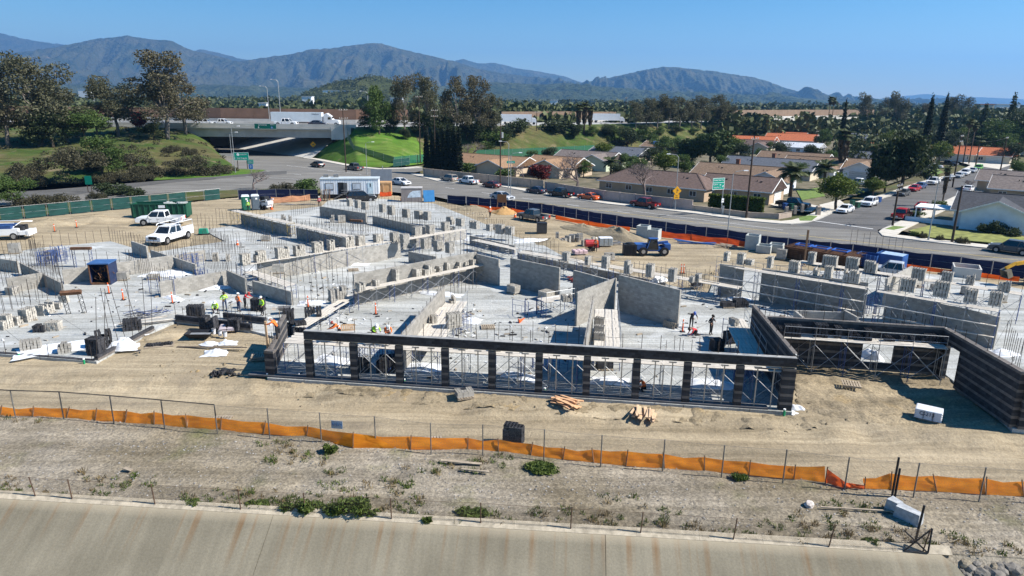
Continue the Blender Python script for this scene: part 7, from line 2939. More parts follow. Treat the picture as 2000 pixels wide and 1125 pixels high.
for lab,px,m in(('green portable toilet left of the grey one',(481,410),mat('toilet_green',(0.02,0.14,0.09),0.5,0.1,2)),('grey portable toilet right of the green one',(500,409),mat('toilet_grey',(0.10,0.13,0.16),0.5,0.1,2))):
 t=prop('portable_toilet',lab,'portable toilet',px,0.4,scale=1.18)
 mb=MB()
 mb.box((0,0,1.08),(1.15,1.15,2.1))
 for s in(-1,1):
  for q in(-0.35,0,0.35):
   mb.box((q,s*0.59,1.08),(0.1,0.03,1.9))
   mb.box((s*0.59,q,1.08),(0.03,0.1,1.9))
 mb.build('cabin',m,t)
 mb=MB()
 mb.box((0,0,2.22),(1.2,1.2,0.22),taper=0.8)
 mb.build('roof',mat('toilet_roof',(0.62,0.66,0.68),0.5),t)
 mb=MB()
 mb.box((-0.05,-0.605,1.05),(0.75,0.03,1.85))
 mb.build('door',m,t)
 mb=MB()
 mb.box((0.15,-0.63,1.75),(0.3,0.02,0.25))
 mb.build('notice',M_SIGNW,t)
t=prop('skid_steer','white skid steer loader beside the toilets','loader',(519,408),-0.5,scale=1.15)
mb=MB()
mb.box((0.1,0,0.75),(1.7,1.2,0.7))
mb.box((0.9,0,1.1),(0.6,1.1,0.5))
mb.build('body',PAINT['white'],t)
mb=MB()
mb.box((-0.05,0,1.55),(1.1,1.0,1.0),taper=0.9)
mb.build('cab',M_TRIM,t)
mb=MB()
for s in(-1,1):
 mb.bar((1.1,s*0.7,1.6),(-1.0,s*0.7,1.15),0.12,0.16)
 mb.bar((-1.0,s*0.7,1.15),(-1.3,s*0.6,0.4),0.12,0.16)
mb.build('lift_arm',PAINT['white'],t)
mb=MB()
mb.add([(-1.3,-.8,.1),(-1.3,.8,.1),(-1.9,.8,.12),(-1.9,-.8,.12),(-1.3,-.8,.7),(-1.3,.8,.7)],[(0,1,2,3),(0,4,5,1),(0,3,4),(1,5,2)])
mb.build('bucket',M_TRIM,t)
for x in(-0.45,0.55):
 for s in(-1,1):
  mb=MB()
  mb.tube([(x,s*0.55,0.36),(x,s*0.82,0.36)],0.36,12)
  mb.build('wheel',M_TYRE,t)
t=prop('office_trailer','white site office trailer with two doors and steps','trailer',(686,385),0.13,scale=1.12)
L,W,H=10.4,3.2,2.75
mb=MB()
mb.box((0,0,0.75+H/2),(L,W,H))
mb.build('body',mat('trailer_white',(0.74,0.77,0.80),0.6,0.04,1),t)
for k in range(25):
 mb=MB()
 mb.box((-L/2+0.2+k*(L-0.4)/24,-W/2-0.012,0.75+H/2),(0.03,0.02,H-0.1))
 mb.build('panel_seam',mat('seam_grey',(0.45,0.47,0.5),0.6),t)
mb=MB()
mb.box((0,0,0.75+H+0.05),(L+0.2,W+0.2,0.14))
mb.build('roof',mat('trailer_roof',(0.45,0.50,0.52),0.6,0.1,1),t)
mb=MB()
mb.box((-L/2-0.02,0,0.75+H/2),(0.04,W-0.02,H-0.02))
mb.build('end_panel',mat('trailer_end',(0.22,0.27,0.33),0.6,0.1,1),t)
for x,w in((-3.6,1.5),(1.2,1.5)):
 mb=MB()
 mb.box((x,-W/2-0.04,2.2),(w,0.06,1.25))
 o=mb.build('window',M_STEEL,t)
 mb=MB()
 mb.box((x,-W/2-0.08,2.2),(w-0.2,0.02,1.0))
 mb.build('pane',mat('pale_pane',(0.45,0.5,0.56),0.2),o)
mb=MB()
mb.box((-L/2-0.05,-0.3,2.3),(0.06,1.2,1.0))
mb.build('window',M_PANE,t)
mb=MB()
mb.box((-1.6,-W/2-0.03,1.85),(1.0,0.05,2.1))
mb.build('doorway_shade_panel',M_TRIM,t)  # black panel stands in for the shade inside the open doorway
mb=MB()
mb.box((-0.75,-W/2-0.3,1.85),(0.75,0.06,2.05),-0.5)
mb.build('door',M_STEEL,t)
mb=MB()
mb.box((3.7,-W/2-0.04,1.85),(0.95,0.06,2.05))
o=mb.build('door',mat('pale_door',(0.5,0.62,0.68),0.5),t)
mb=MB()
mb.box((3.7,-W/2-0.08,2.4),(0.2,0.02,0.6))
mb.build('pane',M_PANE,o)
for k in range(4):
 mb=MB()
 mb.box((-1.5-0.35*k,-W/2-0.7,0.72-0.19*k),(0.36,1.1,0.05))
 mb.build('step',M_STEEL,t)
mb=MB()
for zz in(1.2,1.65):
 mb.tube([(-1.4,-W/2-1.25,zz),(0.3,-W/2-1.25,zz)],0.03,5)
mb.tube([(0.3,-W/2-1.25,0),(0.3,-W/2-1.25,1.65)],0.03,5)
mb.build('handrail',M_TUBEG,t)
for x in(-4.4,-2.6):
 mb=MB()
 mb.box((x,0.6,0.75+H+0.35),(0.9,0.8,0.55))
 mb.build('roof_unit',M_STEEL,t)
mb=MB()
mb.box((0,0,0.4),(L-0.6,W-0.5,0.65))
mb.build('skirting',M_TRIM,t)
t=prop('leaning_panels','stacked frames leaning on the end of the office trailer','panels',(635,392),0.2)
for k in range(6):
 mb=MB()
 mb.box((0,0,1.1),(0.12,1.4,2.2))
 o=mb.build('panel',[M_GWOOD,M_STEEL,M_RUST][k%3],t,loc=(k*0.32-0.8,0,0))
 o.rotation_euler=(0,0.12,0)
t=prop('site_notice_board','grey site board on a post above the plywood crate','board',(746,372),0.1)
mb=MB()
mb.box((0,0,3.4),(4.6,0.12,2.6))
mb.build('board',mat('board_grey',(0.26,0.28,0.31),0.6,0.1,1),t)
mb=MB()
mb.cyl((0.3,0.15,0),0.1,5.4,6)
mb.build('post',M_TUBEG,t)
t=prop('plywood_crate','tan plywood crate beside the office trailer','crate',(750,380),0.1,scale=1.1)
mb=MB()
mb.box((0,0,1.25),(3.0,2.4,2.5))
mb.build('box',M_PLY,t)
mb=MB()
for x in(-1.45,0,1.45):
 mb.box((x,-1.24,1.25),(0.14,0.06,2.5))
mb.box((0,-1.28,2.4),(3.1,0.06,0.14))
mb.build('batten',M_LUMB,t)
mb=MB()
mb.box((-1.55,0,1.2),(0.06,1.9,2.2))
mb.build('end_shade_panel',M_TRIM,t)  # black sheet painted for the shaded inside of the open crate end
t=prop('storage_cabinet','grey brown equipment cabinet with pale panel near the street','cabinet',(805,394),0.1,scale=1.1)
mb=MB()
mb.box((0,0,1.35),(3.7,2.4,2.4))
mb.build('case',mat('cabinet_brown',(0.24,0.205,0.19),0.7,0.12,1),t)
mb=MB()
mb.box((0,0,2.6),(3.8,2.5,0.1))
mb.build('roof',mat('cabinet_top',(0.42,0.40,0.38),0.7),t)
mb=MB()
mb.add([(-0.8,-1.215,0.9),(1.6,-1.215,1.0),(1.6,-1.215,2.2),(0.2,-1.215,2.1),(-0.4,-1.215,1.7)],[(0,1,2,3,4)])
mb.build('pale_panel',mat('panel_pale_blue',(0.55,0.62,0.68),0.6),t)
mb=MB()
for x in(-1.5,1.5):
 mb.box((x,0,0.08),(0.2,2.2,0.16))
mb.build('skid',M_TRIM,t)
t=prop('blue_panel','bright blue panel leaning beside the grey brown cabinet','panel',(838,394),0.25)
mb=MB()
mb.box((0,0,1.15),(2.2,0.12,2.3),rx=-0.3)
mb.build('sheet',mat('panel_blue',(0.04,0.19,0.42),0.5,0.1,1),t)
mb=MB()
mb.bar((0.3,0.3,1.6),(0.3,1.2,0),0.06)
mb.build('strut',M_STEEL,t)
t=prop('sign_board','plain plywood sign board on two posts in front of the silver car','sign',(980,410),-0.15)
mb=MB()
mb.box((0,0,2.15),(1.75,0.05,1.5))
mb.build('board',mat('sign_plywood',(0.28,0.14,0.06),0.85,0.15,2),t)
for x in(-0.8,0.8):
 mb=MB()
 mb.box((x,0.08,1.4),(0.1,0.1,2.9))
 mb.build('post',M_LUMB,t)
mb=MB()
mb.bar((-0.8,0.1,1.0),(-1.2,0.9,0.0),0.08)
mb.build('brace',M_LUMB,t)
def mound(label,px,rx,ry,h,m,rz=0.0,seed=0):
 p=at(*px,0)
 n,k=28,10
 vs,fs=[(0,0,h)],[]
 for j in range(1,k+1):
  for i in range(n):
   a=2*PI*i/n
   r=j/k
   wob=1+(float(fbm(np.array(math.cos(a)*1.5+seed),np.array(math.sin(a)*1.5+r),3))-0.5)*0.6
   z=h*(1-r)**1.15*(1+(float(fbm(np.array(i*0.7+seed),np.array(j*0.9),3))-0.5)*0.7)-(0.15 if j==k else 0)
   vs.append((math.cos(a)*rx*r*wob,math.sin(a)*ry*r*wob,z))
 for i in range(n):
  fs.append((0,1+i,1+(i+1)%n))
 for j in range(k-1):
  for i in range(n):
   a,b_=1+j*n+i,1+j*n+(i+1)%n
   fs.append((a,a+n,b_+n,b_))
 mb=MB()
 mb.add(vs,fs)
 o=mb.build('dirt_mound',m,smooth=True,loc=p,rz=rz)
 return tag(o,label,'dirt mound')
M_SPOIL=terrain_mat('spoil_earth',(0.40,0.34,0.25),(0.32,0.27,0.19),(0.25,0.21,0.15),0.5)
mound('small ochre sand mound left of the dark grey pickup',(985,416),2.6,1.8,1.2,mat('ochre_sand',(0.42,0.25,0.10),0.95,0.15,2,0.3),seed=2)
mound('grey spoil mound behind the dark grey pickup',(925,409),4.2,1.6,0.8,M_SPOIL,seed=5)
mound('long grey spoil mound by the precast boxes',(1205,462),6.2,2.6,1.5,M_SPOIL,RD,7)
mound('left end of the spoil ridge beside the navy fence',(1140,449),5.0,2.0,1.0,M_SPOIL,RD,11)
mound('grey sand mound left of the mortar mixer',(1080,478),3.2,1.8,1.1,M_SPOIL,0.2,13)
mound('brown mound beside the right scaffold',(1390,548),3.0,2.2,1.1,M_DIRT,0.2,15)
mound('excavated bank left of the green dumpster',(190,432),9.0,2.0,1.0,M_DIRT,0.12,17)
mound('excavated bank behind the service truck',(100,438),6.0,1.8,0.9,M_DIRT,0.12,18)
mound('low dirt bank at the corner of the left slab',(325,655),2.2,1.4,0.4,M_DIRT,0.4,29)
t=prop('telehandler','blue telehandler parked on the dirt','telehandler',(1273,497),0.03,scale=0.86)
mb=MB()
mb.box((0,0,0.95),(4.6,1.7,0.5))
mb.box((-2.0,0,1.35),(1.5,1.8,0.8))
mb.box((2.2,0,1.35),(0.9,1.9,0.9))
mb.build('chassis',M_BLUEP,t)
mb=MB()
mb.box((-0.1,-0.45,1.75),(1.7,1.0,1.6),taper=0.8)
mb.build('cab',M_GLASS,t)
mb=MB()
for s in(-1,1):
 mb.bar((-1.0,-0.45+s*0.5,1.2),(-0.55,-0.45+s*0.4,2.6),0.09)
 mb.bar((0.8,-0.45+s*0.5,1.2),(0.5,-0.45+s*0.4,2.6),0.09)
mb.box((0,-0.45,2.64),(1.4,1.0,0.1))
mb.build('cab_frame',M_BLUEP,t)
mb=MB()
mb.bar((2.5,0.45,1.9),(-2.6,0.45,1.4),0.4,0.4)
mb.build('boom',M_BLUEP,t)
for x in(-1.6,1.7):
 for s in(-1,1):
  mb=MB()
  mb.tube([(0,-0.2,0),(0,0.2,0)],0.68,16)
  o=mb.build('wheel',M_TYRE,t,loc=(x,s*0.95,0.68))
  link('rim',rim_mesh(0.42),o,loc=(0,s*0.21,0),scale=1.2)
t=prop('generator','black square water tank left of the telehandler','tank',(1229,497),0.0)
mb=MB()
mb.box((0,0,0.75),(1.7,1.5,1.45))
mb.build('case',M_TRIM,t)
for x in(-0.6,-0.2,0.2,0.6):
 mb=MB()
 mb.box((x,-0.77,0.75),(0.08,0.05,1.35))
 mb.build('rib',M_TRIM,t)
mb=MB()
mb.cyl((0,0,1.47),0.5,0.15,12)
mb.build('lid',M_TRIM,t)
t=prop('generator','dark box generator behind the far block stacks','generator',(1058,455),0.05)
mb=MB()
mb.box((0,0,0.8),(1.5,1.3,1.5))
mb.build('case',mat('dark_case',(0.045,0.045,0.045),0.6),t)
mb=MB()
mb.box((0,0,1.6),(1.55,1.35,0.1))
mb.build('lid',M_TRIM,t)
for lab,px,w,h,col in(('tall pale precast concrete box by the spoil mound',(1256,466),1.7,2.0,M_PRECAST),('lower pale precast concrete box beside the tall one',(1277,468),1.7,1.6,M_PRECAST),('grey precast box at the end of the orange netting',(1469,486),1.8,2.0,M_PRECAST),('low grey precast vault right of the grey box',(1492,492),1.9,1.0,M_PRECAST),('low grey precast vault beside the pallet of pale block',(1516,491),1.8,1.1,M_PRECAST),('white precast vault behind the rear right platform',(1885,540),2.8,1.3,M_CONCL)):
 t=prop('precast_box',lab,'concrete box',px,RD+0.3)
 mb=MB()
 for s in(-1,1):
  mb.box((s*(w/2-0.07),0,h/2),(0.14,w,h))
  mb.box((0,s*(w/2-0.07),h/2),(w-0.29,0.14,h))
 mb.build('ring',col,t)
 mb=MB()
 mb.box((0,0,0.08),(w-0.3,w-0.3,0.15))
 mb.build('floor',col,t)
def pallet(label,px,rz=0.0,z=0.0,load=None,group='wooden pallets',lean=None,m=None):
 t=prop('pallet',label,'pallet',px,rz,z,group=group)
 m=m or M_GWOOD
 for k in range(7):
  mb=MB()
  mb.box((-0.55+k*0.183,0,0.13),(0.12,1.1,0.025))
  mb.build('slat',m,t)
 for y in(-0.5,0,0.5):
  mb=MB()
  mb.box((0,y,0.06),(1.2,0.1,0.10))
  mb.build('bearer',m,t)
 if lean:
  t.rotation_euler=(lean,0,rz)
 return t
def block_cube(label,px,rz,kind,z=ZS,nx=3,ny=2,nz=4,messy=0.0,with_pallet=True,upright=False):
 t=prop('block_cube',label,'block pallet',px,rz,z,group='pallets of block')
 if with_pallet:
  mb=MB()
  for k in range(6):
   mb.box((-0.5+k*0.2,0,0.12),(0.12,1.05,0.03))
  for y in(-0.45,0.45):
   mb.box((0,y,0.05),(1.2,0.1,0.1))
  mb.build('pallet_base',M_GWOOD,t)
 for i in range(nx):
  for j in range(ny*2):
   for r in range(nz):
    if rnd.random()<messy*(r+1)/nz:
     continue
    link('block',BLK[kind],t,loc=((i-(nx-1)/2)*0.405+rnd.gauss(0,messy*0.05),(j-(ny*2-1)/2)*0.205,0.14+(r+0.5)*0.2),rot=(0,0,rnd.gauss(0,0.02+messy*0.1)))
 return t
for k,(x,y,kd,nz,rz)in enumerate(((1030,500,'pale',3,.2),(1062,508,'grey',4,.5),(1100,512,'pale',3,.1),(1140,520,'grey',2,.4),(1190,508,'pale',4,.2),(1360,560,'dark',2,.3),(1420,600,'dark',2,.1),(1560,545,'pale',3,.2),(1610,552,'grey',4,.5),(1660,558,'pale',3,.2),(1790,560,'pale',4,.4),(1830,568,'grey',3,.1),(1890,575,'pale',4,.3),(1950,590,'grey',3,.2),(880,452,'pale',3,.3),(960,448,'grey',3,.1),(740,470,'pale',4,.4),(640,500,'grey',3,.2),(520,470,'pale',3,.1),(60,545,'grey',2,.4),(300,545,'pale',2,.2))):
 block_cube('%s pallet of block at the back of the slab, %s counted'%({'pale':'pale','grey':'grey','dark':'charcoal'}[kd],ORD[k]),(x,y),rz,kd,nz=nz,messy=0.15)
block_cube('grey block pallet at the foot of the freestanding wall, left',(1003,573),RD,'pale',nz=4)
block_cube('grey block pallet at the foot of the freestanding wall, right',(1067,585),RD,'pale',nz=4,ny=3)
block_cube('pallet of pale block behind the right scaffold',(1526,506),RD+0.2,'pale',0.0,nz=6)
block_cube('grey block pallet in the far room',(668,434),0.3,'pale',nz=5)
block_cube('grey block pallet on the far left slab by the trucks',(30,495),0.3,'grey',nz=6)
block_cube('charcoal block cube standing alone behind the silt fence',(1003,868),-0.25,'dark',None,nz=6,messy=0.06,nx=3,ny=2)
block_cube('pallet of grey open block in front of the colonnade',(907,775),0.35,'grey',None,nz=2,messy=0.2)
block_cube('pale block pallet by the doorway gap',(545,533),0.2,'pale',1.6,nz=4)
block_cube('charcoal block pallet in the shade behind the fourth pier',(760,712),0.2,'dark',nz=3)
block_cube('charcoal block pallet in the shade behind the third pier',(705,718),0.2,'dark',nz=2,messy=0.2)
block_cube('shrink wrapped block pallet beside the blue steel box',(240,547),0.15,'grey',nz=4)
block_cube('charcoal block pallet right of the narrow wall',(1180,720),0.1,'dark',nz=3)
t=prop('broken_block_heap','heap of broken charcoal block on a pallet on the dirt','rubble heap',(441,733),0.2,None)
for k in range(34):
 a,r=rnd.random()*6.28,rnd.uniform(0,1.25)
 link('block',BLK['dark'],t,loc=(math.cos(a)*r*1.1,math.sin(a)*r*0.6,0.1+max(0,0.5-r*0.4)*rnd.random()),rot=(rnd.uniform(-.8,.8),rnd.uniform(-.8,.8),rnd.random()*6),scale=rnd.uniform(0.6,1.0))
t=prop('loose_blocks','small pallet with cut charcoal blocks on the dirt by the left slab','rubble heap',(312,675),0.3,None)
for k in range(9):
 link('block',BLK['dark'],t,loc=(k*0.22-0.9,rnd.uniform(-.15,.15),0.14),rot=(0,0,1.4+rnd.gauss(0,.2)))
mb=MB()
for k in range(5):
 mb.box((0,-0.4+k*0.2,0.02),(2.2,0.14,0.03))
mb.build('pallet_base',M_GWOOD,t)
pallet('pallet lying at the left end of the colonnade',(505,700),0.2,0.0)
pallet('second pallet under the one at the colonnade end',(507,696),0.25,0.15)
pallet('pallet on the slab in front of the free wall',(953,640),0.1,ZS)
pallet('pallet leaning against the tall block wall',(1307,640),RD,ZS,lean=1.25)
pallet('pallet standing behind the colonnade near the orange worker',(680,645),0.2,ZS,lean=1.3,m=M_LUMB)
pallet('pallet lying in the muddy recess',(1662,752),-0.3,0.25)
pallet('pallet lying on the central room floor',(690,528),0.3,ZS)
pallet('plastic and block pallet behind the silt fence',(432,822),0.05,None)
pallet('broken grey pallet behind the silt fence',(845,864),0.2,None)
pallet('orange pallet among the masonry supplies',(1102,470),0.3,0.1,lean=1.1,m=M_LUMB)
def boards(label,px,n,L,rz,spread,m=M_LUMB,z=0.0,jit=0.25,h=0.35,name='lumber_pile'):
 t=prop(name,label,'lumber',px,rz,z)
 for k in range(n):
  mb=MB()
  l=L*rnd.uniform(0.6,1.0)
  mb.box((0,0,0),(l,rnd.choice((0.1,0.15,0.22)),0.05))
  o=mb.build('board',m,t,loc=(rnd.uniform(-.25,.25),rnd.uniform(-spread,spread),0.05+h*rnd.random()))
  o.rotation_euler=(0,rnd.gauss(0,0.06),rnd.gauss(0,jit))
 return t
boards('pile of fresh orange boards in front of the colonnade, left',(1108,790),16,2.3,-0.5,0.7,mat('fresh_board',(0.62,0.36,0.20),0.85,0.2,2),None)
boards('bundle of fresh boards in front of the colonnade, right',(1256,812),20,1.7,1.35,0.75,mat('pale_board',(0.60,0.42,0.27),0.85,0.2,2),None,0.15)
boards('two loose pale boards on the gravel, left',(895,903),1,3.2,-0.12,0.05,M_GWOOD,HZ+0.08,0.02,0.0)
boards('loose pale board on the gravel, right',(936,920),1,2.2,-0.2,0.05,M_GWOOD,HZ+0.08,0.02,0.0)
boards('long pale timber lying on the gravel by the concrete block',(1672,996),1,4.6,-0.1,0.02,M_GWOOD,HZ+0.08,0.01,0.0)
boards('short stick on the gravel at the left',(247,917),1,0.9,-0.4,0.02,M_GWOOD,HZ+0.08,0.02,0.0)
boards('long dark timber lying on the dirt by the white sheet',(415,680),2,7.5,-0.12,0.12,mat('dark_timber',(0.11,0.085,0.065),0.95),0.02,0.02,0.1)
boards('plank stack on the left slab edge',(290,633),7,5.0,0.55,0.5,M_PLANK,ZS,0.04,0.4)
boards('silver beams stacked near the mixer',(1196,477),9,3.4,0.25,0.8,M_STEEL,0.0,0.1,0.35)
boards('long steel pipes behind the skid steer',(580,400),6,8.0,0.08,0.3,M_TUBEG,0.0,0.01,0.1)
boards('blue beams lying in front of the orange netting',(1360,476),7,7.0,-0.25,0.6,mat('beam_blue',(0.03,0.13,0.36),0.5),0.0,0.06,0.2)
boards('lumber scraps by the precast boxes',(1420,482),10,3.0,-0.3,0.8,M_GWOOD,0.0,0.4,0.25)
boards('red forms behind the freestanding wall',(1120,548),8,1.6,0.6,0.5,mat('red_form',(0.25,0.05,0.04),0.7),ZS,0.5,0.4)
t=prop('timber_post','tall brown timber post standing before the rusty bar stack','post',(1570,519),0)
mb=MB()
mb.box((0,0,2.3),(0.2,0.2,4.6))
mb.build('shaft',mat('post_brown',(0.20,0.12,0.07),0.9,0.2,3),t)
mb=MB()
mb.box((0,0,0.05),(0.5,0.5,0.1))
mb.build('base',M_GWOOD,t)
t=prop('timber_post','timber profile post beside the worker bending over the corner wall','post',(524,690),0,1.0)
mb=MB()
mb.box((0,0,0.9),(0.14,0.14,3.4),rx=0.02)
mb.build('shaft',M_LUMB,t)
mb=MB()
mb.box((0,0.1,-0.6),(0.3,0.1,0.1))
mb.build('cleat',M_LUMB,t)
t=prop('reinforcement_stack','big stack of rusty reinforcement cages with blue frames on top','steel stack',(1607,512),RD)
for k in range(7):
 mb=MB()
 for i in range(22):
  x=-4.4+i*0.42
  mb.bar((x,-1.9,0),(x,1.9,0),0.05)
 for y in np.linspace(-1.9,1.9,9):
  mb.bar((-4.5,float(y),0.04),(4.6,float(y),0.04),0.05)
 mb.build('cage_layer',M_RUST,t,loc=(rnd.gauss(0,.05),rnd.gauss(0,.05),0.15+k*0.25))
mb=MB()
mb.box((0,0,0.85),(8.6,3.4,1.5))
mb.build('packed_bars',M_RUST,t)
for x,y in((-2.4,-0.6),(-0.2,-0.5),(2.2,-0.4)):
 mb=MB()
 for a,b_ in(((-0.9,-0.7),(0.9,-0.7)),((-0.9,0.7),(0.9,0.7)),((-0.9,-0.7),(-0.9,0.7)),((0.9,-0.7),(0.9,0.7))):
  mb.bar((a[0],a[1],0),(b_[0],b_[1],0),0.14)
 mb.build('blue_frame',mat('frame_blue',(0.04,0.12,0.42),0.5),t,loc=(x,y,2.0))
t=prop('waste_bin','blue waste bin behind the rear right platform, left','bin',(1694,521),RD)
mb=MB()
for s in(-1,1):
 mb.box((0,s*0.9,0.9),(2.4,0.06,1.6))
 mb.box((s*1.2,0,0.9),(0.06,1.74,1.6))
mb.box((0,0,0.2),(2.3,1.7,0.1))
mb.build('hopper',M_BLUEP,t)
for k in range(5):
 mb=MB()
 mb.box((-1.0+k*0.5,-0.96,0.9),(0.1,0.06,1.6))
 mb.build('rib',mat('bin_rail',(0.10,0.22,0.5),0.5),t)
t=prop('waste_bin','open blue steel bin with pale top behind the rear platform','bin',(1738,525),RD)
mb=MB()
for s in(-1,1):
 mb.box((0,s*1.1,1.0),(3.0,0.08,1.9))
 mb.box((s*1.5,0,1.0),(0.08,2.1,1.9))
mb.build('hopper',M_BLUEP,t)
mb=MB()
mb.box((0.2,0.1,1.9),(2.6,1.9,0.08))
mb.build('sheet_cover',mat('cover_pale',(0.33,0.43,0.55),0.6),t)
vehicle('pickup','silver','pale pickup parked between the bins and the right wing',(1745,540),RD+PI+0.2,0.95)
t=prop('excavator','yellow excavator arm with bucket at the right edge','excavator',(2030,556),PI+0.15,scale=0.85)
mb=MB()
mb.box((-0.5,0,1.3),(2.6,2.2,1.1))
mb.box((0.6,-0.6,2.0),(1.2,0.9,1.5))
mb.build('house',M_YEL,t)
mb=MB()
mb.bar((0.6,0.3,1.6),(2.4,0.3,3.4),0.35,0.5)
mb.bar((2.4,0.3,3.4),(4.6,0.3,3.1),0.32,0.45)
mb.build('boom',M_YEL,t)
mb=MB()
mb.bar((4.6,0.3,3.2),(6.0,0.3,2.5),0.28,0.35)
mb.build('stick',M_YEL,t)
mb=MB()
mb.add([(5.7,-.3,2.5),(5.7,.9,2.5),(6.3,.9,2.2),(6.3,-.3,2.2),(5.2,-.3,1.5),(5.2,.9,1.5),(5.9,.9,1.2),(5.9,-.3,1.2)],[(0,1,2,3),(4,7,6,5),(0,4,5,1),(0,3,7,4),(1,5,6,2)])
mb.build('bucket',mat('bucket_steel',(0.20,0.17,0.12),0.7),t)
for s in(-1,1):
 mb=MB()
 mb.box((-0.3,s*0.95,0.4),(3.2,0.5,0.75))
 mb.build('track',M_TRIM,t)
t=prop('mortar_mixer','red mortar mixer beside the worker in orange','mixer',(1152,489),0.2)
mb=MB()
mb.tube([(-0.7,0,1.0),(0.7,0,1.0)],0.5,12)
mb.build('drum',mat('mixer_red',(0.38,0.03,0.035),0.5),t)
mb=MB()
mb.box((0.9,0,0.9),(0.5,0.7,0.9))
mb.build('engine_box',mat('mixer_red',(0.38,0.03,0.035),0.5),t)
mb=MB()
mb.bar((-0.7,0,0.35),(1.4,0,0.35),0.1)
mb.build('frame',M_TRIM,t)
for s in(-1,1):
 mb=MB()
 mb.tube([(0.2,s*0.55,0.3),(0.2,s*0.72,0.3)],0.3,10)
 mb.build('wheel',M_TYRE,t)
def bag_pallet(label,px,rz,rows,m,z=0.0,nx=2,ny=3,text=None,cover=True):
 t=prop('bag_pallet',label,'bag pallet',px,rz,z)
 for r in range(rows):
  for i in range(nx):
   for j in range(ny):
    mb=MB()
    mb.box((0,0,0.02),(0.54,0.35,0.09),taper=0.8)
    mb.box((0,0,-0.035),(0.62,0.41,0.06),taper=0.95)
    mb.build('bag',m,t,loc=((i-(nx-1)/2)*0.64,(j-(ny-1)/2)*0.43,0.22+r*0.15),rz=rnd.gauss(0,0.03))
 mb=MB()
 for k in range(6):
  mb.box((-0.5+k*0.2,0,0.1),(0.14,1.25,0.03))
 for y in(-0.5,0.5):
  mb.box((0,y,0.04),(1.3,0.1,0.08))
 mb.build('pallet_base',M_GWOOD,t)
 if cover:
  mb=MB()
  mb.box((0,0,0.22+rows*0.15-0.06),(nx*0.62,ny*0.42,0.04),taper=0.9)
  mb.build('wrap_sheet',M_PLAST,t)
 return t
M_BAG=mat('white_paper_bag',(0.66,0.66,0.68),0.7,0.08,3)
bp=bag_pallet('pallet of white cement bags marked in black, on the dirt at right',(1812,818),-0.6,5,M_BAG,0.0,3,3)
bp.scale=(0.82,)*3
lettering('C-213',0.42,bp,(-0.1,-0.68,0.62),(PI/2,0,0),M_INK)
bag_pallet('white bag stack by the masonry supplies',(1182,480),0.1,7,M_PRECAST,0.0,3,3)
bag_pallet('low pink and white bag pile in front of the mixer',(1132,496),0.3,3,mat('pink_bag',(0.55,0.40,0.40),0.7),0.0,3,3,cover=False)
bag_pallet('bags on the dirt beside the mortar tub',(444,645),0.3,2,mat('bag_grey_pink',(0.45,0.40,0.42),0.7),0.05,2,3,cover=False)
for k,(x,y,r,h,lab)in enumerate(((1116,470,0.35,0.9,'grey drum among the masonry supplies'),(1128,472,0.3,0.6,'short grey drum among the masonry supplies'),(430,655,0.17,0.4,'white bucket beside the mortar tub, left'),(440,657,0.17,0.4,'white bucket beside the mortar tub, right'),(418,652,0.17,0.45,'pinkish bucket at the end of the mortar tub'),(652,598,0.2,0.55,'red cylinder on the stepped boards'),(1145,478,0.3,0.8,'red bucket beside the mixer'),(487,410,0.28,0.8,'red barrel in front of the toilets'))):
 t=prop('bucket',lab,'bucket',(x,y),0,ZS if y>500 else 0.0,group='buckets and drums')
 mb=MB()
 mb.cyl((0,0,0),r*0.9,h,12,r)
 mb.build('pail',mat('bucket_red',(0.4,0.04,0.05),0.5)if 'red' in lab else(mat('bucket_white',(0.6,0.6,0.62),0.5)if 'white' in lab or 'pink' in lab else M_STEEL),t)
 mb=MB()
 mb.cyl((0,0,h),r*1.05,0.04,12)
 mb.build('rim',M_STEEL,t)
for k in range(10):
 x,y=rnd.choice(((1095,462),(1108,466),(1120,463),(1132,468),(1140,462),(1126,474))),0
 stack('loose grey block pile among the masonry supplies, %s'%ORD[k],(1085+k*8,455+(k*37%13),1092+k*8,467+(k*37%13)),0.0,0.3*k,'grey')
t=prop('mortar_tub','wide black mortar tub on the dirt in front of the charcoal stacks','tub',(391,660),0.05)
mb=MB()
w0,d0,w1,d1=1.5,0.8,2.2,1.3
vs=[(-w0/2,-d0/2,.1),(w0/2,-d0/2,.1),(w0/2,d0/2,.1),(-w0/2,d0/2,.1),(-w1/2,-d1/2,.55),(w1/2,-d1/2,.55),(w1/2,d1/2,.55),(-w1/2,d1/2,.55)]
mb.add(vs,[(0,1,2,3),(0,4,5,1),(1,5,6,2),(2,6,7,3),(3,7,4,0)])
mb.build('basin',M_TRIM,t)
mb=MB()
mb.box((0,0,0.3),(1.75,0.95,0.04))
mb.build('mortar',mat('wet_mortar',(0.22,0.23,0.24),0.6,0.2,3),t)
t=prop('wheelbarrow','grey wheelbarrow by the charcoal blocks','wheelbarrow',(556,613),0.3,ZS)
mb=MB()
vs=[(-.4,-.25,.35),(.35,-.25,.35),(.35,.25,.35),(-.4,.25,.35),(-.6,-.38,.7),(.6,-.38,.68),(.6,.38,.68),(-.6,.38,.7)]
mb.add(vs,[(0,1,2,3),(0,4,5,1),(1,5,6,2),(2,6,7,3),(3,7,4,0)])
mb.build('tray',M_STEEL,t)
mb=MB()
for s in(-1,1):
 mb.tube([(0.6,s*0.1,0.25),(-1.1,s*0.3,0.6)],0.025,5)
 mb.tube([(-0.4,s*0.25,0.4),(-0.5,s*0.28,0.0)],0.02,5)
mb.build('handle',M_LUMB,t)
mb=MB()
mb.tube([(0.65,-0.06,0.2),(0.65,0.06,0.2)],0.2,12)
mb.build('wheel',M_TYRE,t)
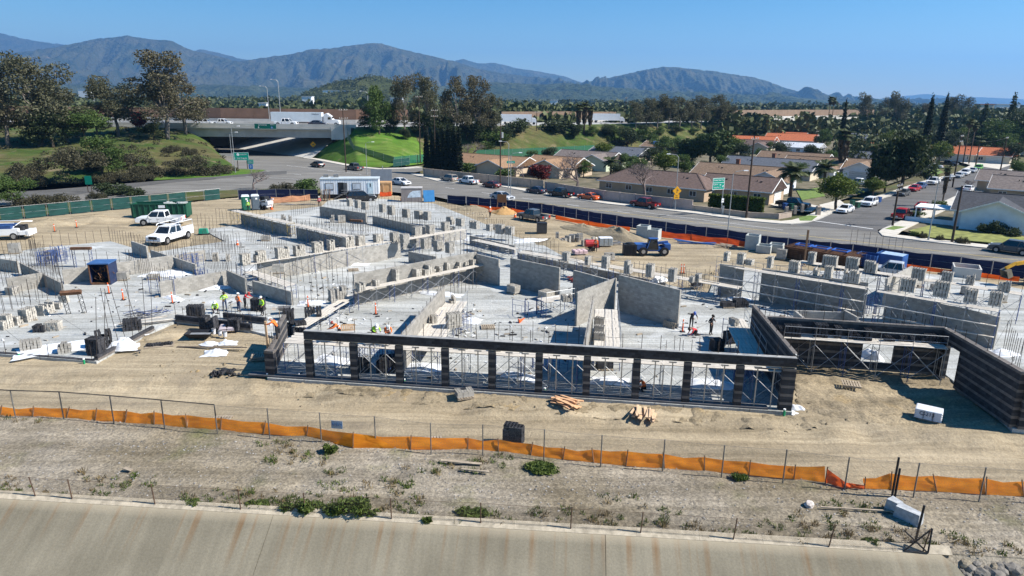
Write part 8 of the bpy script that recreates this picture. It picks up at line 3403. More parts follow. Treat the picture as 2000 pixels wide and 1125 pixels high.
def crumple(label,px,rx,ry,h,rz=0.0,z=ZS,seed=0,m=None,name='plastic_sheet'):
 p=at(px[0],px[1],z)
 n=22
 vs,fs=[],[]
 for i in range(n+1):
  for j in range(n+1):
   u,v=2*i/n-1,2*j/n-1
   r=math.sqrt(u*u+v*v)
   e=1+(float(fbm(np.array(math.atan2(v,u)*1.3+seed),np.array(seed*1.7),3))-0.5)*0.7
   k=float(fbm(np.array(u*2.6+seed),np.array(v*2.6-seed),4))
   zz=h*0.75*min(1,max(0,1.9*(1-r)))*(0.35+1.1*k)+0.02+abs(k-0.5)*0.16
   if max(abs(u),abs(v))>0.95:
    zz=0.015
   vs.append((u*rx*e,v*ry*e,zz))
 for i in range(n):
  for j in range(n):
   a=i*(n+1)+j
   fs.append((a,a+n+1,a+n+2,a+1))
 mb=MB()
 mb.add(vs,fs)
 o=mb.build(name,m or M_PLAST,loc=p,rz=rz,smooth=True)
 return tag(o,label,'plastic sheet','plastic sheeting on the site')
SHEETS=[
 ('crumpled white sheet on the dirt in front of the long timber',(420,690),0.9,0.7,0.32,0.0),
 ('white sheet lying on the long dark timber, left',(410,672),0.7,0.5,0.22,0.0),
 ('white sheet lying on the long dark timber, right',(445,671),0.7,0.5,0.3,0.0),
 ('pale sheet draped over charcoal block on the left slab',(238,680),1.1,0.8,1.05,ZS),
 ('flat clear sheet on the front of the left slab',(110,680),2.8,1.4,0.05,ZS),
 ('white sheet at the foot of the wall behind the workers, left',(340,583),1.6,0.5,0.3,ZS),
 ('white sheet at the foot of the wall behind the workers, right',(425,563),1.8,0.6,0.3,ZS),
 ('rumpled white sheet on the slab below the pale wall',(330,535),2.6,1.2,0.3,ZS),
 ('white sheet bundle outside the right end of the colonnade',(1553,800),0.8,0.4,0.4,-0.2),
 ('long white sheet along the colonnade right footing',(1505,800),1.4,0.35,0.25,-0.1),
 ('white sheet inside the last colonnade bays',(1390,752),1.9,0.9,0.35,ZS),
 ('white sheet inside the fourth colonnade bay',(830,718),1.6,0.8,0.3,ZS),
 ('white sheet inside the first colonnade bay',(650,705),1.4,0.8,0.3,ZS),
 ('white sheet inside the sixth colonnade bay',(1010,735),1.5,0.7,0.3,ZS),
 ('white sheet inside the eighth colonnade bay',(1190,745),1.4,0.7,0.3,ZS),
 ('white sheet at the foot of the diagonal wall scaffold',(920,628),1.0,0.8,0.3,ZS),
 ('white sheet along the central wall foot',(860,575),2.4,0.6,0.25,ZS),
 ('white sheet along the wall foot in the central room',(680,518),2.6,0.5,0.25,ZS),
 ('white sheet at the foot of the right scaffold, left',(1440,585),1.6,0.5,0.3,ZS),
 ('white sheet bundle on the slender tower platform',(1285,549),1.2,0.6,0.7,ZS+0.8),
 ('white sheet in the recess window opening',(1702,700),0.9,0.4,0.9,ZS),
 ('white sheet by the stepped boards',(610,592),1.2,0.7,0.3,ZS),
 ('white sheet on the far slab below the stacks',(930,470),2.2,1.0,0.2,ZS),
 ('white sheet between the far block stacks',(1040,470),2.6,1.2,0.3,ZS),
 ('white sheet on the slab inside the right wing',(1600,632),1.6,0.8,0.3,ZS),
 ('white sheet at the end of the right wing wall',(1960,690),1.0,0.8,0.3,ZS),
]
for k,(lab,px,rx,ry,h,z)in enumerate(SHEETS):
 crumple(lab,px,rx,ry,h,rnd.uniform(-.6,.6),z,k*2.3)
t=prop('concrete_block_pair','two pale broken concrete blocks lying on the gravel','concrete block',(1765,1010),-1.05,HZ,scale=0.72)
for k,(x,y,l)in enumerate(((-0.85,0.1,0.9),(0.35,-0.1,1.7))):
 mb=MB()
 vs=[(-l/2,-.4,0),(l/2,-.4,0),(l/2,.4,0),(-l/2,.4,0),(-l/2+.06,-.33,.85),(l/2-.05,-.36,.92),(l/2-.02,.34,.84),(-l/2+.1,.3,.95)]
 mb.add(vs,[(3,2,1,0),(4,5,6,7),(0,1,5,4),(1,2,6,5),(2,3,7,6),(3,0,4,7)])
 o=mb.build('block',mat('pale_block_concrete',(0.40,0.41,0.415),0.9,0.2,3,0.3),t,loc=(x,y,0),rz=0.12*k)
def rock(label,p,s,seed,m,group='rocks on the channel slope'):
 bm=bmesh.new()
 bmesh.ops.create_icosphere(bm,subdivisions=2,radius=1)
 r=random.Random(seed)
 for v in bm.verts:
  k=1+r.uniform(-0.18,0.18)
  v.co=Vector((v.co.x*s*k*1.2,v.co.y*s*k,v.co.z*s*0.7*k))
 me=bpy.data.meshes.new('rock')
 bm.to_mesh(me)
 bm.free()
 me.materials.append(m)
 o=link('rock',me,loc=p,rz=r.random()*6)
 return tag(o,label,'rock',group)
M_ROCK=mat('grey_rock',(0.17,0.155,0.135),0.9,0.3,4,0.3)
M_ROCKP=mat('pale_rock',(0.50,0.45,0.41),0.9,0.2,4,0.3)
rock('pale boulder on the gravel left of the concrete blocks',at(1580,987,HZ)+UP*0.05,0.26,1,M_ROCKP,None)
for k,x in enumerate(sorted(rnd.uniform(1862,2010)for _ in range(46))):
 y=rnd.uniform(1072,1130)
 p=at(x,y,-1.0)
 for _ in range(8):
  p=at(x,y,-0.85-max(0,(p-CE0).dot(ce_n))/1.75)
 p.z+=0.06
 rock('%s rock from the left on the slope past the concrete bank'%ORD[k].capitalize(),p,rnd.uniform(0.10,0.38),100+k,M_ROCK if rnd.random()<.85 else M_GRAVEL)
t=prop('fence_plate','small white plate with blue scrawl on the chain-link fence','sign',(661,865),0,HZ)
t.rotation_euler=(0,0,ang(at(628,864),at(734,872)))
mb=MB()
mb.box((0,-0.05,1.25),(0.72,0.02,0.52))
mb.build('plate',mat('plate_pale',(0.42,0.46,0.52),0.6),t)
mb=MB()
pp=[(-.3,1.2),(-.25,1.4),(-.18,1.15),(-.1,1.38),(-.02,1.15),(.05,1.4),(.1,1.2),(.2,1.38),(.28,1.15),(.3,1.35)]
mb.tube([(x,-0.07,z)for x,z in pp],0.025,4)
mb.build('scrawl',M_SIGNB,t)
t=prop('steel_storage_box','open blue steel box full of rusty fittings on the left slab','storage box',(205,552),0.12,ZS)
mb=MB()
for s in(-1,1):
 mb.box((s*1.0,0,1.15),(0.1,2.0,2.3))
mb.box((0,0.98,1.15),(1.9,0.06,2.3))
mb.build('side',mat('box_navy',(0.018,0.03,0.075),0.5),t)
mb=MB()
mb.box((0,0,2.34),(2.2,2.1,0.12))
mb.build('lid',mat('box_blue_lid',(0.05,0.12,0.28),0.5),t)
mb=MB()
mb.box((0,0,0.12),(1.9,1.9,0.2))
for k in range(30):
 a=Vector((rnd.uniform(-.85,.85),rnd.uniform(-.9,.2),rnd.uniform(.2,1.8)))
 mb.bar(a,a+Vector((rnd.uniform(-.5,.5),rnd.uniform(-.2,.2),rnd.uniform(-.5,.5))),0.06)
mb.build('fittings',M_RUST,t,kind='stuff')
mb=MB()
for x in(-0.95,0.95):
 mb.bar((x,-1.02,0.2),(x,-1.02,2.2),0.1)
mb.build('frame',M_RUST,t)
def lattice(label,px,w,h,rz,z=ZS,tilt=0.0,col=M_TUBEB,top=True):
 t=prop('door_frame',label,'steel frame',px,rz,z)
 for s in(-1,1):
  mb=MB()
  x=s*w/2
  for dx in(-0.16,0.16):
   mb.tube([(x+dx,0,0),(x+dx,0,h)],0.03,5)
  for k in range(8):
   a=h*k/8
   mb.tube([(x-0.16 if k%2 else x+0.16,0,a),(x+0.16 if k%2 else x-0.16,0,a+h/8)],0.02,4)
  mb.build('leg',col,t)
 mb=MB()
 mb.box((0,0,h),(w+0.4,0.4,0.3))
 mb.build('head',M_RUST,t)
 t.rotation_euler=(tilt,0,rz)
 return t
lattice('rusty topped blue lattice frame on the far left slab',(164,522),1.9,2.3,0.1)
lattice('grey lattice frame in the far left room',(697,458),1.6,2.1,-0.3,col=M_STEEL)
t=lattice('leaning black lattice ladder rack on the left slab',(150,612),1.3,2.4,0.35,tilt=0.35,col=M_TRIM)
for lab,px,w,n in(('tangle of blue scaffold frames on the far left slab',(95,520),1.6,10),('loose scaffold frames behind the leaning ladder rack',(120,510),1.4,7),('blue scaffold frames stacked by the short shaded wall',(365,525),1.5,8),('scaffold frames standing by the wall behind the workers',(390,560),1.5,6),('scaffold frames standing left of the doorway gap',(330,575),1.2,5),('scaffold frames at the foot of the diagonal wall',(880,655),1.4,6),('blue scaffold frames in the gap of the right wing',(1705,612),1.2,6),('scaffold frames inside the last colonnade bays',(1440,745),1.6,6),('scaffold frames inside the middle colonnade bays',(1095,725),1.6,6),('scaffold frames inside the left colonnade bays',(740,700),1.6,6),('scaffold frames by the free wall end',(1050,622),1.2,4)):
 t=prop('scaffold_bundle',lab,'scaffold parts',px,rnd.uniform(-.3,.5),ZS)
 fmx=frame_mesh(1.7,1.3,M_TUBEB)
 for k in range(n):
  link('frame',fmx,t,loc=(rnd.uniform(-w,w),rnd.uniform(-.5,.5),0),rz=rnd.uniform(-.5,.9))
t=prop('rebar_bundle','tangled pile of scaffold braces and bars on planks','steel bundle',(292,623),0.5,ZS)
for k in range(60):
 mb=MB()
 a=Vector((rnd.uniform(-1.6,1.6),rnd.uniform(-.5,.5),rnd.uniform(.3,.9)))
 d=Vector((rnd.uniform(-1,1),rnd.uniform(-.3,.3),rnd.uniform(-.15,.15)))
 mb.tube([a-d,a+d],0.025,4)
 mb.build('bar',M_STEEL if k%3 else M_TUBEB,t)
for lab,px in(('orange delineator on the slab, left of the pair',(213,573)),('orange delineator on the slab, right of the pair',(241,586)),('orange delineator left of the workers',(337,592)),('orange delineator behind the charcoal blocks',(602,600)),('orange delineator at the central wall foot',(734,614)),('orange delineator by the kneeling worker in red',(1333,648)),('orange delineator pair by the slender towers, left',(1330,534)),('orange delineator pair by the slender towers, right',(1335,534)),('orange delineator by the service truck',(107,452)),('orange delineator left of the green dumpster',(150,444)),('orange delineator beside the grey brown cabinet',(783,395))):
 t=prop('delineator',lab,'delineator',px,0,ZS if px[1]>480 else 0.0,group='orange delineators')
 mb=MB()
 mb.tube([(0,0,0.05),(0,0,1.15)],0.07,8,0.05)
 mb.build('tube',M_ORNG,t)
 mb=MB()
 mb.box((0,0,0.03),(0.4,0.4,0.06))
 mb.build('base',M_TRIM,t)
 mb=MB()
 mb.cyl((0,0,0.85),0.075,0.1,8)
 mb.build('band',M_SIGNW,t)
for lab,px in(('orange cone on the far slab',(464,480)),('orange cone beside the skid steer',(531,409)),('orange cone beside the dark grey pickup',(1006,424)),('orange cone behind the black pickup on the street',(1113,386))):
 t=prop('traffic_cone',lab,'cone',px,0,0.05,scale=1.1,group='traffic cones')
 mb=MB()
 mb.cyl((0,0,0.04),0.2,0.7,10,0.03)
 mb.build('cone',M_ORNG,t)
 mb=MB()
 mb.box((0,0,0.02),(0.45,0.45,0.05))
 mb.build('base',M_ORNG,t)
 mb=MB()
 mb.cyl((0,0,0.4),0.118,0.12,10,0.095)
 mb.build('band',M_SIGNW,t)
t=prop('fallen_cone','fallen orange cone on the slab in front of the free wall','cone',(1014,630),0.3,ZS)
mb=MB()
mb.tube([(0,0,0.1),(0.55,0.1,0.35)],0.16,10,0.03)
mb.build('cone',M_ORNG,t)
mb=MB()
mb.box((-0.02,0,0.12),(0.06,0.4,0.4))
mb.build('base',M_ORNG,t)
for k,px in enumerate(((38,700),(165,712),(523,741),(790,752),(1064,770),(1348,792),(1531,812),(1990,842))):
 t=prop('pipe_stub','green pipe stub with white cap at the building front, %s from the left'%ORD[k],'pipe',px,0,-0.1,group='green pipe stubs')
 mb=MB()
 mb.cyl((0,0,0),0.075,0.42,10)
 mb.build('pipe',mat('pipe_green',(0.02,0.30,0.12),0.5),t)
 mb=MB()
 mb.cyl((0,0,0.42),0.08,0.08,10)
 mb.build('cap',M_SIGNW,t)
t=prop('compressor','teal green tarp covered machine by the concrete pit','machine',(398,458),0.1)
mb=MB()
mb.box((0,0,0.5),(1.3,0.8,0.8),taper=0.8)
mb.build('cover',mat('teal_tarp',(0.02,0.28,0.18),0.6),t)
mb=MB()
mb.box((0.1,-0.1,0.12),(1.6,0.9,0.15))
mb.build('skid',M_TRIM,t)
sheet('pit_earth',[(372,481),(440,472),(412,457),(378,462)],0.02,M_SPOIL)
for lab,px,m in(('blue wheelie bin behind the white vehicle',(1716,395),M_BLUEP),('green wheelie bin by the corner tree, left',(1664,402),M_GREEN),('green wheelie bin by the corner tree, right',(1674,406),M_GREEN),('blue wheelie bin in the corner driveway',(1533,408),M_BLUEP),('dark green wheelie bin in the corner driveway',(1545,409),M_GREEN),('blue bin on the far driveway',(1915,331),M_BLUEP)):
 t=prop('wheelie_bin',lab,'bin',px,0.4,0.15,group='wheelie bins')
 mb=MB()
 mb.box((0,0,0.55),(0.62,0.7,1.0),taper=1.12)
 mb.build('body',m,t)
 mb=MB()
 mb.box((0,0,1.08),(0.74,0.84,0.08))
 mb.build('lid',m,t)
 for s in(-1,1):
  mb=MB()
  mb.tube([(s*0.28,0.3,0.12),(s*0.34,0.3,0.12)],0.12,10)
  mb.build('wheel',M_TYRE,t)
# ================================================================== gravel, weeds
def scatter_pebbles():
 R_=np.random.RandomState(21)
 n=26000
 s=R_.uniform(-26,64,n)
 d=-R_.uniform(0.1,13.5,n)
 band=fbm(s*0.22,d*0.5,3)
 k=R_.rand(n)<np.clip((band-0.33)*3.0,0.12,1)
 s,d=s[k],d[k]
 x=CE0.x+ce_d.x*s+ce_n.x*d
 y=CE0.y+ce_d.y*s+ce_n.y*d
 ok=inpoly(x,y,gravel_poly)
 x,y=x[ok],y[ok]
 n=len(x)
 sz=0.014+0.06*R_.rand(n)**4
 base=np.array([[1,0,0],[0,1,0],[-1,0,0],[0,-1,0],[0,0,0.7]])
 F0_=np.array([[0,1,4],[1,2,4],[2,3,4],[3,0,4]])
 a=R_.uniform(0,6.28,n)
 ca,sa=np.cos(a),np.sin(a)
 bx=base[None,:,0]*R_.uniform(.7,1.5,(n,1))
 by=base[None,:,1]
 V=np.zeros((n,5,3))
 V[:,:,0]=x[:,None]+(bx*ca[:,None]-by*sa[:,None])*sz[:,None]
 V[:,:,1]=y[:,None]+(bx*sa[:,None]+by*ca[:,None])*sz[:,None]
 V[:,:,2]=-0.46+base[None,:,2]*sz[:,None]*1.3+0.02
 zz=z_gravel(x,y,x*math.cos(CEA)+y*math.sin(CEA),-x*math.sin(CEA)+y*math.cos(CEA))
 V[:,:,2]+=(zz+0.46)[:,None]
 F=(F0_[None]+(np.arange(n)*5)[:,None,None]).reshape(-1,3)
 me=nparr_mesh('pebbles',V.reshape(-1,3),F,mat('pebble_stone',(0.50,0.47,0.43),0.9,0.1,3,island=0.5))
 link('pebbles',me,kind='stuff')
scatter_pebbles()
def tufts(name,spots,m,h=0.3,blades=22,spread=0.22,z=HZ):
 R_=np.random.RandomState(len(spots)+3)
 V,F,o=[],[],0
 for(x,y,k)in spots:
  for b_ in range(int(blades*k)):
   a=R_.uniform(0,6.28)
   r=spread*k*math.sqrt(R_.rand())
   px_,py_=x+math.cos(a)*r,y+math.sin(a)*r
   hh=h*k*R_.uniform(0.5,1.1)
   l=R_.normal(0,0.35,2)*hh
   w=0.02+0.02*R_.rand()
   dx,dy=math.cos(a+1.5)*w,math.sin(a+1.5)*w
   V+=[(px_-dx,py_-dy,z),(px_+dx,py_+dy,z),(px_+l[0],py_+l[1],z+hh)]
   F.append((o,o+1,o+2))
   o+=3
 link(name,nparr_mesh(name,np.array(V),np.array(F),m),kind='stuff')
R9=np.random.RandomState(9)
sp=[]
for _ in range(2600):
 s_,d_=R9.uniform(-24,62),-R9.uniform(0.2,12.5)
 v=float(fbm(np.array(s_*0.16+3),np.array(d_*0.35),4))
 edge=math.exp(-(d_+1.2)**2/2.5)+0.6*math.exp(-(d_+11)**2/1.5)
 if v+0.24*edge>0.66:
  p=ce(s_,d_)
  if not inpoly(np.array([p.x]),np.array([p.y]),gravel_poly)[0]:
   continue
  sp.append((p.x,p.y,R9.uniform(0.5,1.2)))
tufts('weeds',sp[:len(sp)*2//3],LEAF['weed'],0.22,26,0.3)
tufts('dry_weeds',sp[len(sp)*2//3:],LEAF['straw'],0.25,24,0.3)
def litter(name,n,zones,m,s0,s1,z):
 mb=MB()
 R_=random.Random(n)
 for k in range(n):
  x0,y0,x1,y1=R_.choice(zones)
  q=(R_.uniform(x0,x1),R_.uniform(y0,y1))
  p=at(q[0],q[1],z)if z is not None else surf(*q)
  s=R_.uniform(s0,s1)*(1 if z is not None else 0.4+R_.random()**3)
  if name.endswith('clods'):
   a=R_.random()*6
   vs=[p+Vector((math.cos(a+i*1.57)*s*R_.uniform(.5,1),math.sin(a+i*1.57)*s*R_.uniform(.5,1),0))for i in range(4)]+[p+UP*s*0.6]
   mb.add(vs,[(0,1,4),(1,2,4),(2,3,4),(3,0,4)])
  else:
   mb.box((p.x,p.y,p.z+s*0.2),(s*R_.uniform(0.7,2.4),s*0.5,s*0.4),R_.random()*6)
 mb.build(name,m,kind='stuff')
ZN=[(0,500,300,690),(300,520,560,640),(450,440,700,560),(700,410,960,480),(600,560,700,640),(700,600,1100,660),(1000,560,1450,700),(1450,600,1700,660),(560,690,1500,740),(860,590,930,680)]
litter('grey_offcuts',420,ZN,M_CMU2,0.08,0.28,ZS)
litter('dark_offcuts',260,ZN,M_DARKB,0.08,0.30,ZS)
litter('wood_offcuts',90,ZN,M_GWOOD,0.08,0.35,ZS)
litter('pale_litter',160,ZN,M_SIGNW,0.06,0.22,ZS)
litter('dirt_clods',520,[(300,650,520,740),(520,748,1540,800),(1550,720,1950,830),(900,440,1400,540),(380,400,640,430)],M_MUD,0.06,0.22,None)
for k,(x,y,r,h,lab)in enumerate(((690,1003,1.0,0.85,'largest green bush on the channel edge'),(655,1003,0.7,0.6,'green bush left of the largest on the channel edge'),(605,1000,0.75,0.6,'feathery green bush near the bank crack'),(560,998,0.5,0.4,'small feathery green bush left of the bank crack'),(645,882,0.5,0.4,'small green plant below the sagging silt fence'),(920,1005,0.9,0.25,'low green weed patch by the middle fence post'),(1060,915,1.2,0.16,'flat green weed patch under the silt fence'),(500,990,0.7,0.3,'green weed patch left of the bushes'),(374,985,0.5,0.25,'green weed clump on the left channel edge'),(725,1008,0.4,0.35,'small green plant right of the largest bush'),(1700,1062,0.5,0.25,'green weed clump by the fallen gate'),(1445,935,0.5,0.25,'green weed clump under the right fence'),(835,1020,0.28,0.22,'dark green weed on the bank edge'))):
 p=at(x,y,HZ)
 t=thing('plant',lab,'plant',p)
 lob=[(rnd.uniform(-.6,.6)*r,rnd.uniform(-.3,.3)*r,h*rnd.uniform(.3,.6),r*.45,r*.35,h*.5)for _ in range(7)]
 V,F=leaves(blob_pts(lob,int(1500*r)),0.075,stretch=1.4)
 V[:,2]=np.maximum(V[:,2],0)
 link('foliage',nparr_mesh('foliage',V,F,LEAF['weed']),t)
 mb=MB()
 for l in lob:
  mb.tube([(0,0,0),l[:3]],0.012,4)
 mb.build('stem',M_BARK,t)
# ================================================================== people
M_SKIN=mat('skin',(0.36,0.20,0.13),0.6,0.06,5)
M_LIME=mat('hi_vis_lime',(0.42,0.78,0.04),0.7,0.08,4)
M_ORAN=mat('hi_vis_orange',(0.85,0.17,0.025),0.7,0.08,4)
M_REDS=mat('red_shirt',(0.62,0.05,0.06),0.7,0.08,4)
M_BLK=mat('dark_shirt',(0.018,0.02,0.026),0.8,0.1,4)
M_JEAN=mat('blue_jeans',(0.03,0.05,0.11),0.85,0.15,6)
M_DKTR=mat('dark_trousers',(0.016,0.017,0.02),0.85,0.15,6)
M_BOOT=mat('work_boots',(0.07,0.045,0.03),0.8,0.1,5)
M_HATW=mat('hard_hat_white',(0.80,0.80,0.78),0.35,0.03,3)
M_HATR=mat('cap_red',(0.30,0.04,0.03),0.7)
M_HATB=mat('hard_hat_blue',(0.05,0.10,0.35),0.4)
M_HAIR=mat('dark_hair',(0.015,0.012,0.01),0.8)
M_REFL=mat('reflective_band',(0.72,0.74,0.72),0.35,0.05,3)
POSES={
 'stand':dict(pelvis=(0,0,.95),spine=(0,.01,1.15),chest=(0,.01,1.36),neck=(0,0,1.49),head=(0,-.03,1.63),sh=((-.19,.01,1.41),(.19,.01,1.41)),el=((-.27,.04,1.13),(.27,.03,1.13)),wr=((-.24,-.13,.95),(.23,-.14,.96)),hip=((-.1,0,.92),(.1,0,.92)),kn=((-.12,-.03,.5),(.12,-.02,.5)),an=((-.14,.03,.09),(.14,.02,.09))),
 'hips':dict(pelvis=(0,0,.95),spine=(0,.02,1.15),chest=(0,.02,1.36),neck=(0,0,1.49),head=(0,-.05,1.62),sh=((-.19,.02,1.41),(.19,.02,1.41)),el=((-.33,.06,1.18),(.30,-.08,1.2)),wr=((-.16,-.08,1.02),(.12,-.26,1.22)),hip=((-.1,0,.92),(.1,0,.92)),kn=((-.14,-.05,.5),(.11,.02,.5)),an=((-.17,.0,.09),(.13,.06,.09))),
 'walk':dict(pelvis=(0,0,.94),spine=(0,-.01,1.14),chest=(0,-.03,1.35),neck=(0,-.05,1.48),head=(0,-.08,1.61),sh=((-.19,-.03,1.4),(.19,-.03,1.4)),el=((-.25,.12,1.16),(.25,-.12,1.15)),wr=((-.24,.02,.93),(.22,-.28,.98)),hip=((-.1,0,.91),(.1,0,.91)),kn=((-.11,-.2,.52),(.11,.05,.5)),an=((-.12,-.22,.09),(.12,.32,.16))),
 'bend':dict(pelvis=(0,.12,.93),spine=(0,-.04,1.06),chest=(0,-.25,1.12),neck=(0,-.38,1.13),head=(0,-.5,1.14),sh=((-.19,-.29,1.12),(.19,-.29,1.12)),el=((-.24,-.42,.86),(.24,-.45,.88)),wr=((-.18,-.62,.72),(.18,-.66,.74)),hip=((-.1,.1,.9),(.1,.1,.9)),kn=((-.13,.02,.49),(.13,.0,.49)),an=((-.14,.1,.09),(.14,.08,.09))),
 'lean':dict(pelvis=(0,.06,.94),spine=(0,-.03,1.12),chest=(0,-.16,1.28),neck=(0,-.27,1.37),head=(0,-.38,1.44),sh=((-.19,-.18,1.32),(.19,-.18,1.32)),el=((-.24,-.38,1.14),(.24,-.42,1.16)),wr=((-.15,-.62,1.06),(.15,-.68,1.1)),hip=((-.1,.05,.91),(.1,.05,.91)),kn=((-.14,-.03,.5),(.12,.03,.5)),an=((-.15,.02,.09),(.15,.12,.09))),
 'crouch':dict(pelvis=(0,.12,.42),spine=(0,.05,.62),chest=(0,-.06,.82),neck=(0,-.14,.93),head=(0,-.22,1.04),sh=((-.19,-.08,.86),(.19,-.08,.86)),el=((-.26,-.28,.66),(.26,-.3,.66)),wr=((-.14,-.5,.5),(.14,-.52,.5)),hip=((-.11,.1,.4),(.11,.1,.4)),kn=((-.2,-.3,.48),(.2,-.3,.46)),an=((-.17,-.1,.09),(.17,-.06,.09))),
 'kneel':dict(pelvis=(0,.15,.42),spine=(0,0,.55),chest=(0,-.22,.6),neck=(0,-.36,.62),head=(0,-.49,.62),sh=((-.19,-.26,.61),(.19,-.26,.61)),el=((-.25,-.36,.36),(.25,-.4,.36)),wr=((-.2,-.55,.14),(.2,-.6,.14)),hip=((-.1,.13,.4),(.1,.13,.4)),kn=((-.14,-.12,.1),(.14,-.1,.1)),an=((-.14,.3,.08),(.14,.32,.08))),
}
def person(label,px,pose,yaw,top,legs=None,hat=None,z=ZS,band=True,scale=1.05,pos=None):
 legs=legs or M_JEAN
 P=POSES[pose]
 verts,edges,rad,zone=[],[],[],[]
 def v(p,r,zn):
  verts.append(Vector(p))
  rad.append(r)
  zone.append(zn)
  return len(verts)-1
 pe=v(P['pelvis'],.135,1)
 sp_=v(P['spine'],.125,0)
 ch=v(P['chest'],.14,0)
 ne=v(P['neck'],.06,2)
 hd_=v(P['head'],.095,2)
 hv=(Vector(P['head'])-Vector(P['neck'])).normalized()
 ht=v(Vector(P['head'])+hv*0.08,.085,2)
 edges+=[(pe,sp_),(sp_,ch),(ch,ne),(ne,hd_),(hd_,ht)]
 hands=[]
 for k in(0,1):
  s=v(P['sh'][k],.075,0)
  e=v(P['el'][k],.052,0)
  w=v(P['wr'][k],.036,2)
  d=(Vector(P['wr'][k])-Vector(P['el'][k])).normalized()
  h=v(Vector(P['wr'][k])+d*0.07,.04,2)
  hands.append((Vector(P['wr'][k])+d*0.09,d))
  edges+=[(ch,s),(s,e),(e,w),(w,h)]
  hp=v(P['hip'][k],.10,1)
  kn=v(P['kn'][k],.072,1)
  an=v(P['an'][k],.05,3)
  kd=Vector((0,-1,0))
  if pose=='kneel':
   to=v(Vector(P['an'][k])+Vector((0,.16,-.03)),.04,3)
  else:
   to=v(Vector(P['an'][k])+Vector((0,-.17,-.045)),.042,3)
  edges+=[(pe,hp),(hp,kn),(kn,an),(an,to)]
 me=bpy.data.meshes.new('body')
 me.from_pydata([tuple(q)for q in verts],edges,[])
 tmp=bpy.data.objects.new('tmp_body',me)
 COL.objects.link(tmp)
 md=tmp.modifiers.new('skin','SKIN')
 md.use_smooth_shade=True
 for i,sv in enumerate(me.skin_vertices[0].data):
  sv.radius=(rad[i],rad[i]*(0.8 if i in(pe,sp_,ch)else 1.0))
  sv.use_root=(i==pe)
 tmp.modifiers.new('sub','SUBSURF').levels=1
 tmp.modifiers['sub'].render_levels=1
 dg=bpy.context.evaluated_depsgraph_get()
 dg.update()
 body=bpy.data.meshes.new_from_object(tmp.evaluated_get(dg))
 bpy.data.objects.remove(tmp)
 bm=bmesh.new()
 bm.from_mesh(body)
 def add_tube(pts,r):
  mb=MB()
  mb.tube(pts,r,5,r*0.7)
  vs=[bm.verts.new(q)for q in mb.v]
  for f in mb.f:
   bm.faces.new([vs[i]for i in f])
 for(hp_,d),sgn in zip(hands,(-1,1)):
  side=d.cross(Vector((sgn,0,0.2))).normalized()
  curl=Vector((-sgn,0,0))*0.5
  for q,ln in((-.027,.075),(-.009,.085),(.009,.08),(.027,.062)):
   a=hp_+side*q
   add_tube([a,a+d*ln*0.55,a+(d+curl).normalized()*ln],.0095)
  a=hp_-d*0.04+side*0.03
  add_tube([a,a+(side+d*0.6).normalized()*0.06],.011)
 hc=Vector(P['head'])
 face=Vector((0,-1,0))if pose in('stand','hips','walk','crouch')else(Vector((0,-0.5,-0.85)).normalized())
 add_tube([hc+face*0.085,hc+face*0.118+UP*-0.01],.014)
 for s in(-1,1):
  add_tube([hc+Vector((s*0.088,0.0,0.0)),hc+Vector((s*0.105,0.012,0.012))],.02)
 bm.to_mesh(body)
 bm.free()
 for m_ in(top,legs,M_SKIN,M_BOOT):
  body.materials.append(m_)
 segs=[(verts[a],verts[b_],zone[b_]if zone[b_]!=0 or zone[a]==0 else(zone[b_]))for a,b_ in edges]
 for p in body.polygons:
  c=p.center
  best,bz=1e9,0
  for a,b_,zn in segs:
   ab=b_-a
   t_=max(0,min(1,(c-a).dot(ab)/max(1e-9,ab.length_squared)))
   dd=(c-(a+ab*t_)).length
   if dd<best:
    best=dd
    bz=zn
    if zn==2 and t_<0.45 and(a-verts[ch]).length<1e-6:
     bz=0
    if zn==2 and any((b_-verts[q]).length<1e-6 for q in range(len(verts))if zone[q]==2)and t_<0.8 and a in[verts[e_]for e_ in range(len(verts))if zone[e_]==0]and(a-verts[ch]).length>1e-6:
     bz=0
    if zn==3 and t_<0.75 and zone[[i for i,q in enumerate(verts)if q==a][0]]==1:
     bz=1
  p.material_index=bz
  p.use_smooth=True
 p0=pos if pos is not None else at(px[0],px[1],z)
 t=thing('person',label,'person',p0,yaw,scale=scale)
 link('body',body,t)
 hm_=hat or M_HATW
 tip=hc+hv*0.06
 mb=MB()
 q=hv.to_track_quat('Z','Y').to_matrix().to_4x4()
 rings=[]
 n=12
 vs,fs=[],[]
 for j,(r,h)in enumerate(((.125,0.0),(.122,.045),(.10,.09),(.06,.118),(.0,.128))):
  for i in range(n):
   a=2*PI*i/n
   vs.append(q@Vector((r*math.cos(a),r*math.sin(a)*1.12,h))+tip)
 for j in range(4):
  for i in range(n):
   a,b_=j*n+i,j*n+(i+1)%n
   fs.append((a,b_,b_+n,a+n))
 mb.add(vs,fs)
 o=mb.build('hard_hat',hm_,t,smooth=True)
 mb=MB()
 mb.add([q@Vector((x,y,0.0))+tip for x,y in((-.11,-.06),(.11,-.06),(.09,-.2),(-.09,-.2))],[(0,1,2,3)])
 mb.build('brim',hm_,o)
 if band:
  mb=MB()
  a,b_=Vector(P['spine']),Vector(P['chest'])
  dirv=(b_-a).normalized()
  qq=dirv.to_track_quat('Z','Y').to_matrix().to_4x4()
  for f in(0.1,0.85):
   c=a.lerp(b_,f)
   vs=[]
   for zz in(-.025,.025):
    for i in range(12):
     an_=2*PI*i/12
     vs.append(qq@Vector((0.168*math.cos(an_),0.14*math.sin(an_),zz))+c)
   mb.add(vs,[(i,(i+1)%12,(i+1)%12+12,i+12)for i in range(12)])
  mb.build('reflective_band',M_REFL,t)
 return t
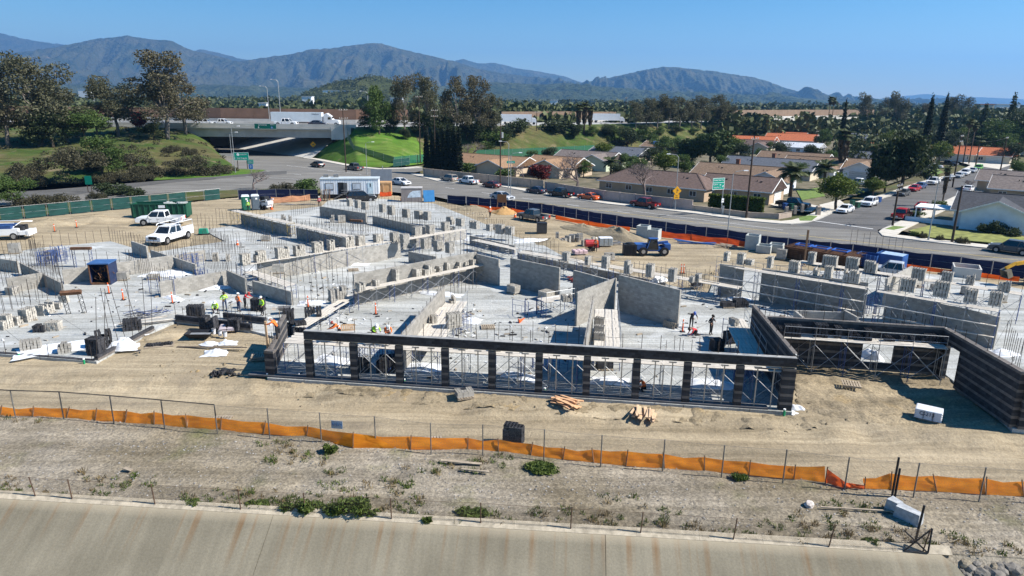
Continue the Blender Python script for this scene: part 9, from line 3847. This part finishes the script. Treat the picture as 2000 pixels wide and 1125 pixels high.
PLT=lambda px:on_line(F0,F1,px)+fn*1.5+UP*(2.62-ZS)
person('worker in lime vest and jeans standing on the slab, reading papers',(440,606),'hips',0.5,M_LIME,hat=M_HAIR)
person('worker in lime vest crouching on the slab left of the others',(422,611),'crouch',0.3,M_LIME,M_DKTR)
person('worker in orange vest standing with his back turned',(467,609),'stand',2.6,M_ORAN)
person('worker in orange and red top with a red cap',(480,602),'lean',1.4,M_REDS,M_DKTR,M_HATR)
person('worker in lime vest standing beside the timber post',(513,616),'stand',-0.6,M_LIME,M_DKTR)
person('worker in orange shirt leaning over the corner wall on a plank',(541,662),'lean',1.5-PI,M_ORAN,M_DKTR,z=2.6,band=False)
person('worker in orange vest behind the left end of the colonnade',None,'lean',-1.2,M_ORAN,M_DKTR,M_HATR,pos=PLT(652))
person('worker in lime vest on the platform behind the beam',None,'lean',0.6,M_LIME,M_DKTR,pos=PLT(722))
person('worker in orange vest on the platform right of the lime vest',None,'lean',0.3,M_ORAN,M_DKTR,pos=PLT(748))
person('worker in orange crouching at a colonnade pier',(1256,768),'crouch',-1.2,M_ORAN,M_DKTR,z=-0.05,band=False)
person('worker in black standing with a raised arm on the slab',(1388,654),'hips',0.6,M_BLK,M_DKTR,M_HAIR,band=False)
person('worker in dark clothes with a blue hat bending at a crate',(1350,640),'lean',0.2,M_BLK,M_DKTR,M_HATB,band=False)
person('worker in red kneeling on the slab',(1357,655),'kneel',-1.3,M_REDS,M_DKTR,M_HAIR,band=False)
person('worker in orange vest walking on the dirt near the sand mound',(957,425),'walk',0.4,M_ORAN,M_DKTR,z=0.0,scale=1.1)
person('worker in orange vest beside the red mortar mixer',(1163,492),'stand',2.6,M_ORAN,M_DKTR,z=0.0,scale=1.1)
person('worker in orange vest standing by the office trailer',(624,404),'stand',0.4,M_REDS,M_DKTR,z=0.0,scale=1.1)
person('worker in lime vest standing in front of the portable toilets',(485,412),'stand',0.2,M_LIME,M_DKTR,z=0.0,scale=1.05)
mb=MB()
mb.box((0,9000,590),(40000,19400,1240))
hm=bpy.data.materials.new('haze_air')
hm.use_nodes=True
_nt=hm.node_tree
for n_ in list(_nt.nodes):
 if n_.type!='OUTPUT_MATERIAL':
  _nt.nodes.remove(n_)
pv=_nt.nodes.new('ShaderNodeVolumePrincipled')
pv.inputs['Color'].default_value=(0.22,0.52,1.0,1)
pv.inputs['Density'].default_value=0.00008
pv.inputs['Anisotropy'].default_value=0.2
_nt.links.new(pv.outputs[0],_nt.nodes['Material Output'].inputs['Volume'])
hz=mb.build('haze',hm,kind='stuff')
